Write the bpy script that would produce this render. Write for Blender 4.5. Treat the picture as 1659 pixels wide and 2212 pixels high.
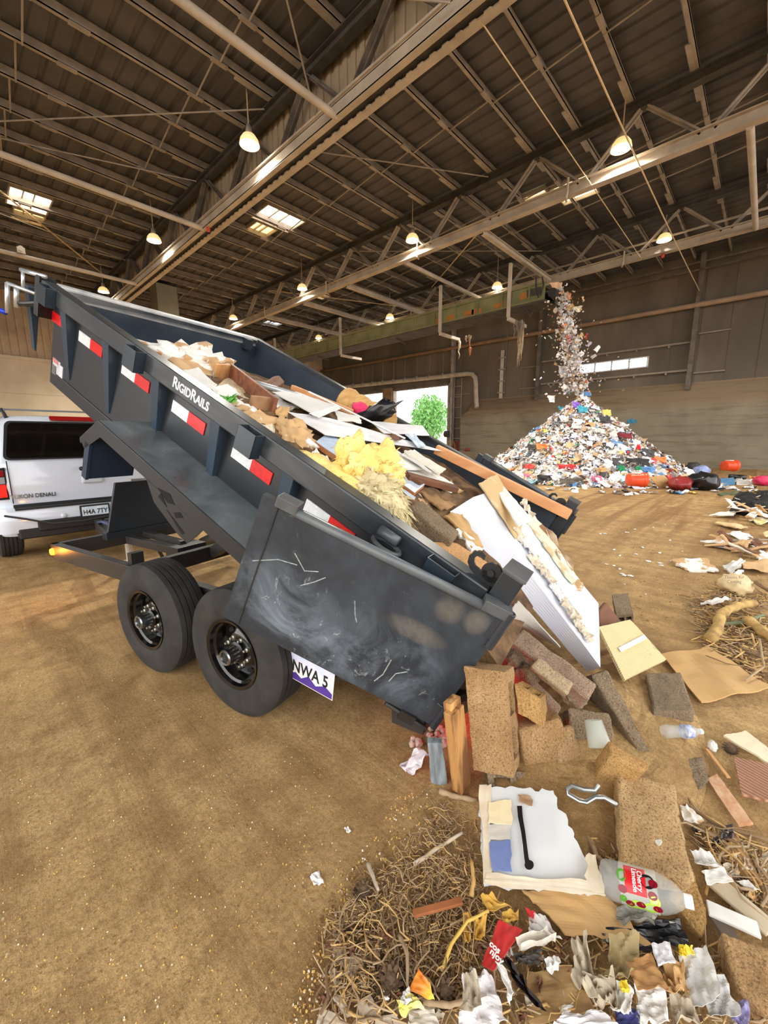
import bpy, bmesh, math, random
from mathutils import Vector, Matrix, Euler, noise
random.seed(7)
PI = math.pi
D = bpy.data
SC = bpy.context.scene
for _o in list(D.objects):
    D.objects.remove(_o)

# ------------------------------------------------------------------ camera
FPX, PITCH, ROLL, YAW = 863.8944, .1813, -.0047, .8149
TYAW = 1.0351
H = 1.6
def _cam():
    cp, sp = math.cos(PITCH), math.sin(PITCH); cr, sr = math.cos(ROLL), math.sin(ROLL)
    F = Vector((0, cp, -sp)); U = Vector((0, sp, cp)); R = Vector((1, 0, 0))
    R2 = R*cr + U*sr; U2 = U*cr - R*sr
    ca, sa = math.cos(YAW), math.sin(YAW)
    B = Matrix(((ca, sa, 0), (-sa, ca, 0), (0, 0, 1)))
    return B @ R2, B @ U2, B @ F
CR, CU, CF = _cam()
CAM = Vector((0, 0, H))
cam = D.objects.new('camera', D.cameras.new('camera'))
SC.collection.objects.link(cam)
cam.matrix_world = Matrix(((CR.x, CU.x, -CF.x, 0), (CR.y, CU.y, -CF.y, 0), (CR.z, CU.z, -CF.z, H), (0, 0, 0, 1)))
cam.data.sensor_fit = 'HORIZONTAL'; cam.data.sensor_width = 36
cam.data.lens = FPX/1659*36
cam.data.clip_start = .05; cam.data.clip_end = 400
SC.camera = cam

# ------------------------------------------------------------------ daylight, exposure
SC.view_settings.view_transform = 'Standard'; SC.view_settings.look = 'None'
SC.view_settings.gamma = 1; SC.view_settings.use_curve_mapping = False
SC.view_settings.exposure = 0.0
W = D.worlds.new('sky'); SC.world = W; W.use_nodes = True
W.node_tree.nodes['Background'].inputs[0].default_value = (1.0, .985, .96, 1)
W.node_tree.nodes['Background'].inputs[1].default_value = 3.7
LAMP_W = 2300.0
LAMP_C = (1.0, .94, .82)

# ------------------------------------------------------------------ placing by sight line: a point of the place at a depth, a height or on a plane
def ray(x, y): return CF + CR*((x - 829.5)/FPX) - CU*((y - 1106)/FPX)
def at(x, y, d): return CAM + ray(x, y)*d
def gz(x, y, z=0.0):
    r = ray(x, y); return CAM + r*((z - H)/r.z)
def onp(x, y, p, n):
    r = ray(x, y); return CAM + r*((p - CAM).dot(n)/r.dot(n))

# ------------------------------------------------------------------ objects
COL = SC.collection
def tag(o, label=None, cat=None, group=None, kind=None):
    if label: o['label'] = label
    if cat: o['category'] = cat
    if group: o['group'] = group
    if kind: o['kind'] = kind
    return o
def thing(name, label, cat, M=None, group=None, kind=None):
    o = D.objects.new(name, None); COL.objects.link(o)
    o.empty_display_size = .1
    if M is not None: o.matrix_world = M
    return tag(o, label, cat, group, kind)
def dup(root, M=None, label=None, group=None):
    r = root.copy(); COL.objects.link(r)
    if M is not None: r.matrix_world = M
    if label: r['label'] = label
    if group: r['group'] = group
    def kids(src, dst):
        for ch in list(src.children):
            c = ch.copy(); COL.objects.link(c); c.parent = dst
            c.matrix_parent_inverse = ch.matrix_parent_inverse.copy(); kids(ch, c)
    kids(root, r)
    return r
def T(x=0, y=0, z=0): return Matrix.Translation((x, y, z))
def RX(a): return Matrix.Rotation(a, 4, 'X')
def RY(a): return Matrix.Rotation(a, 4, 'Y')
def RZ(a): return Matrix.Rotation(a, 4, 'Z')

class MB:
    "collects boxes, beams, tubes, lathes, prisms; build() links them as ONE mesh"
    def __init__(s): s.v = []; s.f = []; s.mi = []; s.cur = 0
    def add(s, vs, fs, M=None):
        b = len(s.v)
        s.v += [tuple(M @ Vector(p)) if M is not None else tuple(p) for p in vs]
        s.f += [tuple(i + b for i in f) for f in fs]; s.mi += [s.cur]*len(fs)
        return s
    def box(s, lo, hi, M=None):
        x0, y0, z0 = lo; x1, y1, z1 = hi
        v = [(x0,y0,z0),(x1,y0,z0),(x1,y1,z0),(x0,y1,z0),(x0,y0,z1),(x1,y0,z1),(x1,y1,z1),(x0,y1,z1)]
        return s.add(v, [(0,3,2,1),(4,5,6,7),(0,1,5,4),(1,2,6,5),(2,3,7,6),(3,0,4,7)], M)
    def beam(s, a, b, w, h, up=(0,0,1)):
        a = Vector(a); b = Vector(b); d = b - a; L = d.length; d.normalize()
        up = Vector(up)
        x = d.cross(up)
        if x.length < 1e-4: x = d.cross(Vector((1,0,0)))
        x.normalize(); z = x.cross(d)
        v = []
        for p in (a, b):
            for sx, sz in ((-1,-1),(1,-1),(1,1),(-1,1)): v.append(p + x*(sx*w/2) + z*(sz*h/2))
        return s.add(v, [(0,1,2,3),(7,6,5,4),(0,4,5,1),(1,5,6,2),(2,6,7,3),(3,7,4,0)])
    def ibeam(s, a, b, w, h, t=.02, up=(0,0,1)):
        a = Vector(a); b = Vector(b); d = (b - a).normalized(); x = d.cross(Vector(up)).normalized(); z = x.cross(d)
        s.beam(a + z*(h/2 - t/2), b + z*(h/2 - t/2), w, t, up); s.beam(a - z*(h/2 - t/2), b - z*(h/2 - t/2), w, t, up)
        return s.beam(a, b, t, h - 2*t, up)
    def tube(s, pts, r, n=8, caps=True):
        pts = [Vector(p) for p in pts]; k = len(pts); rs = r if isinstance(r, (list, tuple)) else [r]*k
        vs = []; x = None
        for i, p in enumerate(pts):
            d = (pts[min(i+1, k-1)] - pts[max(i-1, 0)])
            if d.length < 1e-9: d = Vector((0,0,1))
            d.normalize()
            if x is None:
                x = d.cross(Vector((0,0,1)))
                if x.length < 1e-3: x = d.cross(Vector((1,0,0)))
            x = x - d*x.dot(d)
            if x.length < 1e-6: x = d.orthogonal()
            x.normalize(); y = d.cross(x)
            for j in range(n):
                t = 2*PI*j/n; vs.append(p + (x*math.cos(t) + y*math.sin(t))*rs[i])
        fs = [(i*n+j, i*n+(j+1)%n, (i+1)*n+(j+1)%n, (i+1)*n+j) for i in range(k-1) for j in range(n)]
        if caps: fs += [tuple(range(n-1, -1, -1)), tuple((k-1)*n + j for j in range(n))]
        return s.add(vs, fs)
    def lathe(s, prof, n=24, M=None, close=False, caps=True):
        "profile of (radius, z) turned about z"
        k = len(prof); vs = []
        for r, z in prof:
            for j in range(n):
                t = 2*PI*j/n; vs.append((r*math.cos(t), r*math.sin(t), z))
        fs = [(i*n+j, i*n+(j+1)%n, (i+1)*n+(j+1)%n, (i+1)*n+j) for i in range(k-1) for j in range(n)]
        if close: fs += [((k-1)*n+j, (k-1)*n+(j+1)%n, (j+1)%n, j) for j in range(n)]
        elif caps:
            if prof[0][0] > 1e-5: fs.append(tuple(range(n-1, -1, -1)))
            if prof[-1][0] > 1e-5: fs.append(tuple((k-1)*n + j for j in range(n)))
        return s.add(vs, fs, M)
    def prism(s, poly, h0, h1, M=None):
        "polygon in xy extruded in z"
        n = len(poly)
        v = [(p[0], p[1], h0) for p in poly] + [(p[0], p[1], h1) for p in poly]
        f = [tuple(range(n-1, -1, -1)), tuple(range(n, 2*n))] + [(i, (i+1) % n, n + (i+1) % n, n + i) for i in range(n)]
        return s.add(v, f, M)
    def loft(s, rings, close=True, caps=True):
        k = len(rings); n = len(rings[0]); vs = [p for r in rings for p in r]
        m = n if close else n - 1
        fs = [(i*n+j, i*n+(j+1) % n, (i+1)*n+(j+1) % n, (i+1)*n+j) for i in range(k-1) for j in range(m)]
        if caps: fs += [tuple(range(n-1, -1, -1)), tuple((k-1)*n + j for j in range(n))]
        return s.add(vs, fs)
    def patch(s, c, th=.01, nu=8, nv=8, wav=0.0, jag=0.0, freq=3.0, seed=None, curl=0.0):
        "a torn or bent sheet: four corners, thickness, waviness, ragged edge"
        if seed is None: seed = random.random()*99
        a, b, cc, d = [Vector(p) for p in c]
        nrm = ((b - a).cross(d - a) + (cc - b).cross(d - cc)).normalized()
        top = []
        sz = ((b-a).length + (d-a).length)/2
        for i in range(nu+1):
            for j in range(nv+1):
                u, v = i/nu, j/nv
                p = a*(1-u)*(1-v) + b*u*(1-v) + cc*u*v + d*(1-u)*v
                if jag and (i in (0, nu) or j in (0, nv)):
                    q = noise.noise_vector(Vector((p.x*37 + seed, p.y*37, p.z*37 + seed)))
                    q -= nrm*q.dot(nrm); p = p + q*jag
                w = noise.noise(Vector((u*freq + seed, v*freq, seed*1.7)))*wav
                if curl: w += curl*((2*u-1)**2)
                top.append(p + nrm*w)
        n1 = len(top)
        vs = top + [p - nrm*th for p in top]
        k = nv + 1
        fs = [(i*k+j, (i+1)*k+j, (i+1)*k+j+1, i*k+j+1) for i in range(nu) for j in range(nv)]
        fs += [(n1+i*k+j, n1+i*k+j+1, n1+(i+1)*k+j+1, n1+(i+1)*k+j) for i in range(nu) for j in range(nv)]
        rim = [i*k for i in range(nu+1)] + [nu*k+j for j in range(1, k)] + [i*k+nv for i in range(nu-1, -1, -1)] + [j for j in range(nv-1, 0, -1)]
        m = len(rim)
        fs += [(rim[(i+1) % m], rim[i], n1+rim[i], n1+rim[(i+1) % m]) for i in range(m)]
        return s.add(vs, fs)
    def build(s, name, mat, parent=None, bevel=0.0, smooth=False, M=None, origin=None, seg=2):
        me = D.meshes.new(name)
        v = s.v
        if origin == 'c':
            lo = [min(p[i] for p in v) for i in range(3)]; hi = [max(p[i] for p in v) for i in range(3)]
            origin = ((lo[0]+hi[0])/2, (lo[1]+hi[1])/2, lo[2])
        if origin is not None:
            ox, oy, oz = origin; v = [(p[0]-ox, p[1]-oy, p[2]-oz) for p in v]
        me.from_pydata([tuple(p) for p in v], [], s.f)
        mats = mat if isinstance(mat, (list, tuple)) else [mat]
        for m in mats: me.materials.append(m)
        if len(mats) > 1: me.polygons.foreach_set('material_index', s.mi)
        if smooth: me.polygons.foreach_set('use_smooth', [True]*len(s.f))
        me.update()
        o = D.objects.new(name, me); COL.objects.link(o)
        if parent is not None: o.parent = parent
        if origin is not None: o.location = origin
        if M is not None: o.matrix_local = M
        if bevel:
            b = o.modifiers.new('bevel', 'BEVEL'); b.width = bevel; b.segments = seg; b.limit_method = 'ANGLE'; b.angle_limit = .6
        return o

def autosmooth(o, ang=.6):
    me = o.data
    me.polygons.foreach_set('use_smooth', [True]*len(me.polygons))
    me.set_sharp_from_angle(angle=ang)
    return o
def rough_up(o, lv=3, amt=.01, scale=.05):
    "break up a worn stone or foam surface"
    sd = o.modifiers.new('cut', 'SUBSURF'); sd.subdivision_type = 'SIMPLE'; sd.levels = lv; sd.render_levels = lv
    t = D.textures.new('grain', 'CLOUDS'); t.noise_scale = scale; t.noise_depth = 3
    d = o.modifiers.new('worn', 'DISPLACE'); d.texture = t; d.strength = amt; d.mid_level = .5; d.texture_coords = 'LOCAL'
    return o
def text(s, name, parent, M, size, mat, ext=.001, small=False, sx=1.0, bold=0.0, align='CENTER'):
    cu = D.curves.new(name, 'FONT'); cu.body = s; cu.size = size; cu.extrude = ext; cu.align_x = align; cu.align_y = 'CENTER'
    cu.offset = bold
    if small:
        cu.small_caps_scale = .78
        for f in cu.body_format: f.use_small_caps = True
    cu.materials.append(mat)
    tmp = D.objects.new('glyphs', cu); COL.objects.link(tmp); bpy.context.view_layer.update()
    me = D.meshes.new_from_object(tmp.evaluated_get(bpy.context.evaluated_depsgraph_get())); D.objects.remove(tmp)
    me.name = name; o = D.objects.new(name, me); COL.objects.link(o); o.parent = parent
    if not me.materials: me.materials.append(mat)
    o.matrix_local = M @ Matrix.Diagonal((sx, 1, 1, 1))
    return o

# ------------------------------------------------------------------ materials
def s2l(c):
    return tuple((x/12.92 if x <= .04045 else ((x+.055)/1.055)**2.4) for x in (v/255 for v in c))
class NT:
    def __init__(s, name):
        s.m = D.materials.new(name); s.m.use_nodes = True; s.n = s.m.node_tree.nodes; s.l = s.m.node_tree.links
        s.b = s.n['Principled BSDF']; s.tc = None
    def node(s, t, **k):
        n = s.n.new(t)
        for a, b in k.items(): setattr(n, a, b)
        return n
    def co(s, scale=(1,1,1), rot=(0,0,0), kind='Object', loc=(0,0,0)):
        if s.tc is None: s.tc = s.node('ShaderNodeTexCoord')
        mp = s.node('ShaderNodeMapping'); mp.inputs['Scale'].default_value = scale; mp.inputs['Rotation'].default_value = rot; mp.inputs['Location'].default_value = loc
        s.l.new(s.tc.outputs[kind], mp.inputs['Vector']); return mp.outputs[0]
    def noise(s, scale=5, detail=4, rough=.55, vec=None, dist=0):
        n = s.node('ShaderNodeTexNoise'); n.inputs['Scale'].default_value = scale; n.inputs['Detail'].default_value = detail
        n.inputs['Roughness'].default_value = rough; n.inputs['Distortion'].default_value = dist
        s.l.new(vec if vec is not None else s.co(), n.inputs['Vector']); return n.outputs['Fac']
    def ramp(s, fac, stops):
        r = s.node('ShaderNodeValToRGB'); e = r.color_ramp.elements
        while len(e) < len(stops): e.new(.5)
        for i, (p, c) in enumerate(stops):
            e[i].position = p
            c = c if isinstance(c, (tuple, list)) else (c, c, c)
            e[i].color = (*c[:3], 1)
        s.l.new(fac, r.inputs[0]); return r.outputs[0]
    def mix(s, fac, a, b, mode='MIX'):
        n = s.node('ShaderNodeMix', data_type='RGBA', blend_type=mode)
        for sock, x in ((n.inputs[0], fac), (n.inputs[6], a), (n.inputs[7], b)):
            if isinstance(x, (int, float)): sock.default_value = x
            elif isinstance(x, (tuple, list)): sock.default_value = (*x[:3], 1)
            else: s.l.new(x, sock)
        return n.outputs[2]
    def math(s, op, a, b=None):
        n = s.node('ShaderNodeMath', operation=op)
        for sock, x in zip(n.inputs, (a, b)):
            if x is None: continue
            if isinstance(x, (int, float)): sock.default_value = x
            else: s.l.new(x, sock)
        return n.outputs[0]
    def bump(s, h, strength=.3, dist=.01):
        n = s.node('ShaderNodeBump'); n.inputs['Strength'].default_value = strength; n.inputs['Distance'].default_value = dist
        s.l.new(h, n.inputs['Height']); s.l.new(n.outputs[0], s.b.inputs['Normal'])
    def set(s, k, v):
        i = s.b.inputs[k]
        if isinstance(v, (int, float)): i.default_value = v
        elif isinstance(v, (tuple, list)): i.default_value = (*v[:3], 1)
        else: s.l.new(v, i)
_MC = {}
def M(name, c, c2=None, scale=6, rough=.7, metal=0.0, bump=0.0, bscale=None, lo=.35, hi=.65, spec=None, alpha=None, emit=None, es=1, trans=0, coat=0, stretch=(1,1,1)):
    "two-tone noisy material from sRGB colours"
    if name in _MC: return _MC[name]
    t = NT(name); vec = t.co(scale=stretch)
    c = s2l(c)
    if c2: col = t.ramp(t.noise(scale, vec=vec), [(lo, c), (hi, s2l(c2))]); t.set('Base Color', col)
    else: t.set('Base Color', c)
    t.set('Roughness', rough); t.set('Metallic', metal)
    if spec is not None: t.set('Specular IOR Level', spec)
    if trans: t.set('Transmission Weight', trans)
    if coat: t.set('Coat Weight', coat); t.set('Coat Roughness', .08)
    if alpha is not None: t.set('Alpha', alpha)
    if emit: t.set('Emission Color', s2l(emit)); t.set('Emission Strength', es)
    if bump: t.bump(t.noise(bscale or scale*4, 5, .6, vec), bump, .02)
    _MC[name] = t.m
    return t.m
# ================================================================== the hall
def floor_mat():
    t = NT('packed dirt')
    v = t.co()
    n1 = t.noise(.55, 6, .62, v, .4); n2 = t.noise(4.5, 8, .7, v); n3 = t.noise(52, 5, .75, v)
    base = t.ramp(n1, [(.28, s2l((158, 126, 80))), (.5, s2l((196, 162, 110))), (.74, s2l((214, 182, 128)))])
    base = t.mix(t.ramp(n2, [(.36, .75), (.56, 0)]), base, s2l((140, 108, 66)))
    # tyre tracks sweeping past the trailer: long stretched streaks
    tv = t.co(scale=(3.2, .22, 1), rot=(0, 0, -.32)); tr = t.noise(1.1, 6, .65, tv, 1.2)
    base = t.mix(t.ramp(tr, [(.44, .0), (.66, .5)]), base, s2l((132, 100, 62)))
    tv2 = t.co(scale=(.16, 2.6, 1), rot=(0, 0, .18), loc=(3, 1, 0)); tr2 = t.noise(.9, 6, .65, tv2, .8)
    far = t.node('ShaderNodeSeparateXYZ'); t.l.new(t.co(), far.inputs[0])
    fx = t.node('ShaderNodeMapRange'); fx.inputs[1].default_value = 4; fx.inputs[2].default_value = 9; t.l.new(far.outputs[0], fx.inputs[0])
    m2 = t.math('MULTIPLY', t.ramp(tr2, [(.44, 0), (.6, .8)]), fx.outputs[0])
    base = t.mix(m2, base, s2l((128, 92, 54)))
    # pale wood and paper flecks trodden into the dirt
    vo = t.node('ShaderNodeTexVoronoi'); vo.inputs['Scale'].default_value = 46; t.l.new(t.co(scale=(1, .55, 1), rot=(0, 0, .6)), vo.inputs['Vector'])
    fl = t.math('LESS_THAN', vo.outputs['Distance'], .17)
    fl = t.math('MULTIPLY', fl, t.ramp(t.noise(2.2, 3, .6, v), [(.48, 0), (.62, .75)]))
    hue = t.node('ShaderNodeSeparateColor'); t.l.new(vo.outputs['Color'], hue.inputs[0])
    flc = t.ramp(hue.outputs[0], [(.0, s2l((92, 64, 40))), (.45, s2l((150, 112, 66))), (.8, s2l((216, 182, 128))), (.97, s2l((240, 228, 205)))])
    base = t.mix(fl, base, flc)
    n4 = t.noise(190, 3, .8, v); base = t.mix(t.ramp(n4, [(.36, .5), (.5, 0)]), base, s2l((104, 76, 44))); base = t.mix(t.ramp(n4, [(.58, 0), (.7, .45)]), base, s2l((232, 204, 154)))
    base = t.mix(t.ramp(n3, [(.34, .6), (.56, 0)]), base, s2l((118, 88, 52)))
    t.set('Base Color', base); t.set('Roughness', t.ramp(n1, [(.3, .72), (.7, .92)])); t.set('Specular IOR Level', .3)
    h = t.math('ADD', t.math('MULTIPLY', n2, .6), t.math('MULTIPLY', n3, .35)); h = t.math('ADD', h, t.math('MULTIPLY', tr, .6))
    t.bump(h, .55, .03)
    return t.m
FLOOR = floor_mat()
STEEL_TAN = M('dusty tan steel', (134, 126, 118), (164, 154, 144), 2.2, .8)
STEEL_LIT = M('lit tan steel', (164, 152, 138), (190, 178, 162), 1.5, .7)  # paler copy of the tan steel, its lit look put into the colour
STEEL_BROWN = M('dusty brown steel', (88, 80, 72), (116, 106, 96), 2.5, .85)
STEEL_DARK = M('dark dusty steel', (58, 54, 50), (80, 74, 68), 2.5, .85)
DECK = M('dusty roof deck', (76, 74, 76), (96, 92, 92), .8, .9)
SIDING = M('brown dusty siding', (92, 84, 74), (120, 108, 94), .45, .85, stretch=(1, 1, .35))
SIDING_LT = M('tan ribbed siding', (170, 146, 118), (200, 176, 146), .8, .8)

f = MB(); nx = 60
f.box((-45, -45, -.4), (28.6, 35.6, 0)); tag(f.build('floor', FLOOR), kind='structure')
f = MB(); f.box((28.6, -45, -.4), (140, 120, -.02)); f.box((-45, 35.6, -.4), (28.6, 120, -.02))
tag(f.build('ground_outside', M('pale outdoor paving', (214, 208, 200), (228, 222, 214), 1.0, .9)), kind='structure')

# ribbed roof deck
f = MB(); x = -9.0; prof = []
while x < 28.4:
    prof += [(x, 11.02), (x+.30, 11.02), (x+.34, 11.07), (x+.42, 11.07)]; x += .46
prof = [p for p in prof if p[0] <= 28.5]
k = len(prof); vs = []
for y in (-9, 35.5):
    for px, pz in prof: vs.append((px, y, pz))
for y in (-9, 35.5):
    for px, pz in prof: vs.append((px, y, 11.25))
fs = [(i+1, i, k+i, k+i+1) for i in range(k-1)] + [(2*k+i, 2*k+i+1, 3*k+i+1, 3*k+i) for i in range(k-1)]
fs += [(i, i+1, 2*k+i+1, 2*k+i) for i in range(k-1)] + [(k+i+1, k+i, 3*k+i, 3*k+i+1) for i in range(k-1)]
f.add(vs, fs); tag(f.build('ceiling', DECK), kind='structure')

# far side wall: ribbed siding above a concrete push wall, two open doorways, a strip window
f = MB()
def wslab(y0, y1, z0, z1): f.box((28, y0, z0), (28.15, y1, z1))
wslab(-9, 5.5, 0, 11); wslab(5.5, 9.25, 0, 5.62); wslab(5.5, 9.25, 6.14, 11); wslab(9.25, 19.0, 0, 11)
wslab(19.0, 25.0, 5.88, 11); wslab(25.0, 26.2, 0, 11); wslab(26.2, 31.6, 5.88, 11); wslab(31.6, 35.5, 0, 11)
for y in [(-9 + 1.22*i) for i in range(37)]:
    if not (18.8 < y < 31.7 or 5.3 < y < 9.3): f.box((27.98, y, 4.4), (28, y+.04, 11))
    elif y > 18: f.box((27.98, y, 5.95), (28, y+.04, 11))
tag(f.build('wall_right', SIDING), kind='structure')
t = NT('smeared push wall'); v = t.co()
c1 = t.ramp(t.noise(.35, 5, .6, v, .5), [(.3, s2l((120, 112, 94))), (.7, s2l((152, 142, 122)))])
zz = t.node('ShaderNodeSeparateXYZ'); t.l.new(v, zz.inputs[0])
up = t.node('ShaderNodeMapRange'); up.inputs[1].default_value = 3.0; up.inputs[2].default_value = 3.6; t.l.new(zz.outputs[2], up.inputs[0])
c1 = t.mix(t.math('MULTIPLY', up.outputs[0], .8), c1, s2l((128, 104, 80)))
st = t.noise(1.3, 6, .7, t.co(scale=(1, .25, 3.2))); c1 = t.mix(t.ramp(st, [(.5, 0), (.68, .55)]), c1, s2l((74, 62, 46)))
t.set('Base Color', c1); t.set('Roughness', .8); t.bump(st, .25, .03); PUSH = t.m
f = MB()
sec = [(27.35, 0), (27.35, 3.65), (27.95, 4.42), (28.0, 4.42), (28.0, 0)]
ring = lambda y, s: [(sx, y, sz*s if sz else 0) for sx, sz in sec]
f.loft([[(sx, -9, sz) for sx, sz in sec], [(sx, 16.85, sz) for sx, sz in sec], [(27.35, 17.5, 0), (27.35, 17.5, 3.3), (27.95, 17.5, 3.45), (28, 17.5, 3.45), (28, 17.5, 0)]])
f.box((27.93, -9, 4.42), (28, 16.8, 4.52))
tag(f.build('wall_right_concrete', PUSH), kind='structure')
# end wall behind the tow car: concrete below, tan ribbed siding above
CONC_LT = M('pale concrete', (196, 180, 152), (222, 206, 180), .5, .85, bump=.1)
f = MB(); f.box((-9, 35.1, 0), (28, 35.6, 6.7)); f.box((-9, 35.0, 6.62), (28, 35.1, 6.82)); f.box((-9, 35.06, 4.55), (6, 35.1, 4.75))
tag(f.build('wall_back', CONC_LT), kind='structure')
f = MB(); f.box((-9, 35.3, 6.7), (28, 35.45, 11))
for i in range(90): f.box((-9 + i*.41, 35.22, 6.8), (-9 + i*.41 + .12, 35.3, 11))
tag(f.build('wall_back_siding', SIDING_LT), kind='structure')

# unseen left wall, added to keep sky glare off the bed side; the hall stays open towards the camera
f = MB(); f.box((-9.3, 13, 0), (-9.05, 35.5, 11))
for i in range(55): f.box((-9.05, 13 + i*.41, 4.5), (-8.99, 13 + i*.41 + .12, 11))
tag(f.build('wall_left_unseen', SIDING_LT), kind='structure')
# columns and girts of the side wall
for i, y in enumerate((-3.9, 3.45, 11.75, 18.6)):
    f = MB(); z0 = 4.15 if y < 17 else 0
    f.ibeam((27.72, y, z0), (27.72, y, 10.9), .22, .34, .03, up=(1, 0, 0))
    tag(f.build('trim_column', STEEL_BROWN if y != 18.6 else STEEL_TAN), kind='structure')
for y0, y1, z in ((3.6, 11.6, 6.62), (3.6, 11.6, 5.18), (-3.8, 3.3, 7.0), (-3.8, 3.3, 5.0), (11.9, 18.4, 6.4), (11.9, 18.4, 5.0)):
    if y0 == 3.6:
        f = MB(); f.beam((27.88, y0, z), (27.88, y1, z), .12, .1)
        for q in range(5): f.box((27.78, y0+.9+q*1.55, z-.16), (27.95, y0+.98+q*1.55, z))
    else:
        f = MB()
        for e in ((y1 - 1.3, y1), (y0, y0 + 1.2)): f.beam((27.9, e[0], z), (27.9, e[1], z), .08, .06)
    tag(f.build('trim_girt', M('grey steel', (128, 116, 104), (150, 138, 124), 2, .7)), kind='structure')
# strip window: four bright panes
w = thing('window_1', None, None, T(28, 7.37, 5.88), kind='structure')
f = MB()
for y in (-1.86, -.93, 0, .93, 1.86): f.box((-.06, y-.045, -.27), (.08, y+.045, .27))
f.box((-.06, -1.9, -.3), (.08, 1.9, -.24)); f.box((-.06, -1.9, .24), (.08, 1.9, .3)); f.build('frame', M('white frame', (225, 228, 232)), w)
for i in range(4):
    f = MB(); f.box((.0, -1.83 + i*.93, -.24), (.02, -.97 + i*.93 , .24)); f.build('pane', M('frosted daylight pane', (230, 238, 248), emit=(232, 241, 255), es=3.2), w)
# doorways
for n, (y0, y1) in enumerate(((19.0, 25.0), (26.2, 31.6))):
    d = thing('door_%d' % (n+1), None, None, T(28, (y0+y1)/2, 0), kind='structure')
    h = (y1-y0)/2
    f = MB(); f.box((-.25, -h-.12, 0), (.2, -h+.08, 5.95)); f.box((-.25, h-.08, 0), (.2, h+.12, 5.95)); f.build('jamb', STEEL_TAN, d)
    f = MB(); f.box((-.25, -h, 5.8), (.2, h, 6.0)); f.build('lintel', STEEL_BROWN, d)
f = MB(); f.box((27.6, 25.05, 0), (27.95, 26.15, 6.1)); tag(f.build('trim_pier', M('brown door pier', (122, 96, 70), (148, 118, 88), 2, .8)), kind='structure')

# purlins: z sections across the hall with doubled laps over every truss
P0 = 5.28
PZ = 10.86
for i in range(-9, 22):
    y = P0 + 1.424*i
    f = MB()
    f.box((-9, y-.012, PZ-.13), (28, y+.012, PZ+.13)); f.box((-9, y, PZ+.11), (28, y+.09, PZ+.14)); f.box((-9, y-.10, PZ-.145), (28, y, PZ-.12)); f.box((-9, y-.10, PZ-.145), (28, y-.085, PZ-.09))
    for X in (7.3, 14.25, 21): f.box((X-1.1, y-.02, PZ-.155), (X+1.1, y+.1, PZ-.12))
    for X in (-6, -3.5, -1, 1.2, 3.05, 5.6, 9.1, 11.0, 16.2, 18.4): f.box((X-.05, y-.11, PZ-.17), (X+.35, y+.01, PZ-.14))
    tag(f.build('roof_purlin', STEEL_TAN, origin='c'), 'tan steel purlin running across under the dark roof deck', 'beam', 'roof purlins under the deck')
# bridging rods between the purlins
for n, X in enumerate((-3.2, 2.25, 5.65, 9.1, 11.4, 16.4, 18.6)):
    f = MB()
    for i in range(-9, 21):
        y = P0 + 1.424*i; f.tube([(X, y, PZ-.1), (X + .12, y+1.424, PZ-.14)], .022, 6)
    tag(f.build('bridging_rod', STEEL_TAN, origin='c'), 'thin tan bridging line crossing the purlins under the roof', 'rod', 'bridging lines under the roof')

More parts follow.
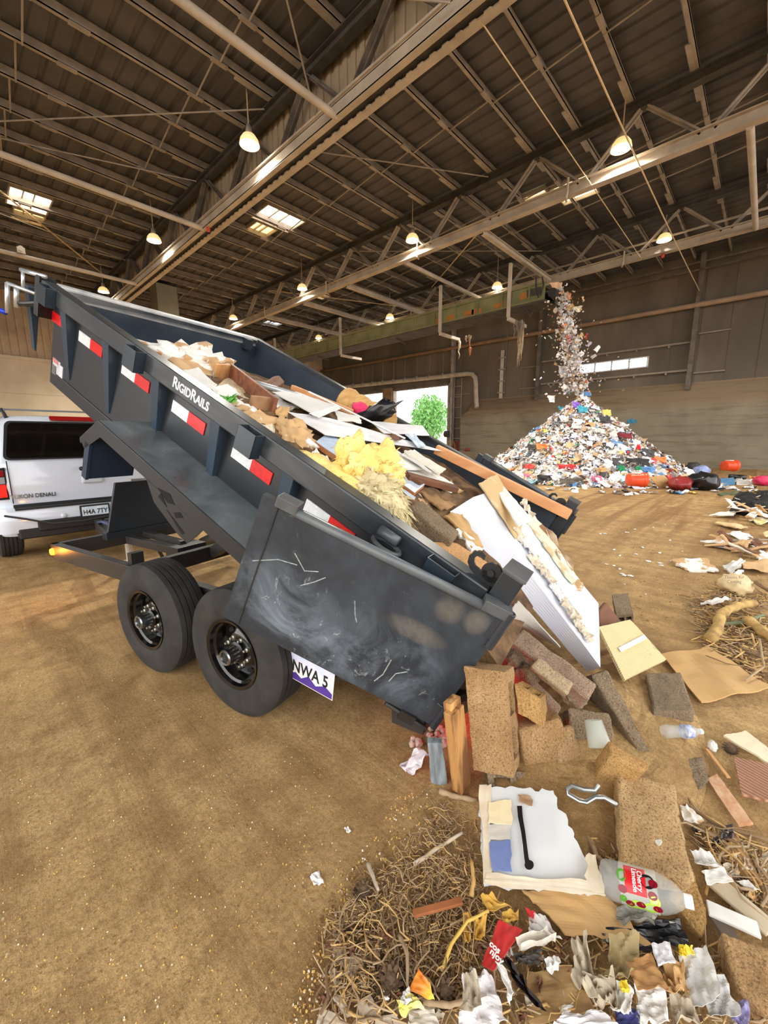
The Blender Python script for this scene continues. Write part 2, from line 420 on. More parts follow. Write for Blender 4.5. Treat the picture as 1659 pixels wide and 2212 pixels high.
# trusses along the hall
def truss(X, lab, y0=-8.5, y1=35, panel=False, zb=9.15):
    t = thing('roof_truss', lab, 'truss', T(X, 0, 0))
    f = MB()
    if panel:
        f.box((-.16, y0, zb+.1), (.30, y1, zb+.14)); f.box((-.16, y0, zb-.15), (-.13, y1, zb+.12)); f.box((-.03, y0, zb-.15), (0, y1, zb+.1))
        f.box((-.16, y0, zb-.16), (-.02, y1, zb-.12)); f.box((.21, y0, zb-.16), (.36, y1, zb-.12)); f.beam((-.16, y0, zb+.16), (-.16, y1, zb+.16), .1, .05)
        f.box((.10, y0, zb-.02), (.13, y1, zb+.1))
    else: f.ibeam((0, y0, zb), (0, y1, zb), .26, .32, .03)
    f.build('bottom_chord', STEEL_LIT, t)
    f = MB(); f.ibeam((0, y0, 10.57), (0, y1, 10.57), .24, .26, .03); f.build('top_chord', STEEL_DARK, t)
    yb = 2.04
    k0 = int((y0 - yb)/2.95); k1 = int((y1 - yb)/2.95)
    for k in range(k0, k1):
        b = yb + 2.95*k; m = b + 1.475
        for a, c in (((0, b+.12, zb+.12), (0, m-.08, 10.46)), ((0, m+.08, 10.46), (0, b+2.83, zb+.12))):
            f = MB(); f.beam((-.05, a[1], a[2]), (-.05, c[1], c[2]), .03, .14, (1, 0, 0)); f.beam((.05, a[1], a[2]), (.05, c[1], c[2]), .03, .14, (1, 0, 0)); f.beam(a, c, .12, .03, (1, 0, 0))
            f.build('diagonal', STEEL_TAN if not panel else STEEL_BROWN, t)
    if panel:
        f = MB(); f.box((.33, y0, zb+.1), (.36, y1, 10.75))
        n = int((y1-y0)/.3)
        for i in range(n): f.box((.29, y0+i*.3, zb+.1), (.33, y0+i*.3+.16, 10.75))
        f.build('infill_siding', M('tan truss siding', (150, 134, 112), (172, 154, 130), .9, .85), t)
        f = MB(); pl_ = [(.215, y0)]
        for i in range(int((y1-y0)/.30)): pl_ += [(.19, y0+i*.30), (.16, y0+i*.30+.03), (.16, y0+i*.30+.15), (.19, y0+i*.30+.17)]
        pl_ += [(.19, y1), (.215, y1)]; f.prism(pl_[1:] + pl_[:1], zb-.155, zb-.125)
        f.build('soffit_teeth', STEEL_LIT, t)
        f = MB(); f.box((-.13, y0, zb-.06), (.30, y1, zb-.03)); f.build('soffit_web', STEEL_DARK, t)  # recess between the flanges, its shade put into a darker steel
    for k in range(k0, k1, 2):
        b = yb + 2.95*k + .4
        if not panel:
            f = MB(); f.tube([(-.17, b, zb+.3), (-.17, b, zb-.1), (-.17, b+.02, zb-.22), (.05, b+.1, zb-.24)], .035, 6); f.build('clamp', STEEL_LIT, t)
    return t
truss(7.3, 'long tan girder with ribbed siding between its chords, crossing above the trailer', panel=True)
truss(14.2, 'open steel truss with zigzag web nearest the conveyor gantry on the trailer side')
truss(20.95, 'open steel truss with zigzag web ending above the falling rubbish, nearest the far wall')
# tie pipes and struts at chord level
def strut(a, b, lab, kind):
    f = MB()
    if kind == 'pipe': f.tube([a, b], .085, 12)
    else: f.ibeam(a, b, .18, .2, .02)
    o = f.build('tie_pipe' if kind == 'pipe' else 'tie_strut', STEEL_LIT, origin='c', smooth=False)
    if kind == 'pipe': autosmooth(o)
    return tag(o, lab, 'pipe' if kind == 'pipe' else 'beam')
strut((-8.5, 8.27, 9.05), (7.2, 8.27, 9.05), 'thick pale tie pipe reaching the siding-filled girder at the top of the photo', 'pipe')
strut((-8.5, 15.65, 9.05), (7.2, 15.65, 9.05), 'pale tie pipe meeting the girder just beyond the second ceiling lamp', 'pipe')
strut((-8.5, 23.2, 9.05), (7.2, 23.2, 9.05), 'pale tie pipe just above the raised front of the trailer bed', 'pipe')
strut((14.25, 1.2, 9.0), (20.9, 1.2, 9.0), 'stout pale tie pipe hanging between two trusses at the upper right edge', 'pipe')
strut((14.25, 8.4, 8.98), (20.6, 8.4, 8.98), 'tan strut between trusses carrying the discharge end of the conveyor', 'beam')
strut((14.25, 12.1, 8.98), (20.9, 12.1, 8.98), 'tan tie pipe between trusses above the middle of the conveyor', 'pipe')
strut((14.25, 15.85, 8.98), (20.9, 15.85, 8.98), 'tan strut between trusses, second one behind the conveyor end', 'beam')
strut((14.25, 19.45, 8.98), (20.9, 19.45, 8.98), 'tan strut between trusses over the far part of the conveyor', 'beam')
strut((14.25, 23.2, 8.98), (20.9, 23.2, 8.98), 'farthest tan strut between the trusses above the trailer bed', 'beam')
# tension rods and cables
def rod(a, b, lab, r=.02, mat=STEEL_TAN, sag=0):
    a = Vector(a); b = Vector(b)
    f = MB(); f.tube([a.lerp(b, i/8) - Vector((0, 0, sag*4*(i/8)*(1-i/8))) for i in range(9)], r, 6)
    tag(f.build('tension_rod', mat, origin='c'), lab, 'rod')
RODC = M('pale cable', (196, 172, 132), (214, 190, 150), 3, .6)
rod((7.6, 3.45, 9.05), (27.6, 3.45, 9.05), 'pale cable slanting past the upper right lamp down to the far wall', .02, RODC, .1)
rod((7.6, 4.66, 9.0), (20.9, 4.75, 9.0), 'thin pale cable left of the upper right lamp', .014, RODC)
rod((7.0, 4.95, 9.1), (1.0, 10.2, 9.1), 'tension rod running from the top of the girder beside the pale tie pipe')
rod((7.2, 9.0, 9.3), (2.2, 5.0, 10.6), 'tension rod crossing the upper left purlins')
rod((7.25, 28.4, 10.7), (1.6, 20.6, 10.7), 'bright tension rod crossing beside the left skylight', .035, RODC)
rod((7.2, 15.9, 10.65), (2.2, 18.1, 10.65), 'long thin rod under the roof above the left skylight')
rod((7.2, 11.3, 10.65), (2.0, 17.4, 10.65), 'thin rod running level from the first ceiling lamp to the left edge')
rod((7.2, 24.6, 10.5), (2.4, 23.3, 10.5), 'thin level rod below the left skylight')
rod((7.9, 12.4, 10.6), (14.1, 8.2, 10.6), 'thin diagonal rod under the roof between the girder and the middle truss')
rod((14.4, 15.7, 10.5), (20.8, 9.0, 10.5), 'diagonal rod crossing below the split skylight')
rod((20.9, 15.7, 10.5), (14.3, 8.4, 9.2), 'bright diagonal rod behind the conveyor end', .025, RODC)
rod((14.4, 23.1, 10.5), (20.8, 16.0, 9.3), 'bright thin rod above the far conveyor', .025, RODC)
# sprinkler pipes beside the farthest truss
for n, (x, z, lab) in enumerate(((21.35, 9.75, 'upper of two parallel sprinkler pipes behind the farthest truss'), (21.5, 9.5, 'lower of two parallel sprinkler pipes behind the farthest truss'))):
    f = MB(); f.tube([(x, -8, z), (x, 34, z)], .05, 8)
    tag(f.build('sprinkler_pipe', STEEL_LIT, origin='c', smooth=True), lab, 'pipe')
f = MB()
for z in (10.1, 10.45): f.beam((27.6, -8, z), (27.6, 34, z), .1, .08)
tag(f.build('trim_eave', STEEL_BROWN), kind='structure')

# skylights
def skylight(x0, x1, y0, y1, lab, es, c=(255, 246, 230)):
    t = thing('skylight', lab, 'skylight', T((x0+x1)/2, (y0+y1)/2, 10.99))
    a, b = (x1-x0)/2, (y1-y0)/2
    f = MB(); f.box((-a, -b, .0), (a, b, .02)); f.build('pane', M('skylight pane %g' % es, (240, 236, 226), emit=c, es=es), t)
    f = MB()
    f.box((-a-.05, -b-.04, -.12), (a+.05, -b, .02)); f.box((-a-.05, b, -.12), (a+.05, b+.04, .02)); f.box((-a-.05, -b, -.12), (-a, b, .02)); f.box((a, -b, -.12), (a+.05, b, .02))
    for q in (-.35, .2): f.box((q*a-.025, -b, -.06), (q*a+.025, b, .0))
    f.build('curb', STEEL_LIT, t)
skylight(10.0, 11.75, 15.75, 17.05, 'bright square skylight with bars in the middle of the roof', 5)
skylight(10.35, 11.3, 17.25, 18.3, 'amber skylight strip just beyond the bright square skylight', 2.2, (255, 214, 140))
skylight(2.75, 3.95, 21.6, 23.1, 'blown-out white skylight at the left edge of the roof', 9)
skylight(3.0, 3.95, 23.4, 24.4, 'yellowish skylight strip behind the white one at the left edge', 2.2, (255, 214, 120))
skylight(16.7, 17.7, 7.3, 8.3, 'short warm piece of the split skylight behind the middle truss', 3.2, (255, 238, 190))
skylight(16.9, 18.3, 5.85, 7.1, 'longer warm piece of the split skylight behind the middle truss', 3.2, (255, 238, 190))
skylight(17.3, 18.4, 22.2, 23.0, 'small far skylight between trusses above the trailer bed', 3, (255, 236, 190))
skylight(18.5, 19.8, 30.0, 30.8, 'tiny bluish skylight low in the distance above the bed corner', 2.6, (220, 236, 255))

# pendant lamps
SHADE = M('lamp shade glass', (235, 225, 200), emit=(255, 220, 140), es=.8)
BULB = M('lamp bulb', (255, 250, 235), emit=(255, 246, 222), es=60)
ROD = M('lamp rod', (180, 158, 128), rough=.6)
def lamp(X, Y, lab, z=9.6):
    t = thing('pendant_lamp', lab, 'lamp', T(X, Y, z), 'pendant lamps under the roof')
    f = MB(); f.tube([(0, 0, .34), (0, 0, 11.0 - z)], .018, 6); f.build('rod', ROD, t)
    f = MB(); f.lathe([(.0, .36), (.07, .36), (.09, .22), (.09, .16)], 16); f.build('ballast_housing', STEEL_TAN, t, smooth=True)
    f = MB(); f.lathe([(.07, .17), (.17, .12), (.24, .02), (.27, -.1), (.255, -.1), (.22, .02), (.15, .1), (.05, .15)], 24); f.build('lamp_shade', SHADE, t, smooth=True)
    f = MB(); f.lathe([(0, .08), (.1, .06), (.16, -.02), (.15, -.08), (.09, -.12), (0, -.13)], 20); f.build('bulb', BULB, t, smooth=True)
    l = D.lights.new('lamp_light', 'SPOT'); l.energy = LAMP_W; l.color = LAMP_C; l.shadow_soft_size = .2; l.spot_size = math.radians(138); l.spot_blend = .5
    lo = D.objects.new('lamp_light', l); COL.objects.link(lo); lo.parent = t; lo.location = (0, 0, -.3)
lamp(6.65, 11.25, 'lit pendant lamp in front of the siding-filled girder, largest of the left row')
lamp(6.68, 19.0, 'lit pendant lamp below the middle tie pipe, second of the left row')
lamp(6.72, 27.2, 'lit pendant lamp just above the trailer front, smallest of the left row')
lamp(13.85, 3.92, 'large lit pendant lamp at the upper right by the pale cable')
lamp(13.9, 11.45, 'lit pendant lamp in front of the middle truss, right of the square skylight')
lamp(13.95, 19.1, 'lit pendant lamp in the middle of the photo before the truss web', 9.6)
lamp(13.96, 26.9, 'small lit pendant lamp just above the front corner of the trailer bed', 9.6)
lamp(21.0, 4.02, 'lit pendant lamp at the right over the farthest truss')
lamp(20.75, 11.3, 'lit pendant lamp just above the conveyor discharge end', 9.5)
lamp(20.8, 19.0, 'small lit pendant lamp above the middle of the green conveyor', 9.5)
lamp(20.9, 26.7, 'tiny lit pendant lamp above the far end of the green conveyor', 9.5)

# green conveyor gantry
GREEN = M('faded green paint', (104, 106, 70), (128, 126, 88), 1.4, .7)
RUST = M('rust orange patch', (176, 112, 44), (150, 104, 54), 3, .8)
cv = thing('conveyor', 'long faded green conveyor gantry hung from the struts, dropping rubbish at its near end', 'conveyor', T(17.45, 7.35, 0))
f = MB(); f.box((0, 0, 7.22), (.06, 27.5, 7.86)); f.box((-.08, 0, 7.82), (.08, 27.5, 7.9)); f.box((-.08, 0, 7.2), (.08, 27.5, 7.26))
for i in range(22): f.box((-.07, .6+i*1.22, 7.25), (0, .66+i*1.22, 7.84))
f.build('near_side_beam', GREEN, cv)
f = MB(); f.box((1.2, 0, 7.22), (1.26, 27.5, 7.86)); f.box((1.18, 0, 7.82), (1.34, 27.5, 7.9)); f.build('far_side_beam', GREEN, cv)
f = MB(); f.box((.06, -.25, 7.45), (1.2, 27.5, 7.5)); f.lathe([(.17, -.58), (.17, .58)], 16, T(.63, -.28, 7.42) @ RY(PI/2)); f.build('belt', M('black rubber belt', (44, 42, 42), rough=.8), cv)
f = MB(); f.box((.0, -.05, 7.15), (1.25, 27.5, 7.2)); f.build('under_pan', STEEL_DARK, cv)
for i, (y, n) in enumerate(((1.75, 1), (2.9, 1), (3.3, 1), (4.3, 1), (5.1, 1), (.55, 1))):
    f = MB(); f.box((-.006, y, 7.27 if i != 5 else 7.4), (.0, y+.5, 7.5 if i != 5 else 7.66)); f.build('rust_patch', RUST, cv)
f = MB(); f.box((-.02, .15, 7.44), (.01, .75, 7.72)); f.build('bearing_plate', STEEL_DARK, cv)
f = MB(); f.tube([(-.1, .1, 8.05), (-.14, .0, 7.75), (-.1, .12, 7.35)], .03, 6); f.tube([(-.1, .35, 8.1), (-.16, .3, 7.7), (-.1, .2, 7.3)], .03, 6); f.build('cable_loop', M('black cable', (40, 36, 34)), cv)
for y in (1.48, 5.1, 12.6, 20.0):
    f = MB(); f.beam((-.14, y, 8.92), (-.14, y, 6.78), .12, .12); f.beam((-.14, y, 6.72), (1.6, y, 6.72), .12, .14); f.build('hanger', STEEL_LIT, cv)
for y in (.9, 8.4, 15.5): 
    f = MB(); f.beam((.3, y, 7.1), (1.5, y+.3, 7.05), .06, .06); f.build('cross_tie', STEEL_DARK, cv)
# rags and torn plastic caught on the hangers
RAG = M('dusty torn plastic', (150, 130, 104), (190, 172, 144), 8, .8)
def rag(p, L, w, lab, c=RAG, n=5):
    f = MB(); p = Vector(p)
    for i in range(n):
        q = p + Vector((random.uniform(-w, w), random.uniform(-w, w), 0)); l = L*random.uniform(.35, 1)
        f.tube([q + Vector((random.uniform(-.04, .04), random.uniform(-.04, .04), -l*k/5)) for k in range(6)], [.05, .06, .05, .035, .025, .008], 5)
    tag(f.build('hanging_rag', c, origin='c'), lab, 'rag')
rag((18.6, 8.83, 6.7), 1.9, .12, 'long ragged strip of torn plastic hanging below the conveyor discharge end', n=7)
rag((18.2, 8.83, 6.75), .9, .3, 'bunched grey rags lying over the hanger arm near the conveyor end', M('grey rag', (112, 102, 90), (134, 122, 106), 8, .9), n=12)
rag((18.95, 12.35, 6.7), 1.25, .03, 'straight pale strip hanging from the second hanger arm', M('pale strip', (206, 192, 166)), n=2)
rag((18.9, 11.75, 6.75), .5, .16, 'short curled plastic shreds hanging beside the straight pale strip', n=4)
f = MB(); f.lathe([(0, -.26), (.03, -.22), (.07, .0), (.09, .12), (.03, .16), (0, .16)], 10, T(18.95, 11.7, 6.05)); f.tube([(18.95, 11.7, 6.2), (18.93, 11.74, 6.4), (18.92, 11.78, 6.62)], .02, 5)
tag(f.build('hanging_cone', M('faded orange plastic', (178, 108, 74)), origin='c'), 'small orange plastic cone dangling under the conveyor', 'cone')
f = MB(); f.tube([(17.33, 8.83, 6.75), (17.33, 8.86, 4.9), (17.36, 8.9, 3.6)], .012, 5); tag(f.build('loose_wire', STEEL_DARK, origin='c'), 'thin loose wire hanging straight down from the first conveyor hanger', 'wire')

# pipes on the side wall
f = MB(); f.tube([(27.6, -9, 8.3), (27.6, 35, 8.62)], .13, 12)
tag(f.build('wall_pipe', M('brown pipe', (132, 106, 82), (152, 124, 98), 2, .7), origin='c', smooth=True), 'long brown pipe running high along the far wall', 'pipe')
f = MB(); f.tube([(27.5, 34, 6.72), (27.5, 17.2, 6.42), (27.5, 16.75, 6.35), (27.5, 16.45, 6.05), (27.45, 16.35, 5.6), (27.4, 16.3, 5.0), (27.3, 16.15, 4.2), (27.2, 16.05, 3.85)], .17, 14)
tag(autosmooth(f.build('duct_pipe', STEEL_LIT, origin='c')), 'tan duct over the doorways with a ribbed elbow bending down to the push wall', 'pipe')
for i in range(9):
    y = 19.4 + i*1.32
    f = MB(); f.tube([(27.52, y, 8.3), (27.52, y, 6.75)], .014, 5); f.lathe([(.21, -.03), (.21, .03)], 14, T(27.5, y, 6.47 + .0178*(y-17.2)) @ RX(PI/2))
    tag(f.build('pipe_hanger', STEEL_TAN, origin='c'), 'thin rod hanger holding the duct above the doorways', 'hanger', 'hangers of the duct over the doorways')
# vertical white channel with brackets, beside the far column
t = thing('wall_channel', 'white upright channel with cross brackets on the far wall, left of the rubbish stream', 'channel', T(27.75, 14.45, 0))
f = MB(); f.box((-.05, -.11, 4.45), (.05, .11, 7.75)); f.build('channel', M('dusty white paint', (205, 196, 184), (180, 168, 152), 3), t)
for z in (4.8, 5.6, 6.4, 7.2):
    f = MB(); f.box((-.09, -.24, z), (.1, .24, z+.09)); f.build('bracket', STEEL_TAN, t)
# ladder rungs beside the doorway, winch and hoses
f = MB()
for y in (17.75, 18.45): f.beam((27.7, y, 0), (27.7, y, 6.2), .05, .05)
for i in range(7): f.tube([(27.7, 17.75, .8 + i*.8), (27.7, 18.45, .8 + i*.8)], .025, 6)
tag(f.build('wall_ladder', STEEL_TAN, origin='c'), 'tan wall ladder beside the right jamb of the open doorway', 'ladder')
f = MB(); f.lathe([(.0, -.2), (.26, -.2), (.26, .2), (0, .2)], 16, T(27.5, 18.85, 1.95) @ RX(PI/2)); tag(f.build('door_winch', STEEL_DARK, origin='c'), 'dark round winch on the jamb of the open doorway', 'winch')
for i, (c, y, lab) in enumerate((((206, 120, 40), 18.4, 'orange loop of hose hung by the doorway ladder'), ((196, 60, 50), 17.95, 'red loop of hose hung beside the orange one by the ladder'), ((190, 170, 70), 18.75, 'yellow strap hanging at the doorway corner'))):
    f = MB(); f.tube([(27.66, y + .17*math.cos(a), .95 + .42*math.sin(a)) for a in [2*PI*q/16 for q in range(17)]], .03, 6, False)
    tag(f.build('hose_loop', M('hose %d' % i, c), origin='c'), lab, 'hose')
f = MB(); f.box((26.6, 15.6, 0), (27.3, 18.2, .62)); tag(f.build('concrete_curb', M('curb', (132, 118, 96), (150, 134, 108), 1, .85), bevel=.04, origin='c'), 'low concrete block at the foot of the doorway ladder', 'block')
f = MB(); f.lathe([(0, 0), (.14, .0), (.2, .1), (.16, .24), (0, .28)], 12, T(26.9, 16.6, .62)); tag(f.build('red_bundle', M('dull red', (128, 50, 42), (150, 66, 52), 6), origin='c'), 'dull red bundle on the low concrete block', 'bundle')
f = MB(); q = at(356, 662, 24.5); f.box((q.x-.6, q.y-.6, 9.0), (q.x+.6, q.y+.6, 10.74)); tag(f.build('vent_housing', M('pale green grey metal', (136, 134, 120), (152, 150, 136), 1, .7), origin='c', bevel=.05), 'pale metal vent housing under the roof just above the front edge of the bed', 'vent')
# red beacons on the trusses
for p, lab in (((7.22, 15.3, 8.92), 'small red light under the siding-filled girder'), ((20.95, 4.0, 8.91), 'small red light under the farthest truss')):
    f = MB(); f.lathe([(0, -.09), (.06, -.06), (.07, 0), (.05, .08), (0, .1)], 12, T(*p)); tag(f.build('beacon', M('red beacon', (190, 70, 60)), smooth=True, origin='c'), lab, 'light')
f = MB(); f.box((2.85, 23.1, 9.14), (3.1, 23.3, 9.36)); f.lathe([(.06, 0), (.1, .2)], 12, T(2.95, 23.1, 9.25) @ RX(PI/2)); tag(f.build('floodlight', M('pale casing', (216, 212, 204)), origin='c'), 'small pale fitting standing on the tie pipe above the trailer front', 'light')

# outside: a pale building and trees
WHITEWALL = M('sunlit stucco', (236, 232, 238), (244, 242, 246), .4, .8)
t = thing('outside_building', 'pale stucco building seen through the open doorway', 'building', T(62, 50, 0))
f = MB(); f.box((0, -26, 0), (16, 26, 6.2)); f.box((-.1, -26, 6.0), (16, 26, 6.3)); f.build('wall', WHITEWALL, t)
f = MB(); f.box((-.06, -4.4, 4.3), (.02, -.6, 5.0)); f.build('window', M('grey window', (120, 130, 160)), t)
LEAF = M('bright green leaves', (92, 150, 74), (140, 196, 110), 3, .6)
def tree(x, y, h, r, lab, n=520, seed=1):
    rnd = random.Random(seed)
    t = thing('tree', lab, 'tree', T(x, y, 0))
    f = MB(); f.tube([(0, 0, -.02), (.05, .1, h*.4), (0, 0, h*.8)], [.14, .1, .04], 8)
    for i in range(7):
        a = rnd.uniform(0, 6.28); f.tube([(0, 0, h*.4 + i*.15), (math.cos(a)*r*.5, math.sin(a)*r*.5, h*.55 + i*.2)], [.05, .02], 6)
    f.build('trunk', M('bark', (112, 92, 70)), t)
    f = MB()
    for i in range(n):
        a = rnd.uniform(0, 6.28); ph = rnd.uniform(-1, 1); q = rnd.random()**.45
        p = Vector((math.cos(a)*r*q*math.sqrt(1-ph*ph), math.sin(a)*r*q*math.sqrt(1-ph*ph), h*.6 + ph*h*.4*q))
        for k in range(3):
            d = Vector((rnd.uniform(-.3, .3), rnd.uniform(-.3, .3), rnd.uniform(-.55, -.1)))*1.0
            s = d.cross(Vector((rnd.uniform(-1, 1), rnd.uniform(-1, 1), .2))).normalized()*.07
            f.add([p, p + d*.5 + s, p + d, p + d*.5 - s], [(0, 1, 2, 3)])
    f.build('foliage', LEAF, t)
tree(43, 32.3, 7.4, 2.5, 'bright green tree right outside the open doorway', 1900, 3)
tree(44, 36.3, 3.9, 1.9, 'low green shrub tree left of the taller one outside the doorway', 900, 5)
tree(48, 43, 3.2, 1.8, 'green shrub glimpsed beside the brown door pier outside', 500, 6)
# ================================================================== white tow car
WHITE_P = M('white car paint', (205, 212, 224), rough=.18, coat=.6)
GLASS_D = M('dark tinted glass', (6, 7, 8), rough=.04, spec=.7)
BLACK_PL = M('black plastic', (22, 22, 24), rough=.55)
CHROME = M('chrome', (200, 202, 206), rough=.15, metal=1.0)
RUBBER = M('tyre rubber', (33, 32, 31), (50, 47, 43), 9, .82, bump=.15)
RED_LIT = M('lit red lamp', (200, 20, 18), rough=.2, emit=(255, 40, 30), es=1.6)
RED_LENS = M('red lens', (150, 14, 18), rough=.2, coat=.5)
suv = thing('car', 'white tow car with dark rear glass hitched in front of the dump trailer', 'car', T(1.2, 6.55, 0))
def rr(w, y0, y1, z, r, n=6, tuck=0):
    pts = []
    for cx, cy, a0 in ((w-r, y1-r, 0), (-w+r, y1-r, PI/2), (-w+r, y0+r, PI), (w-r, y0+r, 1.5*PI)):
        for i in range(n+1):
            a = a0 + PI/2*i/n; pts.append((cx + r*math.cos(a), cy + r*math.sin(a), z))
    return pts
f = MB()
f.loft([rr(.93, .10, 5.0, .42, .2), rr(.97, .04, 5.02, .55, .22), rr(.985, .02, 5.04, .80, .24), rr(.99, .0, 5.02, 1.05, .24), rr(.975, .02, 4.98, 1.22, .24), rr(.95, .05, 4.9, 1.34, .24)])
f.loft([rr(.945, .055, 3.75, 1.33, .2), rr(.90, .15, 3.5, 1.56, .2), rr(.85, .24, 3.2, 1.76, .2), rr(.80, .30, 3.0, 1.84, .2), rr(.72, .40, 2.9, 1.905, .2), rr(.5, .7, 2.6, 1.93, .2)])
autosmooth(f.build('body', WHITE_P, suv), .7)
def rq(pts, nrm, th, name, mat, bev=.0, parent=suv):
    n = Vector(nrm).normalized(); k = len(pts)
    f = MB(); vs = [Vector(p) for p in pts] + [Vector(p) + n*th for p in pts]
    f.add(vs, [tuple(range(k-1, -1, -1)), tuple(range(k, 2*k))] + [(i, (i+1) % k, k+(i+1) % k, k+i) for i in range(k)])
    return f.build(name, mat, parent, bevel=bev)
def rnd(x0, x1, z0, z1, r, yf, n=5, tx=0):
    out = []
    for cx, cz, a0 in ((x1-r, z1-r, 0), (x0+r, z1-r, PI/2), (x0+r, z0+r, PI), (x1-r, z0+r, 1.5*PI)):
        for i in range(n+1):
            a = a0 + PI/2*i/n; x, z = cx + r*math.cos(a), cz + r*math.sin(a)
            x *= 1 - tx*(z - z0)/(z1 - z0)
            out.append((x, yf(z), z))
    return out
yw = lambda z: .035 + (z-1.33)*.42
rq(rnd(-.82, .82, 1.365, 1.83, .06, yw, tx=.10), (0, -1, .4), .02, 'rear_window_seal', BLACK_PL)
rq(rnd(-.79, .79, 1.385, 1.81, .05, lambda z: yw(z)-.02, tx=.10), (0, -1, .4), .012, 'rear_window', GLASS_D)
rq(rnd(-.30, .30, 1.845, 1.90, .02, lambda z: .25 + (z-1.84)*1.2), (0, -1, .4), .03, 'brake_light_strip', RED_LENS)
f = MB(); f.box((-.80, -.02, .80), (.80, .0, .83)); f.build('tailgate_gap', BLACK_PL, suv)
f = MB(); f.box((-.80, -.012, .845), (-.79, .0, 1.36)); f.box((.79, -.012, .845), (.80, .0, 1.36)); f.build('tailgate_seam', BLACK_PL, suv)
for sx in (-1, 1):
    x0, x1 = sorted((sx*.82, sx*.985))
    rq([(x0, -.0, .90), (x1, .05, .90), (x1, .06, 1.28), (x0, .0, 1.26)], (0, -1, 0), .035, 'tail_lamp_housing', BLACK_PL)
    rq([(x0+.015, -.03, .93), (x1-.015, .02, .93), (x1-.015, .02, 1.08), (x0+.015, -.03, 1.08)], (0, -1, 0), .02, 'brake_lamp', RED_LIT)
    rq([(x0+.015, -.03, 1.09), (x1-.015, .02, 1.09), (x1-.015, .02, 1.17), (x0+.015, -.03, 1.17)], (0, -1, 0), .018, 'reverse_lamp', M('clear lens', (170, 172, 178), rough=.2))
    rq([(x0+.015, -.03, 1.18), (x1-.015, .02, 1.18), (x1-.015, .03, 1.25), (x0+.015, -.03, 1.24)], (0, -1, 0), .018, 'turn_lamp', RED_LENS)
# bumper with black step pad, plate, handle, emblem
f = MB(); f.loft([rr(.99, -.14, .5, .50, .16), rr(1.0, -.17, .5, .60, .18), rr(1.0, -.17, .5, .72, .18), rr(.98, -.13, .5, .795, .16)]); autosmooth(f.build('rear_bumper', WHITE_P, suv), .7)
f = MB(); f.box((-.62, -.20, .50), (.62, -.12, .63)); f.box((-.80, -.165, .42), (.80, .3, .545)); f.build('bumper_step', BLACK_PL, suv, bevel=.015)
f = MB(); f.box((-.80, -.16, .775), (.80, .0, .80)); f.build('bumper_top_pad', BLACK_PL, suv)
pl = MB(); pl.box((-.19, -.19, .585), (.14, -.17, .765)); pl = pl.build('plate_frame', BLACK_PL, suv, bevel=.008)
f = MB(); f.box((-.17, -.194, .605), (.12, -.189, .745)); f.build('license_plate', M('pale blue plate', (186, 208, 226), (214, 222, 230), 14, .5), pl)
text('H4A 7TY', 'plate_number', pl, T(-.025, -.196, .672) @ RX(PI/2), .088, M('plate ink', (18, 22, 30)), small=False, sx=.78, bold=.0012)
f = MB(); f.box((-.10, -.035, 1.035), (.14, .0, 1.13)); f.build('tailgate_handle', WHITE_P, suv, bevel=.02)
f = MB(); f.box((-.085, -.05, 1.045), (.125, -.03, 1.11)); f.build('handle_flap', M('light grey paint', (188, 194, 204), rough=.3), suv, bevel=.012)
text('YUKON DENALI', 'emblem', suv, T(-.60, -.012, .925) @ RX(PI/2), .07, CHROME, .004, sx=.85, bold=.001)
f = MB(); f.lathe([(0, -.03), (.028, -.02), (.028, .02), (0, .03)], 16, T(-.08, -.02, 1.23) @ RX(PI/2)); f.build('tailgate_button', BLACK_PL, suv, smooth=True)
f = MB(); f.lathe([(0, -.01), (.03, -.01), (.03, .02), (0, .02)], 16, T(-.36, -.17, .66) @ RX(PI/2)); f.build('sensor_cap', WHITE_P, suv, smooth=True)
f = MB(); f.beam((.05, -.02, 1.365), (.62, -.02, 1.375), .02, .02); f.build('wiper', BLACK_PL, suv)
for sx in (-1, 1):
    f = MB(); f.tube([(sx*.70, .42, 1.88), (sx*.72, .5, 1.985), (sx*.72, 2.6, 2.0), (sx*.70, 2.75, 1.9)], .02, 8); f.build('roof_rail', BLACK_PL, suv, smooth=True)
f = MB(); f.beam((-.72, .58, 1.99), (.72, .58, 1.99), .05, .022); f.build('roof_crossbar', M('grey bar', (110, 112, 116), rough=.4), suv)
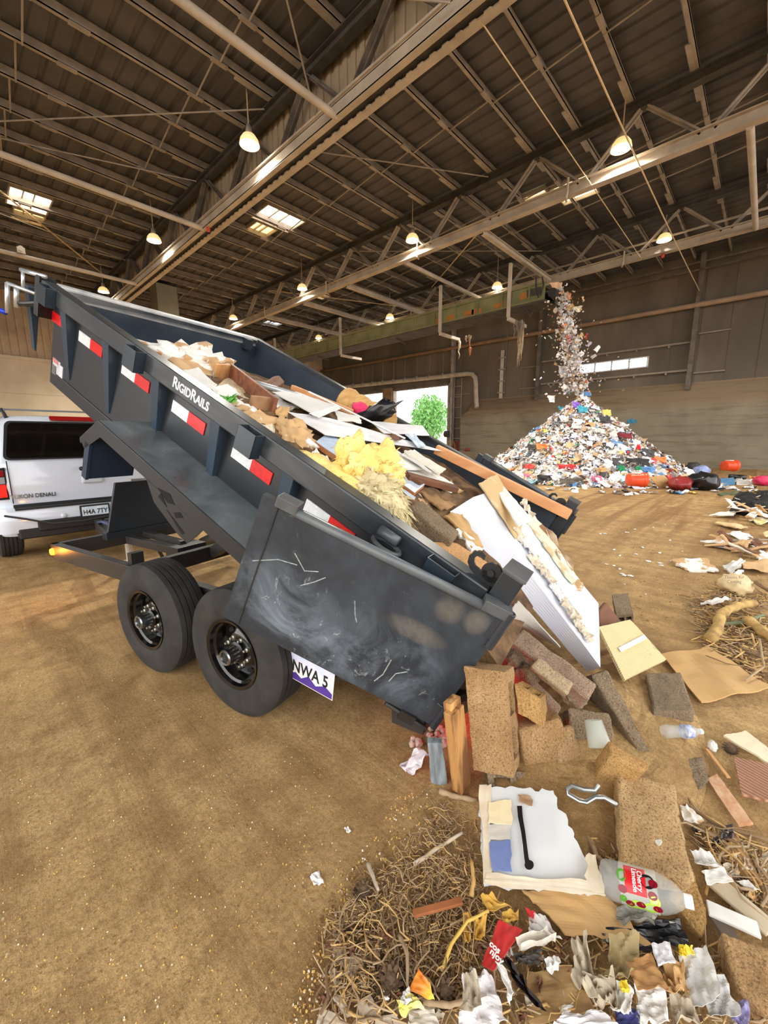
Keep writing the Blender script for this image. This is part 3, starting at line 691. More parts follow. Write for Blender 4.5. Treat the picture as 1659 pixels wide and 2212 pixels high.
def wheel(name, par, M0, R, w, rimr, mat_rim, cap=True, lugs=8, holes=8):
    "tyre with grooved tread; the dished disc faces +z of M0"
    h = w/2
    rim = MB()
    rim.lathe([(rimr, h-.02), (rimr+.006, h+.004), (rimr-.012, h-.002), (rimr-.018, h-.025), (rimr-.030, h-.035), (rimr-.036, h-.065), (rimr-.048, h-.085), (rimr-.062, h-.078), (rimr*.56, h-.066), (rimr*.52, h-.06), (rimr*.40, h-.055), (0, h-.055)], 40, M0, caps=False)
    rim.lathe([(rimr, h-.02), (rimr-.02, -h+.02)], 40, M0, caps=False)
    ro = rim.build(name, mat_rim, par); autosmooth(ro, .5)
    t = MB()
    prof = [(rimr-.004, h-.012), (rimr+.012, h+.0), (rimr+.05, h+.012), (R-.085, h+.012), (R-.05, h+.004), (R-.022, h-.008), (R-.004, h-.022)]
    tread = []
    for i in range(4):
        z = (h-.04) - (w-.08)*(i+.5)/4
        tread += [(R, z+.006+.0), (R-.012, z+.004), (R-.012, z-.004), (R, z-.006)]
    prof = prof + tread + [(R-.004, -h+.022), (R-.022, -h+.008), (R-.05, -h-.004), (R-.085, -h-.012), (rimr+.05, -h-.012), (rimr, -h+.012)]
    t.lathe(prof, 64, M0, close=True); autosmooth(t.build('tyre', RUBBER, ro), .5)
    if holes:
        for i in range(holes):
            a = 2*PI*i/holes + .2
            q = MB(); q.lathe([(0, 0), (.019, 0), (.019, .004), (0, .004)], 14, M0 @ T(math.cos(a)*rimr*.63, math.sin(a)*rimr*.63, h-.071) @ RZ(a) @ Matrix.Diagonal((.8, 1.25, 1, 1)))
            q.build('vent_hole_disc', M('wheel hole dark', (4, 4, 4), rough=.9), ro)  # black disc on the rim stands for the shade inside a hole
    for i in range(lugs):
        a = 2*PI*i/lugs
        q = MB(); q.lathe([(.013, 0), (.013, .014), (.008, .02), (.007, .034), (0, .036)], 8, M0 @ T(math.cos(a)*rimr*.415, math.sin(a)*rimr*.415, h-.057)); q.build('lug_nut', M('bright lug', (196, 192, 178), rough=.3, metal=.8), ro)
    if cap:
        q = MB(); q.lathe([(.062, 0), (.062, .02), (.045, .03)], 24, M0 @ T(0, 0, h-.057)); autosmooth(q.build('hub', M('gloss black hub', (12, 12, 13), rough=.25), ro))
        q = MB(); q.lathe([(.047, 0), (.047, .075), (.042, .082), (.034, .08), (.031, .067), (.0, .064)], 24, M0 @ T(0, 0, h-.035)); autosmooth(q.build('hub_cap', M('grey chrome', (165, 168, 172), rough=.28, metal=1.0), ro))
        q = MB(); q.lathe([(0, 0), (.030, 0), (.028, .008), (0, .01)], 20, M0 @ T(0, 0, h+.028)); autosmooth(q.build('hub_plug', M('dark plug', (34, 34, 34), rough=.5), ro))
    return ro
for x in (-.84, .84):
    for y in (1.05, 4.1):
        wheel('wheel', suv, T(x, y, .39) @ RY(math.copysign(PI/2, x)), .39, .25, .22, M('alloy', (150, 152, 156), rough=.35, metal=.8), cap=False, lugs=5, holes=0)
f = MB(); f.tube([(-.9, -.16, .73), (-.72, -.26, .68), (-.5, -.34, .60), (-.2, -.4, .60), (.12, -.45, .635)], .012, 6)
tag(f.build('trailer_cable', M('black cable sheath', (28, 24, 22), rough=.5), M=T(1.2, 6.55, 0)), 'thin black cable strung across the white bumper to the trailer coupler', 'cable')
# ================================================================== dump trailer, bed raised, rear door swung open
TC = TYAW - YAW
VN, U0, Z0, TILT, WO, LR = 1.626, .443, 1.6-(1.6-.5434)*.6075, .475, 2.30, 4.221
TRW = RZ(TC)                                   # (across, along, up)
PIV = T(-2.776, -2.3, 0)
trl = thing('dump_trailer', 'dark grey tandem dump trailer with raised bed spilling demolition debris', 'trailer', TRW @ T(2.776, 2.3, 0))
PAINT = M('charcoal trailer paint', (40, 45, 52), (48, 53, 60), 1.2, .24, coat=.3)
PAINT2 = M('charcoal bed side', (33, 37, 43), (41, 45, 51), .8, .36, coat=.1)
INNER = M('bed inside paint', (44, 54, 66), (60, 70, 82), 1.6, .30, coat=.2)
FRAME = M('frame paint', (46, 44, 44), (56, 54, 52), 2, .38)
t = NT('scuffed fender top'); v = t.co()
n = t.noise(3.2, 7, .68, v, .6); t.set('Base Color', t.ramp(n, [(.35, s2l((70, 78, 82))), (.58, s2l((100, 108, 110))), (.75, s2l((130, 138, 140)))])); t.set('Roughness', t.ramp(n, [(.3, .25), (.7, .5)])); FENDER = t.m
t = NT('rail top worn'); v = t.co()
n = t.noise(5, 7, .7, t.co(scale=(1, .35, 1)), .6); t.set('Base Color', t.ramp(n, [(.42, s2l((42, 46, 52))), (.64, s2l((66, 70, 73))), (.82, s2l((128, 128, 124)))])); t.set('Roughness', .34); RAILM = t.m
t = NT('scuffed door'); v = t.co()
n1 = t.noise(2.2, 8, .72, v, 1.2); n2 = t.noise(9, 8, .75, t.co(scale=(1.4, 1, .8), rot=(0, .5, 0)), 2.0)
xx = t.node('ShaderNodeSeparateXYZ'); t.l.new(v, xx.inputs[0])
def blob(cx, cz, rx, rz):
    a = t.math('DIVIDE', t.math('SUBTRACT', xx.outputs[0], cx), rx); b = t.math('DIVIDE', t.math('SUBTRACT', xx.outputs[2], cz), rz)
    d = t.math('ADD', t.math('MULTIPLY', a, a), t.math('MULTIPLY', b, b))
    return t.math('MAXIMUM', t.math('SUBTRACT', 1, d), 0)
m = t.math('ADD', blob(.93, -.50, .36, .24), t.math('MULTIPLY', blob(.62, -.62, .5, .16), .8))
m = t.math('ADD', m, t.math('MULTIPLY', blob(.35, -.45, .32, .2), .55)); m = t.math('ADD', m, t.math('MULTIPLY', blob(.2, -.62, .2, .14), .45)); m = t.math('ADD', m, .12)
sm = t.math('MULTIPLY', m, t.ramp(n1, [(.42, 0), (.72, 1)])); fine = t.math('MULTIPLY', m, t.ramp(n2, [(.60, 0), (.70, 1)]))
col = t.mix(t.math('MULTIPLY', sm, .85), s2l((46, 51, 58)), s2l((124, 136, 148)))
col = t.mix(t.math('MULTIPLY', fine, .95), col, s2l((186, 192, 194)))
ds = t.math('ADD', blob(.22, -.12, .07, .08), t.math('ADD', blob(.1, -.12, .06, .07), blob(.3, -.3, .16, .06)))
col = t.mix(t.math('MULTIPLY', ds, t.ramp(n1, [(.35, .2), (.6, .7)])), col, s2l((120, 112, 100)))
t.set('Base Color', col); t.set('Roughness', t.ramp(n1, [(.3, .3), (.7, .6)])); DOORM = t.m
TAPE_W = M('white reflective tape', (205, 210, 214), (228, 230, 232), 40, .3, spec=.8)
TAPE_R = M('red reflective tape', (196, 14, 18), (220, 26, 26), 40, .3)
WHITEL = M('white lettering', (238, 240, 240), rough=.4)
ZINC = M('zinc plated steel', (190, 198, 204), (214, 218, 222), 8, .3, metal=.7)
GREASE = M('greasy dark steel', (30, 28, 28), (46, 42, 40), 5, .45)
def tp(mb, name, mat, bevel=0.0, smooth=False, parent=None):
    o = mb.build(name, mat, parent or trl, bevel=bevel, smooth=smooth)
    if parent is None: o.matrix_local = PIV
    return o
CV = VN + WO/2
# chassis
f = MB()
for v in (1.62, 3.86): f.box((v, .85, .44), (v+.07, 4.83, .59))
f.box((1.62, 4.76, .44), (3.93, 4.83, .59)); f.box((1.62, 3.34, .45), (3.93, 3.42, .585)); f.box((1.62, 2.2, .45), (3.93, 2.28, .56)); f.box((1.62, .85, .42), (3.93, .95, .58))
tp(f, 'chassis_frame', FRAME, .006)
f = MB()
for s in (-1, 1): f.beam((CV + s*.62, 4.8, .52), (CV - .2 + s*.05, 5.9, .50), .08, .14)
f.beam((CV-.2, 5.8, .5), (CV-.2, 6.15, .52), .1, .1)
tp(f, 'tongue', FRAME, .006)
f = MB(); f.lathe([(.04, .1), (.04, .72)], 14, T(2.55, 5.25, 0)); f.lathe([(.09, .0), (.09, .1)], 14, T(2.55, 5.25, 0)); tp(f, 'tongue_jack', M('pale jack', (168, 160, 148), (190, 182, 168), 3, .5), smooth=False)
f = MB()
f.loft([[(2.0, 4.5, .655), (3.55, 4.5, .655), (3.55, 4.53, .655), (2.0, 4.53, .655)], [(2.13, 4.5, 1.165), (3.42, 4.5, 1.165), (3.42, 4.53, 1.165), (2.13, 4.53, 1.165)]])
f.box((1.98, 4.49, .58), (3.57, 4.58, .655)); box_o = tp(f, 'guard_plate', PAINT2, .006)
f = MB(); f.box((2.3, 4.52, 1.165), (2.46, 4.60, 1.185)); tp(f, 'plate_latch', ZINC, parent=box_o)
# hoist arms, pump fittings
f = MB(); f.beam((2.40, 4.74, .575), (2.26, 3.62, .60), .07, .06); f.beam((2.18, 4.46, .555), (2.17, 3.64, .56), .07, .08); f.box((2.12, 3.5, .42), (2.42, 3.7, .6)); f.beam((2.22, 4.0, .5), (2.3, 4.05, .35), .03, .02)
tp(f, 'hoist_subframe', FRAME, .004)
f = MB(); f.beam((2.40, 3.35, .52), (2.46, 2.55, 1.02), .12, .10); f.beam((2.62, 3.35, .52), (2.68, 2.55, 1.02), .06, .12); tp(f, 'scissor_arm', GREASE, .004)
f = MB(); f.tube([(2.56, 3.75, .52), (2.58, 3.1, .80)], .06, 14); f.tube([(2.58, 3.1, .80), (2.60, 2.6, 1.0)], .035, 12); tp(f, 'hydraulic_cylinder', M('cylinder steel', (120, 118, 112), rough=.3, metal=.8), smooth=True)
f = MB()
for i in range(3): f.tube([(2.3 + i*.05, 4.95, .60), (2.25 + i*.05, 5.15, .66 - i*.03), (2.32 + i*.03, 5.4, .62), (2.4, 5.6, .56)], .012, 6)
tp(f, 'brake_wiring', M('blue grey wire', (52, 64, 110), rough=.5))
f = MB(); f.box((1.66, 3.40, .585), (1.76, 3.46, .68)); tp(f, 'rail_stop', FRAME)
f = MB(); f.box((1.615, 2.62, .46), (1.625, 2.86, .56)); tp(f, 'data_sticker', M('pale sticker', (188, 190, 190), (150, 152, 152), 30, .5))
f = MB(); f.lathe([(.035, 0), (.03, .02), (0, .026)], 14, T(1.618, 4.775, .515) @ RY(-PI/2)); mk = tp(f, 'marker_lamp', M('amber marker', (255, 140, 30), emit=(255, 120, 20), es=14), smooth=True)
l = D.lights.new('marker_glow', 'POINT'); l.energy = 3; l.color = (1, .35, .05); l.shadow_soft_size = .03
lo = D.objects.new('marker_glow', l); COL.objects.link(lo); lo.parent = trl; lo.matrix_local = PIV @ T(1.5, 4.82, .5)
# axles and wheels
RIMB = M('gloss black rim', (10, 10, 11), rough=.16, coat=.5)
for u in (1.83, 2.71):
    f = MB(); f.tube([(1.6, u, .37), (3.95, u, .37)], .045, 12); tp(f, 'axle', FRAME, smooth=True)
    for v, s in ((1.48, -1), (2*CV-1.48, 1)):
        wheel('wheel', trl, PIV @ T(v, u, .388) @ RY(s*PI/2) @ RZ(.35), .388, .24, .205, RIMB)
# license plate on its bracket behind the near wheel
pb = MB(); pb.box((1.47, 1.08, .40), (1.5, 1.52, .47)); pb = tp(pb, 'plate_bracket', FRAME)
PM = T(1.455, 1.33, .375) @ RX(-.02) @ RZ(-PI/2) @ RX(PI/2) @ RZ(-.16)
f = MB(); f.prism([(-.165, -.08), (.165, -.08), (.165, .08), (-.165, .08)], 0, .002); o = f.build('license_plate', M('white plate', (232, 228, 224), rough=.4), pb, bevel=.003); o.matrix_local = PM
f = MB(); f.prism([(-.16, -.075), (.16, -.075), (.16, -.045), (.11, -.02), (.05, -.05), (.0, -.015), (-.05, -.05), (-.09, -.03), (-.13, -.05), (-.16, -.04)], .002, .0028); o = f.build('plate_mountains', M('plate purple', (76, 46, 138)), pb); o.matrix_local = PM
f = MB(); f.prism([(-.16, .03), (.16, .03), (.16, .076), (-.16, .076)], .002, .0024); o = f.build('plate_sky', M('plate sky', (188, 206, 236), (226, 214, 226), 20), pb); o.matrix_local = PM
text('NWA 5', 'plate_number', pb, PM @ T(-.118, .005, .003), .095, M('plate ink', (18, 22, 30)), sx=.8, bold=.0015, align='LEFT')
f = MB(); f.box((1.55, 1.56, .24), (1.6, 1.72, .47)); tp(f, 'wheel_flap', M('blue grey flap', (46, 58, 72), rough=.4))
# rear foot and tail lamp
f = MB(); f.box((1.58, .72, .17), (1.72, .90, .33)); f.beam((1.6, .75, .3), (1.75, .55, .36), .05, .04); tp(f, 'rear_foot', FRAME, .005)
f = MB(); f.box((1.62, .66, .33), (1.66, .80, .38)); tl = tp(f, 'tail_lamp', RED_LIT)
l = D.lights.new('tail_glow', 'POINT'); l.energy = 2.2; l.color = (1, .03, .06); l.shadow_soft_size = .04
lo = D.objects.new('tail_glow', l); COL.objects.link(lo); lo.parent = trl; lo.matrix_local = PIV @ T(1.92, .55, .25)

# ---- bed: local x across from the near rail, y forward, z normal to the floor
BL = PIV @ T(VN, U0, Z0) @ RX(TILT)
BED = TRW @ T(VN, U0, Z0) @ RX(TILT)
FLN = -.70
f = MB()
f.box((.10, -.02, FLN-.03), (WO-.10, 4.2, FLN)); f.box((.095, -.10, -.78), (.105, 4.2, -.06)); f.box((WO-.105, -.10, -.78), (WO-.095, 4.2, -.06)); f.box((.10, 4.14, -.8), (WO-.10, 4.15, -.02))
for y in [(.35 + i*.5) for i in range(8)]: f.box((.15, y, -.82), (WO-.15, y+.06, -.73))
for x in (.75, WO-.83): f.box((x, .5, -.92), (x+.08, 3.9, -.73))
bed = f.build('dump_bed', [PAINT2], trl); bed.matrix_local = BL
def bp(mb, name, mat, bevel=0.0, smooth=False):
    return mb.build(name, mat, bed, bevel=bevel, smooth=smooth)
f = MB(); f.box((.106, 0, FLN), (.112, 4.13, -.05)); f.box((WO-.112, 0, FLN), (WO-.106, 4.13, -.05)); f.box((.11, 4.13, FLN), (WO-.11, 4.139, -.02)); f.box((.11, 0, FLN), (WO-.11, 4.13, FLN+.006)); bp(f, 'bed_lining', INNER)
f = MB(); f.box((0, 0, -.13), (.10, 4.221, 0)); bp(f, 'top_rail', RAILM, .010)
f = MB(); f.box((WO-.10, 0, -.13), (WO, 4.221, 0)); bp(f, 'top_rail', RAILM, .010)
f = MB(); f.box((.10, 4.13, -.10), (WO-.10, 4.221, .004)); bp(f, 'front_rail', M('pale worn front rail', (160, 164, 166), (206, 206, 204), 5, .4), .010)
f = MB(); f.box((.085, 0, -.84), (.15, 4.18, -.72)); f.box((WO-.15, 0, -.84), (WO-.085, 4.18, -.72)); f.box((.1, 4.1, -.84), (WO-.1, 4.18, -.72)); bp(f, 'lower_rail', PAINT2, .006)
for i in range(6):
    y = 1.18 + i*.66
    for side in (0, 1):
        if side and i % 2: continue
        X = lambda a: a if not side else WO - a
        f = MB(); f.loft([[(X(.012), y, -.13), (X(.012), y+.095, -.13), (X(.1), y+.095, -.13), (X(.1), y, -.13)], [(X(.085), y+.02, -.68), (X(.085), y+.075, -.68), (X(.1), y+.075, -.68), (X(.1), y+.02, -.68)]])
        bp(f, 'side_stiffener', M('blue grey stiffener', (52, 66, 80), (60, 74, 88), 2, .3), .004)
for i in range(6):
    y = .735 + .662*i
    a = MB(); a.box((.088, y+.185, -.305), (.095, y+.37, -.222)); bp(a, 'reflector_white', TAPE_W)
    a = MB(); a.box((.088, y, -.305), (.095, y+.185, -.222)); bp(a, 'reflector_red', TAPE_R)
for y in (.14, 1.45, 2.66, 3.95):
    f = MB(); f.box((-.07, y, -.15), (-.064, y+.15, -.005)); f.box((-.07, y, -.15), (0, y+.006, -.005)); f.box((-.07, y+.144, -.15), (0, y+.15, -.005)); bp(f, 'stake_pocket', M('stake pocket paint', (44, 54, 64), rough=.28), .002)
f = MB(); f.box((WO/2 + .83, 4.06, -.14), (WO/2 + .93, 4.13, -.02)); bp(f, 'tarp_bracket', PAINT)
text('RigidRails', 'rail_lettering', bed, T(-.0015, 2.142, -.062) @ RZ(-PI/2) @ RX(PI/2), .098, WHITEL, .001, small=True, sx=.93, bold=.0022)
f = MB(); f.box((.088, 4.02, -.74), (.094, 4.15, -.60)); st = bp(f, 'warning_sticker', M('sticker white', (206, 208, 208), (176, 180, 184), 26, .5))
f = MB(); f.box((.085, 4.05, -.635), (.088, 4.15, -.60)); f.build('sticker_header', M('sticker red', (186, 74, 74), (200, 150, 148), 60, .5), st)
f = MB(); f.box((.084, 4.08, -.74), (.088, 4.15, -.66)); f.build('sticker_photo', M('sticker grey', (120, 120, 116), (70, 70, 68), 50, .5), st)
f = MB(); f.box((.088, 3.97, -.73), (.094, 4.02, -.62)); bp(f, 'info_label', M('info label', (206, 212, 220), rough=.4))
# fender: flat top, sloped front, skirt with a lug
f = MB()
pr_ = [(.55, -.74), (.74, -.50), (2.66, -.50), (2.865, -.73), (2.85, -.76)]
for a, b in zip(pr_, pr_[1:]):
    f.loft([[(-.245, a[0], a[1]), (.1, a[0], a[1]), (.1, a[0], a[1]-.008), (-.245, a[0], a[1]-.008)], [(-.245, b[0], b[1]), (.1, b[0], b[1]), (.1, b[0], b[1]-.008), (-.245, b[0], b[1]-.008)]])
fen = bp(f, 'fender', FENDER, .003)
f = MB()
sk = [(.55, -.74), (.74, -.50), (2.66, -.50), (2.865, -.73)]; si = [(.63, -.77), (.78, -.60), (2.61, -.60), (2.79, -.78)]
for k in range(3):
    a, b, c, d = sk[k], sk[k+1], si[k+1], si[k]
    f.add([(-.245, *p) for p in (a, b, c, d)] + [(-.239, *p) for p in (a, b, c, d)], [(0, 1, 2, 3), (7, 6, 5, 4), (0, 4, 5, 1), (2, 6, 7, 3), (1, 5, 6, 2), (0, 3, 7, 4)])
lug = [(2.05, -.595), (1.93, -.70), (1.66, -.76), (1.56, -.76), (1.50, -.67), (1.46, -.595)]
f.add([(-.245, *p) for p in lug] + [(-.239, *p) for p in lug], [tuple(range(5, -1, -1)), tuple(range(6, 12))] + [(i, (i+1) % 6, 6+(i+1) % 6, 6+i) for i in range(6)])
f.build('fender_skirt', PAINT2, fen)
for n_, pl_ in enumerate(([(1.92, -.59), (1.80, -.625), (1.74, -.60), (1.80, -.56)], [(1.80, -.655), (1.88, -.60), (1.90, -.64)], [(1.73, -.65), (1.68, -.615), (1.64, -.63), (1.70, -.67)], [(1.80, -.67), (1.76, -.68), (1.60, -.715), (1.62, -.735)])):
    k = len(pl_); f = MB(); f.add([(-.2475, *p) for p in pl_] + [(-.24, *p) for p in pl_], [tuple(range(k)), tuple(range(2*k-1, k-1, -1))] + [(i, k+i, k+(i+1) % k, (i+1) % k) for i in range(k)]); f.build('logo_inlay', M('cutout shade', (6, 6, 6), rough=.9), fen)  # black inlays on the skirt, painting the dark of a cut-out logo
f = MB(); f.box((-.23, 2.74, -1.0), (.09, 2.75, -.60)); f.box((-.245, 2.73, -1.0), (-.225, 2.79, -.72)); f.build('fender_flap', M('dark blue flap', (40, 54, 76), rough=.35), fen)
f = MB(); f.box((WO-.1, .74, -.51), (WO+.245, 2.66, -.50)); f.box((WO+.239, .74, -.6), (WO+.245, 2.66, -.5)); bp(f, 'fender', FENDER)
# rear posts, caps, hooks, rings
HK = M('black hook steel', (24, 26, 28), (34, 36, 38), 6, .4)
for side in (0, 1):
    X = (lambda a: a) if not side else (lambda a: WO - a)
    def bx(mb, x0, x1, y0, y1, z0, z1): mb.box((min(X(x0), X(x1)), y0, z0), (max(X(x0), X(x1)), y1, z1))
    f = MB(); bx(f, -.03, .11, -.10, -.005, -.84, .125); bp(f, 'rear_post', PAINT2, .006)
    f = MB(); bx(f, -.036, .116, -.106, .0, .125, .14); bp(f, 'post_cap', M('worn cap', (88, 90, 92), (70, 72, 74), 9, .45), .003)
    for z0, z1 in ((-.2, .0), (-.74, -.58)):
        f = MB(); bx(f, -.06, -.028, -.13, -.03, z0+.04, z1-.02); f.tube([(X(-.05), -.125, z0), (X(-.05), -.125, z1)], .02, 8); bp(f, 'door_hinge', PAINT, .003)
    hk = MB()
    cen = [(.03, .015, .03), (.07, .018, .028), (.11, .022, .022), (.145, .030, .019), (.172, .052, .018), (.182, .085, .016), (.170, .115, .014), (.145, .130, .012), (.120, .124, .009), (.112, .110, .004)]
    cen = [(.03 + (y-.03)*.74, .015 + (z-.015)*.74, w*.8) for y, z, w in cen]; up_, dn_ = [], []
    for q in range(len(cen)):
        y, z, w = cen[q]; y0, z0, _ = cen[max(q-1, 0)]; y1, z1, _ = cen[min(q+1, len(cen)-1)]
        d = Vector((y1-y0, z1-z0)).normalized(); up_.append((y - d.y*w, z + d.x*w)); dn_.append((y + d.y*w, z - d.x*w))
    for q in range(len(cen)-1):
        a = [up_[q], up_[q+1], dn_[q+1], dn_[q]]
        hk.add([(X(.044), *p) for p in a] + [(X(.056), *p) for p in a], [(0, 1, 2, 3), (7, 6, 5, 4), (0, 4, 5, 1), (1, 5, 6, 2), (2, 6, 7, 3), (3, 7, 4, 0)])
    hk.lathe([(0, -.008), (.046, -.008), (.046, .008), (0, .008)], 20, T(X(.05), .035, .055) @ RY(PI/2))
    hk.box((min(X(.042), X(.058)), -.005, -.0), (max(X(.042), X(.058)), .07, .05))
    hko = bp(hk, 'tarp_hook', HK)
    f = MB(); f.lathe([(0, -.02), (.016, -.02), (.016, .02), (0, .02)], 12, T(X(.05), .035, .055) @ RY(PI/2)); f.build('hook_pin', GREASE, hko)
rg = MB(); rg.tube([(-.035 - .045*math.sin(a), .50 + .075*math.cos(a), -.10 + .0*a) for a in [2*PI*i/20 for i in range(21)]], .013, 8, False); rg.tube([(-.03, .455, -.05), (-.03, .565, -.05)], .028, 12); bp(rg, 'tie_ring', M('ring steel', (62, 68, 74), (84, 88, 90), 8, .35), 0, True)
# open doors
def door(lab_l, Mx, flip):
    f = MB(); L = 1.15
    f.box((.0, -.02, -.74), (L, .015, -.03)); d = f.build('barn_door', DOORM, bed); d.matrix_local = Mx
    f = MB(); f.tube([(.12, .012, -.035), (L-.16, .012, -.035)], .022, 12); f.build('door_top_bar', M('worn door bar', (84, 90, 96), (104, 108, 110), 6, .35), d, smooth=True)
    for a, b in ((0, .12), (L-.17, L-.07)):
        f = MB(); f.box((a, -.03, -.045), (b, .035, .005)); f.build('door_end_cap', M('worn cap', (88, 90, 92), (70, 72, 74), 9, .45), d, bevel=.003)
    f = MB(); f.box((L-.085, .015, -.735), (L-.08, .021, -.03)); f.build('door_seam', FRAME, d)
    f = MB(); f.box((.09, .0, -.79), (.17, .03, -.735)); f.tube([(.02, .01, -.78), (.25, .01, -.755)], .012, 6); f.build('latch_foot', GREASE, d)
    f = MB(); f.box((.0, -.05, -.72), (L, -.02, -.66)); f.box((.0, -.05, -.40), (L, -.02, -.34)); f.build('door_back_rib', PAINT, d)
    for sc in ((.93, -.22, .86, -.28, .80, -.25), (1.10, -.36, .99, -.29, .90, -.27), (.85, -.36, .80, -.31, .76, -.26), (.60, -.30, .57, -.37, .55, -.40), (.24, -.52, .28, -.56, .29, -.62), (.33, -.5, .33, -.6, .35, -.66)):
        f = MB(); f.tube([(sc[i], .0158, sc[i+1]) for i in (0, 2, 4)], .0028, 4); f.build('scratch', M('bare scratch', (170, 176, 172), (120, 126, 130), 60, .5), d)
    return d
door('near', T(-.03, -.12, .0) @ RZ(math.radians(110)), False)
dd = door('far', T(WO+.03, -.12, .06) @ RZ(math.radians(77)) , True)
# tarp crank at the front corner
f = MB(); f.tube([(-.03, 4.47, -.02), (-.03, 4.45, -.17)], .013, 8); f.tube([(-.03, 4.50, -.02), (.02, 4.20, .03)], .018, 8); f.tube([(-.10, 4.55, -.16), (-.10, 4.53, -.40)], .018, 8); f.tube([(-.05, 4.52, -.16), (-.05, 4.5, -.33)], .022, 8); f.tube([(.0, 4.3, -.14), (-.1, 4.55, -.16)], .014, 8)
cr_ = bp(f, 'tarp_crank', ZINC, 0, True)
f = MB(); f.tube([(-.11, 4.545, -.40), (-.16, 4.95, -.46)], .020, 10); f.build('crank_handle', M('blue grip', (30, 60, 210), rough=.35), cr_, smooth=True)
f = MB(); f.tube([(.05, 4.24, -.18), (-.02, 4.40, -.26), (-.04, 4.52, -.30)], .022, 8); f.box((-.01, 4.22, -.30), (.1, 4.30, .02)); bp(f, 'tarp_arm', HK)
# ================================================================== loose material helpers
_n = BED.to_3x3() @ Vector((0, 0, 1))
def b(x, y, n): return onp(x, y, BED @ Vector((0, 0, n)), _n)
def facing(c):
    c = [Vector(p) for p in c]
    m = sum(c, Vector())/4
    nr = (c[1]-c[0]).cross(c[3]-c[0])
    return c if nr.dot(CAM - m) > 0 else [c[0], c[3], c[2], c[1]]
def sheet(name, lab, cat, mat, c, th=.012, nu=10, nv=10, wav=.012, jag=.008, curl=0, group=None, freq=3.0, parent=None, smooth=False, seed=None):
    f = MB(); f.patch(facing(c), th, nu, nv, wav, jag, freq, seed, curl)
    o = f.build(name, mat, parent, origin='c' if parent is None else None, smooth=smooth)
    if parent is None: tag(o, lab, cat, group)
    return o
def on_sheet(parent, name, mat, c, th=.002, lift=.004, **k):
    "a layer lying on a top-level sheet (world corners)"
    c = facing(c); nr = (c[1]-c[0]).cross(c[3]-c[0]).normalized()
    f = MB(); f.patch([p + nr*lift - parent.location for p in c], th, k.get('nu', 6), k.get('nv', 6), k.get('wav', .004), k.get('jag', .006), 3, None, 0)
    return f.build(name, mat, parent)
def plank(name, lab, cat, mat, a, c, w, h, up=(0, 0, 1), bev=.003, group=None):
    f = MB(); f.beam(a, c, w, h, up); return tag(f.build(name, mat, origin='c', bevel=bev), lab, cat, group)
def ico(sub=2):
    bm = bmesh.new(); bmesh.ops.create_icosphere(bm, subdivisions=sub, radius=1)
    v = [x.co.copy() for x in bm.verts]; f = [tuple(q.index for q in x.verts) for x in bm.faces]; bm.free(); return v, f
ICO = {k: ico(k) for k in (1, 2, 3, 4)}
def lump(mb, p, r, amp=.3, freq=1.5, sub=3, seed=None, ridge=False, flat=None, rot=None):
    if seed is None: seed = random.random()*50
    V, F = ICO[sub]; r = (r, r, r) if isinstance(r, (int, float)) else r; out = []
    R = rot.to_3x3() if rot is not None else None
    for q in V:
        n = noise.fractal(q*freq + Vector((seed, seed*.7, 0)), 1.0, 2.0, 3) if not ridge else (abs(noise.noise(q*freq + Vector((seed, 0, 0))))*1.6 - .4 + .5*noise.noise(q*freq*2.7 + Vector((0, seed, 0))))
        w = q*(1 + amp*n); w = Vector((w.x*r[0], w.y*r[1], w.z*r[2]))
        if R is not None: w = R @ w
        w = w + Vector(p)
        if flat is not None: w.z = max(w.z, flat)
        out.append(w)
    return mb.add(out, F)
def blob(name, lab, cat, mat, p, r, group=None, smooth=True, **k):
    f = MB(); lump(f, p, r, **k); return tag(f.build(name, mat, origin='c', smooth=smooth), lab, cat, group)

PAPER_W = M('white drywall paper', (226, 224, 220), (240, 238, 234), 3, .75)
PAPER_G = M('grey white board', (204, 202, 198), (224, 222, 218), 2.5, .7)
TORN = M('torn drywall', (238, 234, 228), (196, 158, 112), 4.5, .8, lo=.50, hi=.54)
TANB = M('tan drywall back', (196, 158, 112), (216, 182, 136), 2, .85)
KRAFT = M('kraft cardboard', (194, 154, 100), (208, 170, 116), 1.5, .8)
GYP = M('broken gypsum', (226, 218, 202), (206, 190, 164), 12, .9, bump=.3)
BLUEWH = M('blue white laminate', (188, 206, 226), (206, 220, 234), 1.5, .35)
PBOARD = M('orange particle board edge', (178, 112, 66), (196, 134, 86), 14, .85, bump=.2)
LUMBER = M('orange brown lumber', (206, 142, 92), (222, 164, 112), 1.2, .6, stretch=(9, 1, 9))
WOODO = M('pale pine', (216, 166, 108), (190, 136, 84), 1.4, .7, stretch=(10, 10, 1.2))
WOODD = M('dark aged wood', (122, 80, 56), (96, 62, 46), 1.6, .8, stretch=(1, 8, 8))
DARKR = M('dark rubble', (84, 62, 42), (134, 104, 72), 9, .95, bump=.6)
FIBER = M('yellow glass wool', (238, 208, 118), (248, 228, 152), 4, .95, bump=.5, bscale=24)
FIBER2 = M('dusty glass wool', (232, 220, 172), (176, 156, 122), 5, .95, bump=.6, bscale=30, stretch=(1, 1, .5))
BLACKBAG = M('black plastic bag', (26, 26, 30), rough=.28, spec=.6)

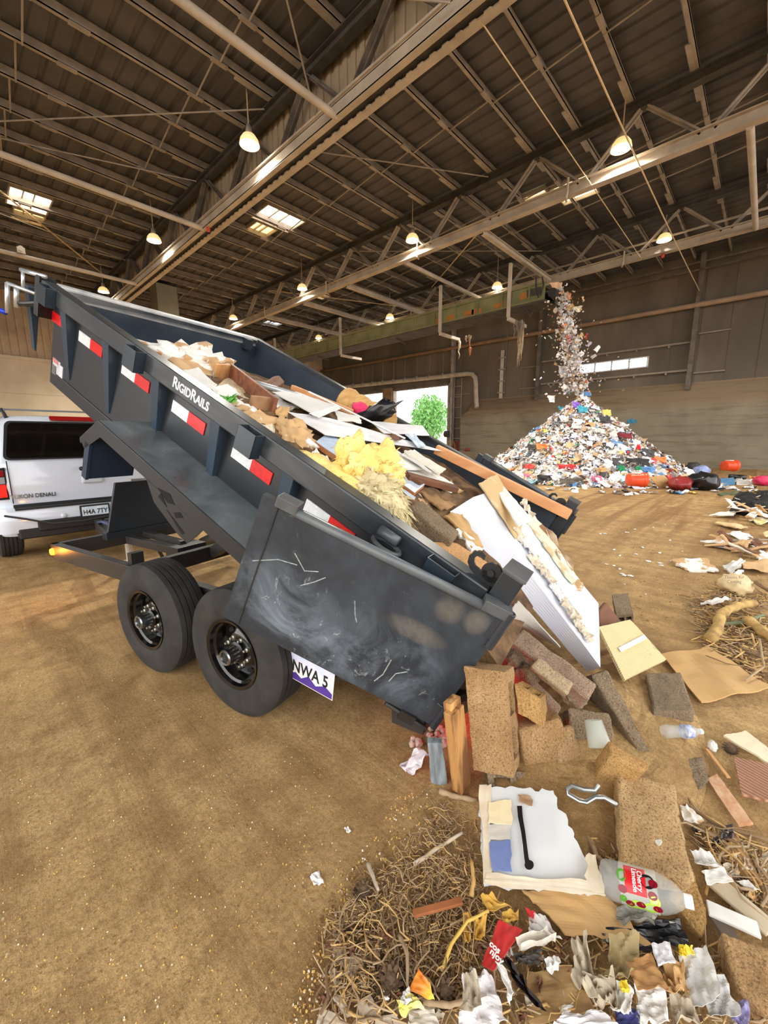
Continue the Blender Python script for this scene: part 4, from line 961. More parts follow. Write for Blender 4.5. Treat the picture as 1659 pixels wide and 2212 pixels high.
# ------------------------------------------------------------------ the load
f = MB(); NU, NV = 46, 26
def fill_n(s, v):
    n = -.10 if s < 2.2 else -.10 - (s-2.2)*.105
    n -= .09*max(0, (v-1.3)/.9)
    if s < .7: n -= (.7-s)*.26
    return n + .05*noise.noise(Vector((s*3, v*3, 1))) + .03*noise.noise(Vector((s*9, v*9, 4)))
vs = []
for i in range(NU+1):
    for j in range(NV+1):
        s = -.22 + 4.25*i/NU; v = .115 + 2.07*j/NV
        vs.append(BED @ Vector((v, s, max(fill_n(s, v), -.69) if s < 3.7 else -.35 - (s-3.7)*1.0)))
for i in range(NU+1):
    for j in range(NV+1):
        s = -.22 + 4.25*i/NU; v = .115 + 2.07*j/NV; vs.append(BED @ Vector((v, s, -.69)))
k = NV+1; n1 = (NU+1)*k
fs = [(i*k+j, i*k+j+1, (i+1)*k+j+1, (i+1)*k+j) for i in range(NU) for j in range(NV)]
fs += [(j+1, j, n1+j, n1+j+1) for j in range(NV)] + [(NU*k+j, NU*k+j+1, n1+NU*k+j+1, n1+NU*k+j) for j in range(NV)]
fs += [(i*k, (i+1)*k, n1+(i+1)*k, n1+i*k) for i in range(NU)] + [((i+1)*k+NV, i*k+NV, n1+i*k+NV, n1+(i+1)*k+NV) for i in range(NU)]
f.add(vs, fs); tag(f.build('rubble_fill', DARKR, origin='c'), 'dusty broken rubble filling the raised trailer bed under the boards', 'rubble', kind='stuff')

blob('drywall_sack', 'crumpled white torn drywall heap at the front end of the load by the rail', 'drywall', TORN, b(408, 790, -.24), (.40, .34, .18), amp=.5, freq=2.6, sub=4, ridge=True, rot=RX(TILT*.6))
blob('kraft_sack', 'torn tan and white paper sack against the near rail below the pocket', 'sack', M('torn kraft sack', (204, 166, 118), (240, 236, 230), 5, .8, lo=.52, hi=.56), b(632, 948, -.12), (.11, .20, .11), amp=.5, freq=2.6, sub=4, ridge=True, rot=RZ(TC) @ RX(TILT))
sheet('drywall_piece', 'tan backed drywall piece lying on the white heap', 'drywall', TANB, [b(362, 778, -.16), b(410, 768, -.15), b(470, 812, -.15), b(420, 830, -.13)], wav=.04)
sheet('drywall_piece', 'white rectangular drywall piece leaning over the rail before the lettering', 'drywall', PAPER_G, [b(395, 800, -.07), b(428, 794, -.09), b(470, 832, -.08), b(450, 846, -.05)], wav=.01, jag=.004)
sheet('foil_strip', 'crumpled silvery strip standing by the wooden frame', 'foil', M('silvery foil', (150, 156, 162), (200, 204, 208), 14, .3, metal=.5), [b(452, 800, -.16), b(468, 786, -.13), b(462, 815, -.14), b(448, 822, -.15)], th=.004, wav=.05)
# wooden frame
t = thing('wooden_frame', 'open wooden drawer frame of pine boards lying in the load', 'frame', Matrix.Translation(b(540, 850, -.1)))
def fp(a, c, w, h, name, mat, up=_n):
    f = MB(); o = t.location; f.beam(a - o, c - o, w, h, up); f.build(name, mat, t, bevel=.003)
fp(b(496, 806, -.13), b(592, 884, -.07), .03, .17, 'long_board', M('red brown board', (150, 96, 66), (112, 66, 48), 1.6, .6, stretch=(1, 9, 9)))
fp(b(462, 806, -.13), b(496, 806, -.13), .03, .16, 'end_block', WOODO); fp(b(540, 873, -.08), b(584, 877, -.07), .03, .13, 'end_block', M('grey pine', (168, 130, 94), (144, 106, 74), 2, .8, stretch=(9, 9, 1)))
sheet('cardboard_sheet', 'brown paper lined board under the wooden frame', 'cardboard', M('dull board', (186, 160, 118), (214, 196, 164), 2, .85), [b(448, 846, -.10), b(500, 812, -.16), b(542, 862, -.12), b(500, 880, -.08)], wav=.03)
for i, (q, m, lab) in enumerate((([(455, 838), (492, 828), (520, 850), (478, 860)], PAPER_W, 'white torn drywall flake inside the wooden frame'), ([(464, 862), (505, 852), (545, 880), (512, 888)], TORN, 'torn drywall flake at the rail end of the wooden frame'), ([(498, 870), (540, 862), (560, 892), (525, 902)], PAPER_W, 'white flake between the wooden frame and the near rail'), ([(520, 888), (560, 886), (610, 910), (560, 914)], TANB, 'long tan flake beside the near rail under the frame end'), ([(560, 900), (600, 905), (592, 935), (560, 925)], M('ribbed pale board', (206, 196, 172), (224, 214, 190), 30, .8), 'pale ribbed board scrap against the near rail'), ([(590, 850), (640, 848), (650, 880), (600, 890)], PAPER_W, 'stack of white trim scraps beyond the wooden frame'), ([(597, 880), (628, 878), (622, 898), (596, 896)], KRAFT, 'folded kraft scrap under the end of the wooden frame'))):
    sheet('drywall_flake', lab, 'drywall', m, [b(x, y, -.06 - .02*(i % 3)) for x, y in q], wav=.03)
f = MB()
for i in range(26):
    a = random.uniform(0, 6.28); p = b(494 + random.uniform(-9, 9), 866 + random.uniform(-5, 5), -.07); q = p + Vector((math.cos(a)*.06, math.sin(a)*.06, random.uniform(0, .05))); s = Vector((0, 0, .012)); f.add([p, p.lerp(q, .5) + s, q, p.lerp(q, .5) - s], [(0, 1, 2, 3)])
tag(f.build('plastic_greenery', M('plastic green', (48, 140, 40), (96, 170, 52), 30, .5), origin='c'), 'small tuft of bright green plastic leaves near the rail', 'plant')
f = MB(); f.tube([b(543, 826, -.13), b(600, 842, -.10), b(652, 858, -.07)], .028, 10); tag(f.build('metal_tube', M('pale metal tube', (198, 202, 206), rough=.35, metal=.4), origin='c', smooth=True), 'pale metal tube lying across the load behind the wooden frame', 'tube')
sheet('wood_offcut', 'brown wooden offcut propped behind the metal tube', 'wood', WOODD, [b(560, 826, -.14), b(602, 811, -.12), b(614, 824, -.10), b(596, 838, -.12)], th=.04, jag=.003)
plank('trim_strip', 'long thin white trim strip lying on the load towards the pink cloth', 'trim', PAPER_W, b(667, 846, -.02), b(875, 947, .03), .025, .012, _n)
plank('lumber_strip', 'orange wooden strip half hidden behind the white sheets', 'lumber', LUMBER, b(632, 837, -.12), b(760, 890, -.03), .05, .05, _n)
sheet('laminate_sheet', 'upper grey white laminate sheet near the middle of the load', 'board', PAPER_G, [b(588, 846, -.08), b(640, 846, -.06), b(735, 879, -.0), b(690, 901, -.0)], th=.006, wav=.012, jag=.003)
sheet('laminate_strip', 'narrow white strip crossing the upper laminate sheet', 'board', PAPER_W, [b(668, 893, .0), b(728, 874, .01), b(736, 882, .01), b(690, 900, .01)], th=.006, jag=.004)
o = sheet('laminate_sheet', 'longest curved white laminate sheet sweeping across the load', 'board', M('white laminate', (222, 222, 224), (236, 236, 236), 1.2, .4), [b(622, 889, -.05), b(720, 905, -.01), b(957, 974, .0), b(702, 938, -.02)], th=.006, wav=.006, jag=.002, nu=14)
sheet('laminate_sheet', 'white laminate sheet pointing over the far rail to the doorway', 'board', M('white laminate', (1, 1, 1)), [b(800, 910, .0), b(912, 919, .05), b(928, 940, .03), b(830, 935, .01)], th=.006, wav=.008, jag=.003)
sheet('laminate_scrap', 'pale triangular laminate scrap below the pink cloth', 'board', PAPER_G, [b(722, 886, -.01), b(775, 898, .02), b(782, 913, .01), b(730, 906, .0)], th=.006, wav=.01)
sheet('laminate_scrap', 'small brown edged scrap on the tip of the long white sheet', 'board', WOODD, [b(842, 940, .02), b(856, 938, .02), b(868, 949, .02), b(856, 950, .02)], th=.006, jag=.002)
sheet('laminate_scrap', 'pale blue scrap beside the far rail end of the white sheets', 'board', BLUEWH, [b(876, 938, .03), b(895, 936, .03), b(922, 964, .02), b(905, 966, .02)], th=.006, jag=.002)
# roll of brown paper, pink cloth, black bag at the far side
f = MB(); a, c = b(733, 878, -.12), b(800, 905, -.10); ax = (BED.to_3x3() @ Vector((0, -1, 0))).normalized(); a = b(745, 866, -.08); c = a + ax*.62
k = 8
for q in range(9):
    pass
pr_ = [a + ax*(.62*q/10) for q in range(11)]
f.tube(pr_, [.15 + .012*math.sin(q*2.3) for q in range(11)], 18)
o = f.build('insulation_roll', M('brown paper roll', (192, 146, 86), (214, 174, 112), 3, .8, bump=.4, bscale=9, stretch=(1, 6, 6)), origin='c'); autosmooth(o, .9); tag(o, 'fat brown paper faced insulation roll lying at the far side of the load', 'roll')
blob('pink_cloth', 'bright pink cloth lump at the end of the brown roll', 'cloth', M('hot pink cloth', (222, 40, 96), (238, 74, 124), 8, .8), b(782, 886, -.03), (.1, .13, .06), amp=.35, freq=2, rot=RX(TILT))
blob('black_bag', 'crumpled black plastic bag beneath the pink cloth against the far side', 'bag', BLACKBAG, b(800, 903, -.04), (.14, .34, .09), amp=.5, freq=2.4, ridge=True, rot=RZ(TC) @ RX(-TILT*.9))
# laminated shelves with orange cores
def shelf(lab, q, th=.03, n0=-.05):
    c = [b(x, y, n) for x, y, n in q]
    t = sheet('laminate_shelf', lab, 'shelf', BLUEWH, c, th=.004, wav=.002, jag=.001, nu=4, nv=4)
    cc = facing(c); nr = (cc[1]-cc[0]).cross(cc[3]-cc[0]).normalized()
    f = MB(); f.patch([p - nr*.005 - t.location for p in cc], th, 4, 4, .0, .002, 3, 1); f.build('board_core', PBOARD, t)
    return t
shelf('pale blue laminated shelf with orange core under the longest white sheet', [(683, 954, -.06), (705, 937, -.05), (805, 976, -.03), (765, 1010, -.08)], .035)
shelf('pale blue laminated shelf sticking out below the yellow insulation', [(838, 1024, -.07), (860, 1012, -.06), (918, 1046, -.06), (896, 1064, -.08)], .03)
shelf('small laminated shelf end with orange core beside the grey block', [(850, 1056, -.10), (862, 1048, -.1), (898, 1074, -.09), (893, 1086, -.11)], .03)
plank('wood_batten', 'brown batten on the pale blue shelf under the long sheet', 'lumber', WOODD, b(750, 945, -.03), b(806, 976, -.02), .05, .03, _n)
plank('wood_batten', 'torn brown batten beside the lower blue shelf', 'lumber', WOODD, b(868, 1018, -.05), b(912, 1044, -.05), .06, .025, _n)
plank('wood_batten', 'dark wooden batten under the broken white boards', 'lumber', WOODD, b(880, 1028, -.05), b(985, 1056, -.05), .07, .04, _n)
sheet('shaded_panel', 'shaded inside of a pale panel in the hollow below the long sheet', 'board', M('shaded pale panel', (168, 156, 138), (186, 174, 156), 3, .8), [b(632, 905, -.12), b(690, 908, -.10), b(700, 945, -.14), b(655, 950, -.18)], wav=.01)  # shade of the hollow is in the panel's dulled colour
# glass wool
def fuzz(f, n, L):
    "fibres standing off the wool"
    vs = list(f.v); c = sum((Vector(p) for p in vs), Vector())/len(vs)
    for i in range(n):
        p = Vector(random.choice(vs)); d = ((p - c).normalized() + Vector((random.uniform(-.8, .8), random.uniform(-.8, .8), random.uniform(-1.0, .4)))).normalized()*L*random.uniform(.4, 1)
        s = d.orthogonal().normalized()*L*.09; f.add([p - s, p + s, p + d*.6 + s*.7 - Vector((0, 0, L*.1)), p + d - Vector((0, 0, L*.35))], [(0, 1, 2), (0, 2, 3)])
f = MB()
for p, r in (((757, 1000), (.10, .07, .16)), ((785, 1020), (.12, .1, .13)), ((820, 1010), (.13, .1, .15)), ((835, 1035), (.1, .1, .1))):
    lump(f, b(p[0], p[1], .0), r, amp=.55, freq=2.0, sub=4, rot=RX(.3))
fuzz(f, 420, .06)
tag(autosmooth(f.build('glass_wool', FIBER, origin='c'), 3), 'upright tufts of yellow glass wool insulation on the load', 'insulation')
f = MB()
for p, r in (((800, 1045), (.10, .10, .08)), ((825, 1065), (.1, .14, .08)), ((835, 1090), (.07, .13, .06)), ((795, 1062), (.07, .1, .04)), ((842, 1110), (.04, .08, .04))):
    lump(f, b(p[0], p[1], -.03), r, amp=.5, freq=1.5, sub=4, rot=RX(TILT))
fuzz(f, 700, .10)
tag(autosmooth(f.build('glass_wool', FIBER2, origin='c'), 3), 'dusty grey fringed glass wool hanging over the near rail', 'insulation')
f = MB()
for p, r in (((700, 1010), (.10, .18, .04)), ((730, 1030), (.1, .16, .05)), ((752, 1048), (.07, .12, .05))):
    lump(f, b(p[0], p[1], -.05), r, amp=.35, freq=2, sub=4, rot=RZ(TC) @ RX(TILT))
tag(autosmooth(f.build('glass_wool', FIBER, origin='c'), 3), 'flat yellow glass wool batt lying along the near rail', 'insulation')
sheet('paper_scrap', 'torn white scrap at the head of the flat yellow batt', 'paper', TORN, [b(672, 975, -.04), b(692, 982, -.04), b(712, 990, -.03), b(690, 998, -.03)], wav=.05, jag=.02)
# broken plasterboards
for i, (q, lab) in enumerate((([(797, 958), (838, 962), (925, 1012), (870, 1010)], 'broken white plasterboard just below the tip of the long sheet'), ([(838, 1003), (880, 995), (962, 1036), (905, 1034)], 'wide pale plasterboard under the broken boards'), ([(872, 973), (896, 972), (962, 1012), (950, 1022)], 'narrow layered plasterboard on top nearest the lumber beam'), ([(868, 980), (884, 976), (948, 1016), (930, 1019)], 'thin grey plasterboard sliver between the broken boards'), ([(905, 1030), (940, 1022), (1000, 1058), (975, 1062)], 'pale plasterboard piece dipping towards the tailgate'))):
    sheet('plasterboard', lab, 'drywall', (PAPER_W, PAPER_G, M('dirty gypsum board', (206, 200, 184), (226, 222, 208), 5, .8), PAPER_G, TORN)[i], [b(x, y, (-.03, -.07, .02, .0, -.07)[i]) for x, y in q], th=.014, wav=.012, jag=.012)
p0, p1 = b(942, 970, -.02), BED @ Vector((2.13, -.14, .03))
p1 = b(1231, 1112, .03)
plank('lumber_beam', 'long orange brown lumber beam sticking out past the far rear post', 'lumber', LUMBER, p0, p1, .075, .085, _n, .004)
# hollow brown carton shards near the tailgate
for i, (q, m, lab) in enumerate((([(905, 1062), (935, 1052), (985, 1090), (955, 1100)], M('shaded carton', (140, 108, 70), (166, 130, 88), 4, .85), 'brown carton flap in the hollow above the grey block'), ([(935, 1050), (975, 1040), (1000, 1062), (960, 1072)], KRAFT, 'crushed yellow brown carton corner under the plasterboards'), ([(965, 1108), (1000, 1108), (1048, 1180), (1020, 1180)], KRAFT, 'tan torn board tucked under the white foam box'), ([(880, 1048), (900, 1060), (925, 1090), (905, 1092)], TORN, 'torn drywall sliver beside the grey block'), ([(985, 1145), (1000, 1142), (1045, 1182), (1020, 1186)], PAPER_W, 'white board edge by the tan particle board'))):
    sheet('carton_shard', lab, 'cardboard', m, [b(x, y, -.10 - .02*(i % 2)) for x, y in q], wav=.03, jag=.012)
# ================================================================== spill behind the trailer
def bmat(name, c1, c2, c3):
    t = NT(name); v = t.co()
    a = t.noise(5, 5, .6, v); s = t.noise(130, 3, .75, v)
    col = t.ramp(a, [(.35, s2l(c1)), (.65, s2l(c2))]); col = t.mix(t.ramp(s, [(.38, .85), (.48, 0)]), col, s2l(c3)); col = t.mix(t.ramp(s, [(.60, 0), (.72, .5)]), col, s2l((236, 218, 186)))
    t.set('Base Color', col); t.set('Roughness', .95); t.bump(t.math('ADD', s, a), .6, .012); return t.m
BLOCK = bmat('tan concrete block', (150, 116, 74), (178, 144, 100), (104, 78, 50))
BLOCKP = bmat('pinkish grey block', (150, 126, 106), (172, 148, 126), (104, 84, 72))
BLOCKG = bmat('grey concrete block', (124, 106, 84), (148, 128, 102), (84, 70, 54))
BLOCKY = bmat('yellowish concrete', (168, 128, 74), (190, 152, 96), (118, 88, 50))
PBRD = bmat('chipboard', (196, 148, 96), (214, 168, 116), (160, 112, 66))
def brick(name, lab, mat, c, th, amt=.020, lv=4, cat='block'):
    "solid worn block: visible face by four corners, depth behind it"
    c = facing(c); nr = (c[1]-c[0]).cross(c[3]-c[0]).normalized()
    if isinstance(th, Vector): back = [p + th for p in c]
    else: back = [p - nr*th for p in c]
    f = MB(); f.add(list(c) + back, [(0, 1, 2, 3), (7, 6, 5, 4), (0, 4, 5, 1), (1, 5, 6, 2), (2, 6, 7, 3), (3, 7, 4, 0)])
    o = f.build(name, mat, origin='c', bevel=.012); rough_up(o, lv, amt, .055); autosmooth(o, .8)
    o.modifiers.move(0, 0)
    return tag(o, lab, cat)
def cinder(lab, mat, o0, ex, ey, ez, amt=.014, name='cinder_block'):
    "hollow block: two cores run along ex; ey long, ez thick"
    ex, ey, ez = Vector(ex), Vector(ey), Vector(ez); o0 = Vector(o0)
    us = [0, .12, .44, .56, .88, 1]; ws = [0, .26, .74, 1]
    f = MB(); hole = {(1, 1), (3, 1)}
    for t_, fl in ((0, 0), (1, 1)):
        for i in range(5):
            for j in range(3):
                if (i, j) in hole: continue
                q = [o0 + ex*t_ + ey*us[a] + ez*ws[c] for a, c in ((i, j), (i+1, j), (i+1, j+1), (i, j+1))]
                f.add(q, [(0, 1, 2, 3) if fl else (3, 2, 1, 0)])
    def wall(a, c, flip):
        (u0, w0), (u1, w1) = a, c
        q = [o0 + ey*u0 + ez*w0, o0 + ey*u1 + ez*w1, o0 + ex + ey*u1 + ez*w1, o0 + ex + ey*u0 + ez*w0]
        f.add(q, [(0, 1, 2, 3) if not flip else (3, 2, 1, 0)])
    for i in range(5): wall((us[i], 0), (us[i+1], 0), False); wall((us[i], 1), (us[i+1], 1), True)
    for j in range(3): wall((0, ws[j]), (0, ws[j+1]), True); wall((1, ws[j]), (1, ws[j+1]), False)
    for i, j in hole:
        wall((us[i], ws[j]), (us[i+1], ws[j]), True); wall((us[i], ws[j+1]), (us[i+1], ws[j+1]), False); wall((us[i], ws[j]), (us[i], ws[j+1]), False); wall((us[i+1], ws[j]), (us[i+1], ws[j+1]), True)
    ob = f.build(name, mat, origin='c')
    bm = bmesh.new(); bm.from_mesh(ob.data); bmesh.ops.remove_doubles(bm, verts=bm.verts, dist=1e-4); bmesh.ops.recalc_face_normals(bm, faces=bm.faces); bm.to_mesh(ob.data); bm.free()
    rough_up(ob, 3, amt, .045); return tag(autosmooth(ob, .8), lab, 'block')
# spill mound under everything
f = MB(); vs = []; NU = NV = 34
c0 = gz(1230, 1560, 0); 
for i in range(NU+1):
    for j in range(NV+1):
        a = 2*PI*j/NV; r = i/NU
        p = Vector((c0.x + 1.05*r*math.cos(a), c0.y + .62*r*math.sin(a), 0)); 
        h = .16*(1-r)**.8 + .03*noise.noise(Vector((p.x*5, p.y*5, 0)))*(1-r) + .012*noise.noise(Vector((p.x*22, p.y*22, 3)))*(1-r*r)
        vs.append((p.x, p.y, h + .001))
f.add(vs, [(i*(NV+1)+j, (i+1)*(NV+1)+j, (i+1)*(NV+1)+j+1, i*(NV+1)+j+1) for i in range(NU) for j in range(NV)])
tag(f.build('spill_rubble', FLOOR), 'loose brown crumbs and dirt under the tipped blocks', 'dirt', kind='stuff')

# blocks in the load at the tailgate
brick('concrete_block', 'broken brown concrete block still lying in the bed at the tailgate', BLOCKG, [b(880, 1090, -.04), b(912, 1079, -.03), b(992, 1148, -.04), b(976, 1170, -.06)], .16, .02)
brick('particle_board', 'tan particle board slab in the bed beside the near rear hook', PBRD, [b(920, 1168, -.10), b(985, 1170, -.09), b(1075, 1226, -.1), b(1000, 1240, -.12)], .05, .004, cat='board')
# white foam box with torn drywall on it
A_, B_ = b(972, 1105, -.13), b(1022, 1074, -.02)
D_, C_ = gz(1297, 1442, .33), gz(1268, 1453, .22)
E_ = b(1086, 1053, .0); F_ = gz(1293, 1303, .42)
f = MB(); back = [E_ + (A_-B_), F_ + (C_-D_)]
def grid(f, q, n=8):
    a, c, d, e = q; vs = [a*(1-u)*(1-v) + c*u*(1-v) + d*u*v + e*(1-u)*v for u in [i/n for i in range(n+1)] for v in [j/n for j in range(n+1)]]
    vs = [p + Vector((0, 0, .006*noise.noise(p*6))) for p in vs]
    f.add(vs, [(i*(n+1)+j, (i+1)*(n+1)+j, (i+1)*(n+1)+j+1, i*(n+1)+j+1) for i in range(n) for j in range(n)])
for q in ((B_, D_, F_, E_), (A_, C_, D_, B_), (C_, back[1], F_, D_), (A_, B_, E_, back[0]), (back[0], E_, F_, back[1]), (A_, back[0], back[1], C_)): grid(f, q)
box = tag(f.build('foam_box', M('white carton', (214, 218, 232), (228, 230, 240), 1.2, .6), origin='c'), 'large white box shaped panel sliding out of the trailer onto the blocks', 'box')
def lerp2(u, v, lift=0.0): return (B_*(1-u) + D_*u)*(1-v) + (E_*(1-u) + F_*u)*v + Vector((0, 0, lift))
def onbox(q, lift): return [lerp2(u, v, lift) for u, v in q]
sheet('drywall_piece', 'tan torn drywall back on the upper end of the white box', 'drywall', M('tan torn back', (206, 176, 128), (230, 214, 184), 5, .85, lo=.55, hi=.62), onbox([(-.06, .35), (-.10, 1.05), (.30, .86), (.36, .22)], .03), wav=.012, jag=.012)
sheet('drywall_piece', 'pale blue faced drywall panel lying down the white box', 'drywall', M('pale blue face', (206, 216, 226), (218, 226, 234), 1.5, .6), onbox([(.30, .40), (.28, .86), (.86, .62), (.84, .30)], .025), th=.018, wav=.006, jag=.01)
sheet('drywall_piece', 'cream torn drywall strip peeling at the right edge of the white box', 'drywall', M('cream torn', (232, 222, 196), (206, 180, 138), 7, .85, lo=.5, hi=.6), onbox([(.30, .78), (.34, 1.12), (.82, .86), (.78, .60)], .05), wav=.03, jag=.03)
sheet('drywall_piece', 'white drywall corner pointing up behind the tan torn back', 'drywall', PAPER_W, [b(1072, 1056, .0), b(1086, 1050, .02), b(1150, 1120, .03), b(1120, 1135, .0)], wav=.01)
for i in range(7):
    u0 = .30 + .088*i; u1 = u0 + .115; v0 = .36 - .035*i + .02*math.sin(i*2.1); w0 = .07 + .02*math.sin(i*3.7)
    sheet('torn_gypsum', 'ragged white torn gypsum edge along the seam on the white box', 'drywall', (GYP, PAPER_W, GYP)[i % 3], onbox([(u0, v0 - w0), (u0 + .01, v0 + w0*.7), (u1, v0 - .03 + w0), (u1 - .01, v0 - .03 - w0*.8)], .035 + .012*(i % 2)), th=.01, nu=12, nv=10, wav=.03, jag=.03, freq=6, group='torn gypsum along the seam')
for i, q in enumerate(([(.45, .95), (.42, 1.15), (.75, .95), (.76, .85)], [(.62, .75), (.60, .9), (.86, .72), (.86, .66)], [(.22, 1.0), (.2, 1.16), (.34, 1.12), (.36, .98)])):
    sheet('paper_peel', ('brown peeled paper ribbon at the far edge of the white box', 'curled drywall paper peel near the lower end of the white box', 'ragged cream peel behind the blue faced panel')[i], 'paper', (M('brown peel', (150, 112, 78), (220, 204, 176), 6, .85), TORN, GYP)[i], onbox(q, .06), th=.004, wav=.05, jag=.02)
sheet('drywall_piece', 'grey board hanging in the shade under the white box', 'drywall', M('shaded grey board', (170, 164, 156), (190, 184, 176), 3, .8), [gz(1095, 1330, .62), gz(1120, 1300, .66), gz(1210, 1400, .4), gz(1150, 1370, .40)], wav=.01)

# hollow blocks and slabs of the heap
g = gz
brick('concrete_block', 'long pinkish grey slab lying on top of the block heap', BLOCKP, [g(1103, 1385, .52), g(1130, 1357, .56), g(1292, 1478, .42), g(1272, 1510, .36)], .13)
brick('concrete_block', 'short pale slab resting on the long pinkish slab', bmat('pale slab', (164, 142, 112), (184, 164, 132), (126, 104, 76)), [g(1146, 1440, .50), g(1164, 1418, .54), g(1240, 1474, .46), g(1226, 1502, .42)], .08)
d1 = at(1003, 1475, 1.66); 
cinder('tall hollow concrete block standing upright beside the open door', BLOCK, at(1090, 1452, 1.68), at(1003, 1440, 1.72) - at(1090, 1452, 1.68), at(1108, 1680, 1.74) - at(1090, 1452, 1.68), at(1109, 1440, 1.86) - at(1090, 1452, 1.68))
brick('concrete_block', 'squarish broken block leaning right of the tall hollow block', BLOCK, [g(1121, 1574, .26), g(1216, 1549, .28), g(1229, 1671, .04), g(1136, 1679, .04)], .13)
cinder('yellowish broken block with open cores wedged above the squarish block', BLOCKY, at(1112, 1478, 1.85), at(1120, 1540, 1.85) - at(1112, 1478, 1.85), at(1166, 1510, 1.85) - at(1112, 1478, 1.85), at(1128, 1470, 2.0) - at(1112, 1478, 1.85), name='broken_block')
brick('concrete_block', 'pinkish slab standing behind the yellowish broken block', BLOCKP, [g(1112, 1450, .38), g(1126, 1437, .40), g(1215, 1527, .24), g(1205, 1550, .18)], .16)
brick('concrete_block', 'long grey brown slab leaning at the right side of the block heap', BLOCKG, [g(1277, 1458, .34), g(1312, 1446, .36), g(1424, 1655, .03), g(1402, 1660, .02)], .17)
brick('concrete_block', 'thick yellow brown block tilted in front of the long leaning slab', BLOCKY, [g(1314, 1596, .26), g(1406, 1652, .22), g(1388, 1668, .20), g(1318, 1630, .25)], g(1292, 1702, .03) - g(1335, 1640, .24), .010)
brick('concrete_block', 'dim grey block in the middle of the heap behind the plastic cup', BLOCKG, [g(1226, 1528, .22), g(1318, 1540, .22), g(1330, 1600, .10), g(1232, 1612, .10)], .12)
brick('concrete_block', 'rounded broken block between the squarish block and the plastic cup', bmat('broken tan', (158, 124, 82), (176, 144, 104), (110, 84, 54)), [g(1205, 1570, .22), g(1240, 1568, .22), g(1258, 1640, .08), g(1205, 1715, .01)], .12)
cinder('low hollow block lying under the tall block behind the white drywall', BLOCKG, at(1052, 1668, 1.80), (at(1052, 1668, 1.98) - at(1052, 1668, 1.80)), at(1160, 1668, 1.85) - at(1052, 1668, 1.80), at(1058, 1718, 1.76) - at(1052, 1668, 1.80))
brick('concrete_block', 'smooth pale stone block peeking out right of the open door corner', bmat('pale stone', (182, 156, 120), (206, 182, 148), (160, 134, 98)), [g(1042, 1400, .50), g(1075, 1370, .54), g(1092, 1412, .46), g(1080, 1436, .42)], .14, .004)
for i, (x, y, z, r, lab) in enumerate(((1090, 1372, .50, .055, 'rough brown rock between the door and the pinkish slab'), (1108, 1425, .40, .06, 'crumbly rock under the pale stone block'), (1140, 1460, .36, .05, 'brown rock shadowed under the long pinkish slab'), (1240, 1500, .30, .06, 'dark rock under the short pale slab'))):
    blob('rock', lab, 'rock', BLOCKG, g(x, y, z), r, amp=.4, freq=1.6, smooth=False)
o = cinder('grey hollow block on the ground beyond the white box', BLOCKG, g(1332, 1330, .16), g(1322, 1285, .25) - g(1332, 1330, .16), g(1368, 1325, .18) - g(1332, 1330, .16), g(1334, 1352, .03) - g(1332, 1330, .16))
brick('wood_board', 'brown board leaning on the far side of the white box', WOODD, [g(1296, 1320, .3), g(1310, 1300, .3), g(1345, 1345, .12), g(1298, 1362, .2)], .03, .003, cat='board')
plank('wood_plank', 'upright split wooden plank beside the tall hollow block', 'plank', M('wet brown plank', (184, 136, 80), (104, 66, 34), 2.2, .6, stretch=(9, 9, 1), lo=.42, hi=.58), at(980, 1530, 1.70), at(998, 1698, 1.80), .085, .05, (0, 1, 0), .004)
plank('wood_plank', 'shorter splintered plank on top of the upright brown plank', 'plank', M('splintered plank', (214, 166, 104), (120, 74, 36), 2.6, .7, stretch=(14, 14, 1)), at(976, 1510, 1.72), at(984, 1580, 1.74), .075, .04, (0, 1, 0), .003)
sheet('plastic_board', 'grey blue weathered board end standing by the pink stones', 'board', M('weathered blue grey', (112, 118, 122), (150, 160, 166), 5, .6, stretch=(8, 8, 1)), [at(925, 1606, 1.80), at(955, 1604, 1.80), at(968, 1702, 1.86), at(932, 1692, 1.86)], th=.03, wav=.005, jag=.006)
sheet('plastic_bag', 'thin torn whitish plastic sheet beside the grey blue board', 'plastic', M('milky plastic', (214, 200, 206), (236, 228, 230), 6, .3), [g(862, 1656, .01), g(905, 1618, .06), g(930, 1632, .07), g(884, 1672, .02)], th=.002, wav=.05, jag=.01)
for i in range(16):
    x, y = 905 + random.uniform(-20, 55), 1575 + random.uniform(-14, 40)
    blob('pink_stone', 'small pale stone under the red glow behind the trailer foot', 'stone', M('pale pink stone', (196, 160, 148), (216, 186, 172), 9, .9), g(x, y, .02), random.uniform(.014, .03), 'pale stones by the trailer foot', smooth=False, amp=.35, sub=2)
# clear cup
t = MB(); t.lathe([(.055, 0), (.052, .004), (.040, .11), (.038, .11), (.050, .006), (0, .004)], 20, Matrix.Translation(g(1296, 1612, .17)) @ RX(-.5) @ RY(.35))
tag(t.build('plastic_cup', M('clear plastic', (226, 232, 222), rough=.1, alpha=.4, spec=.8), smooth=True, origin='c'), 'clear plastic cup tipped between the blocks', 'cup')
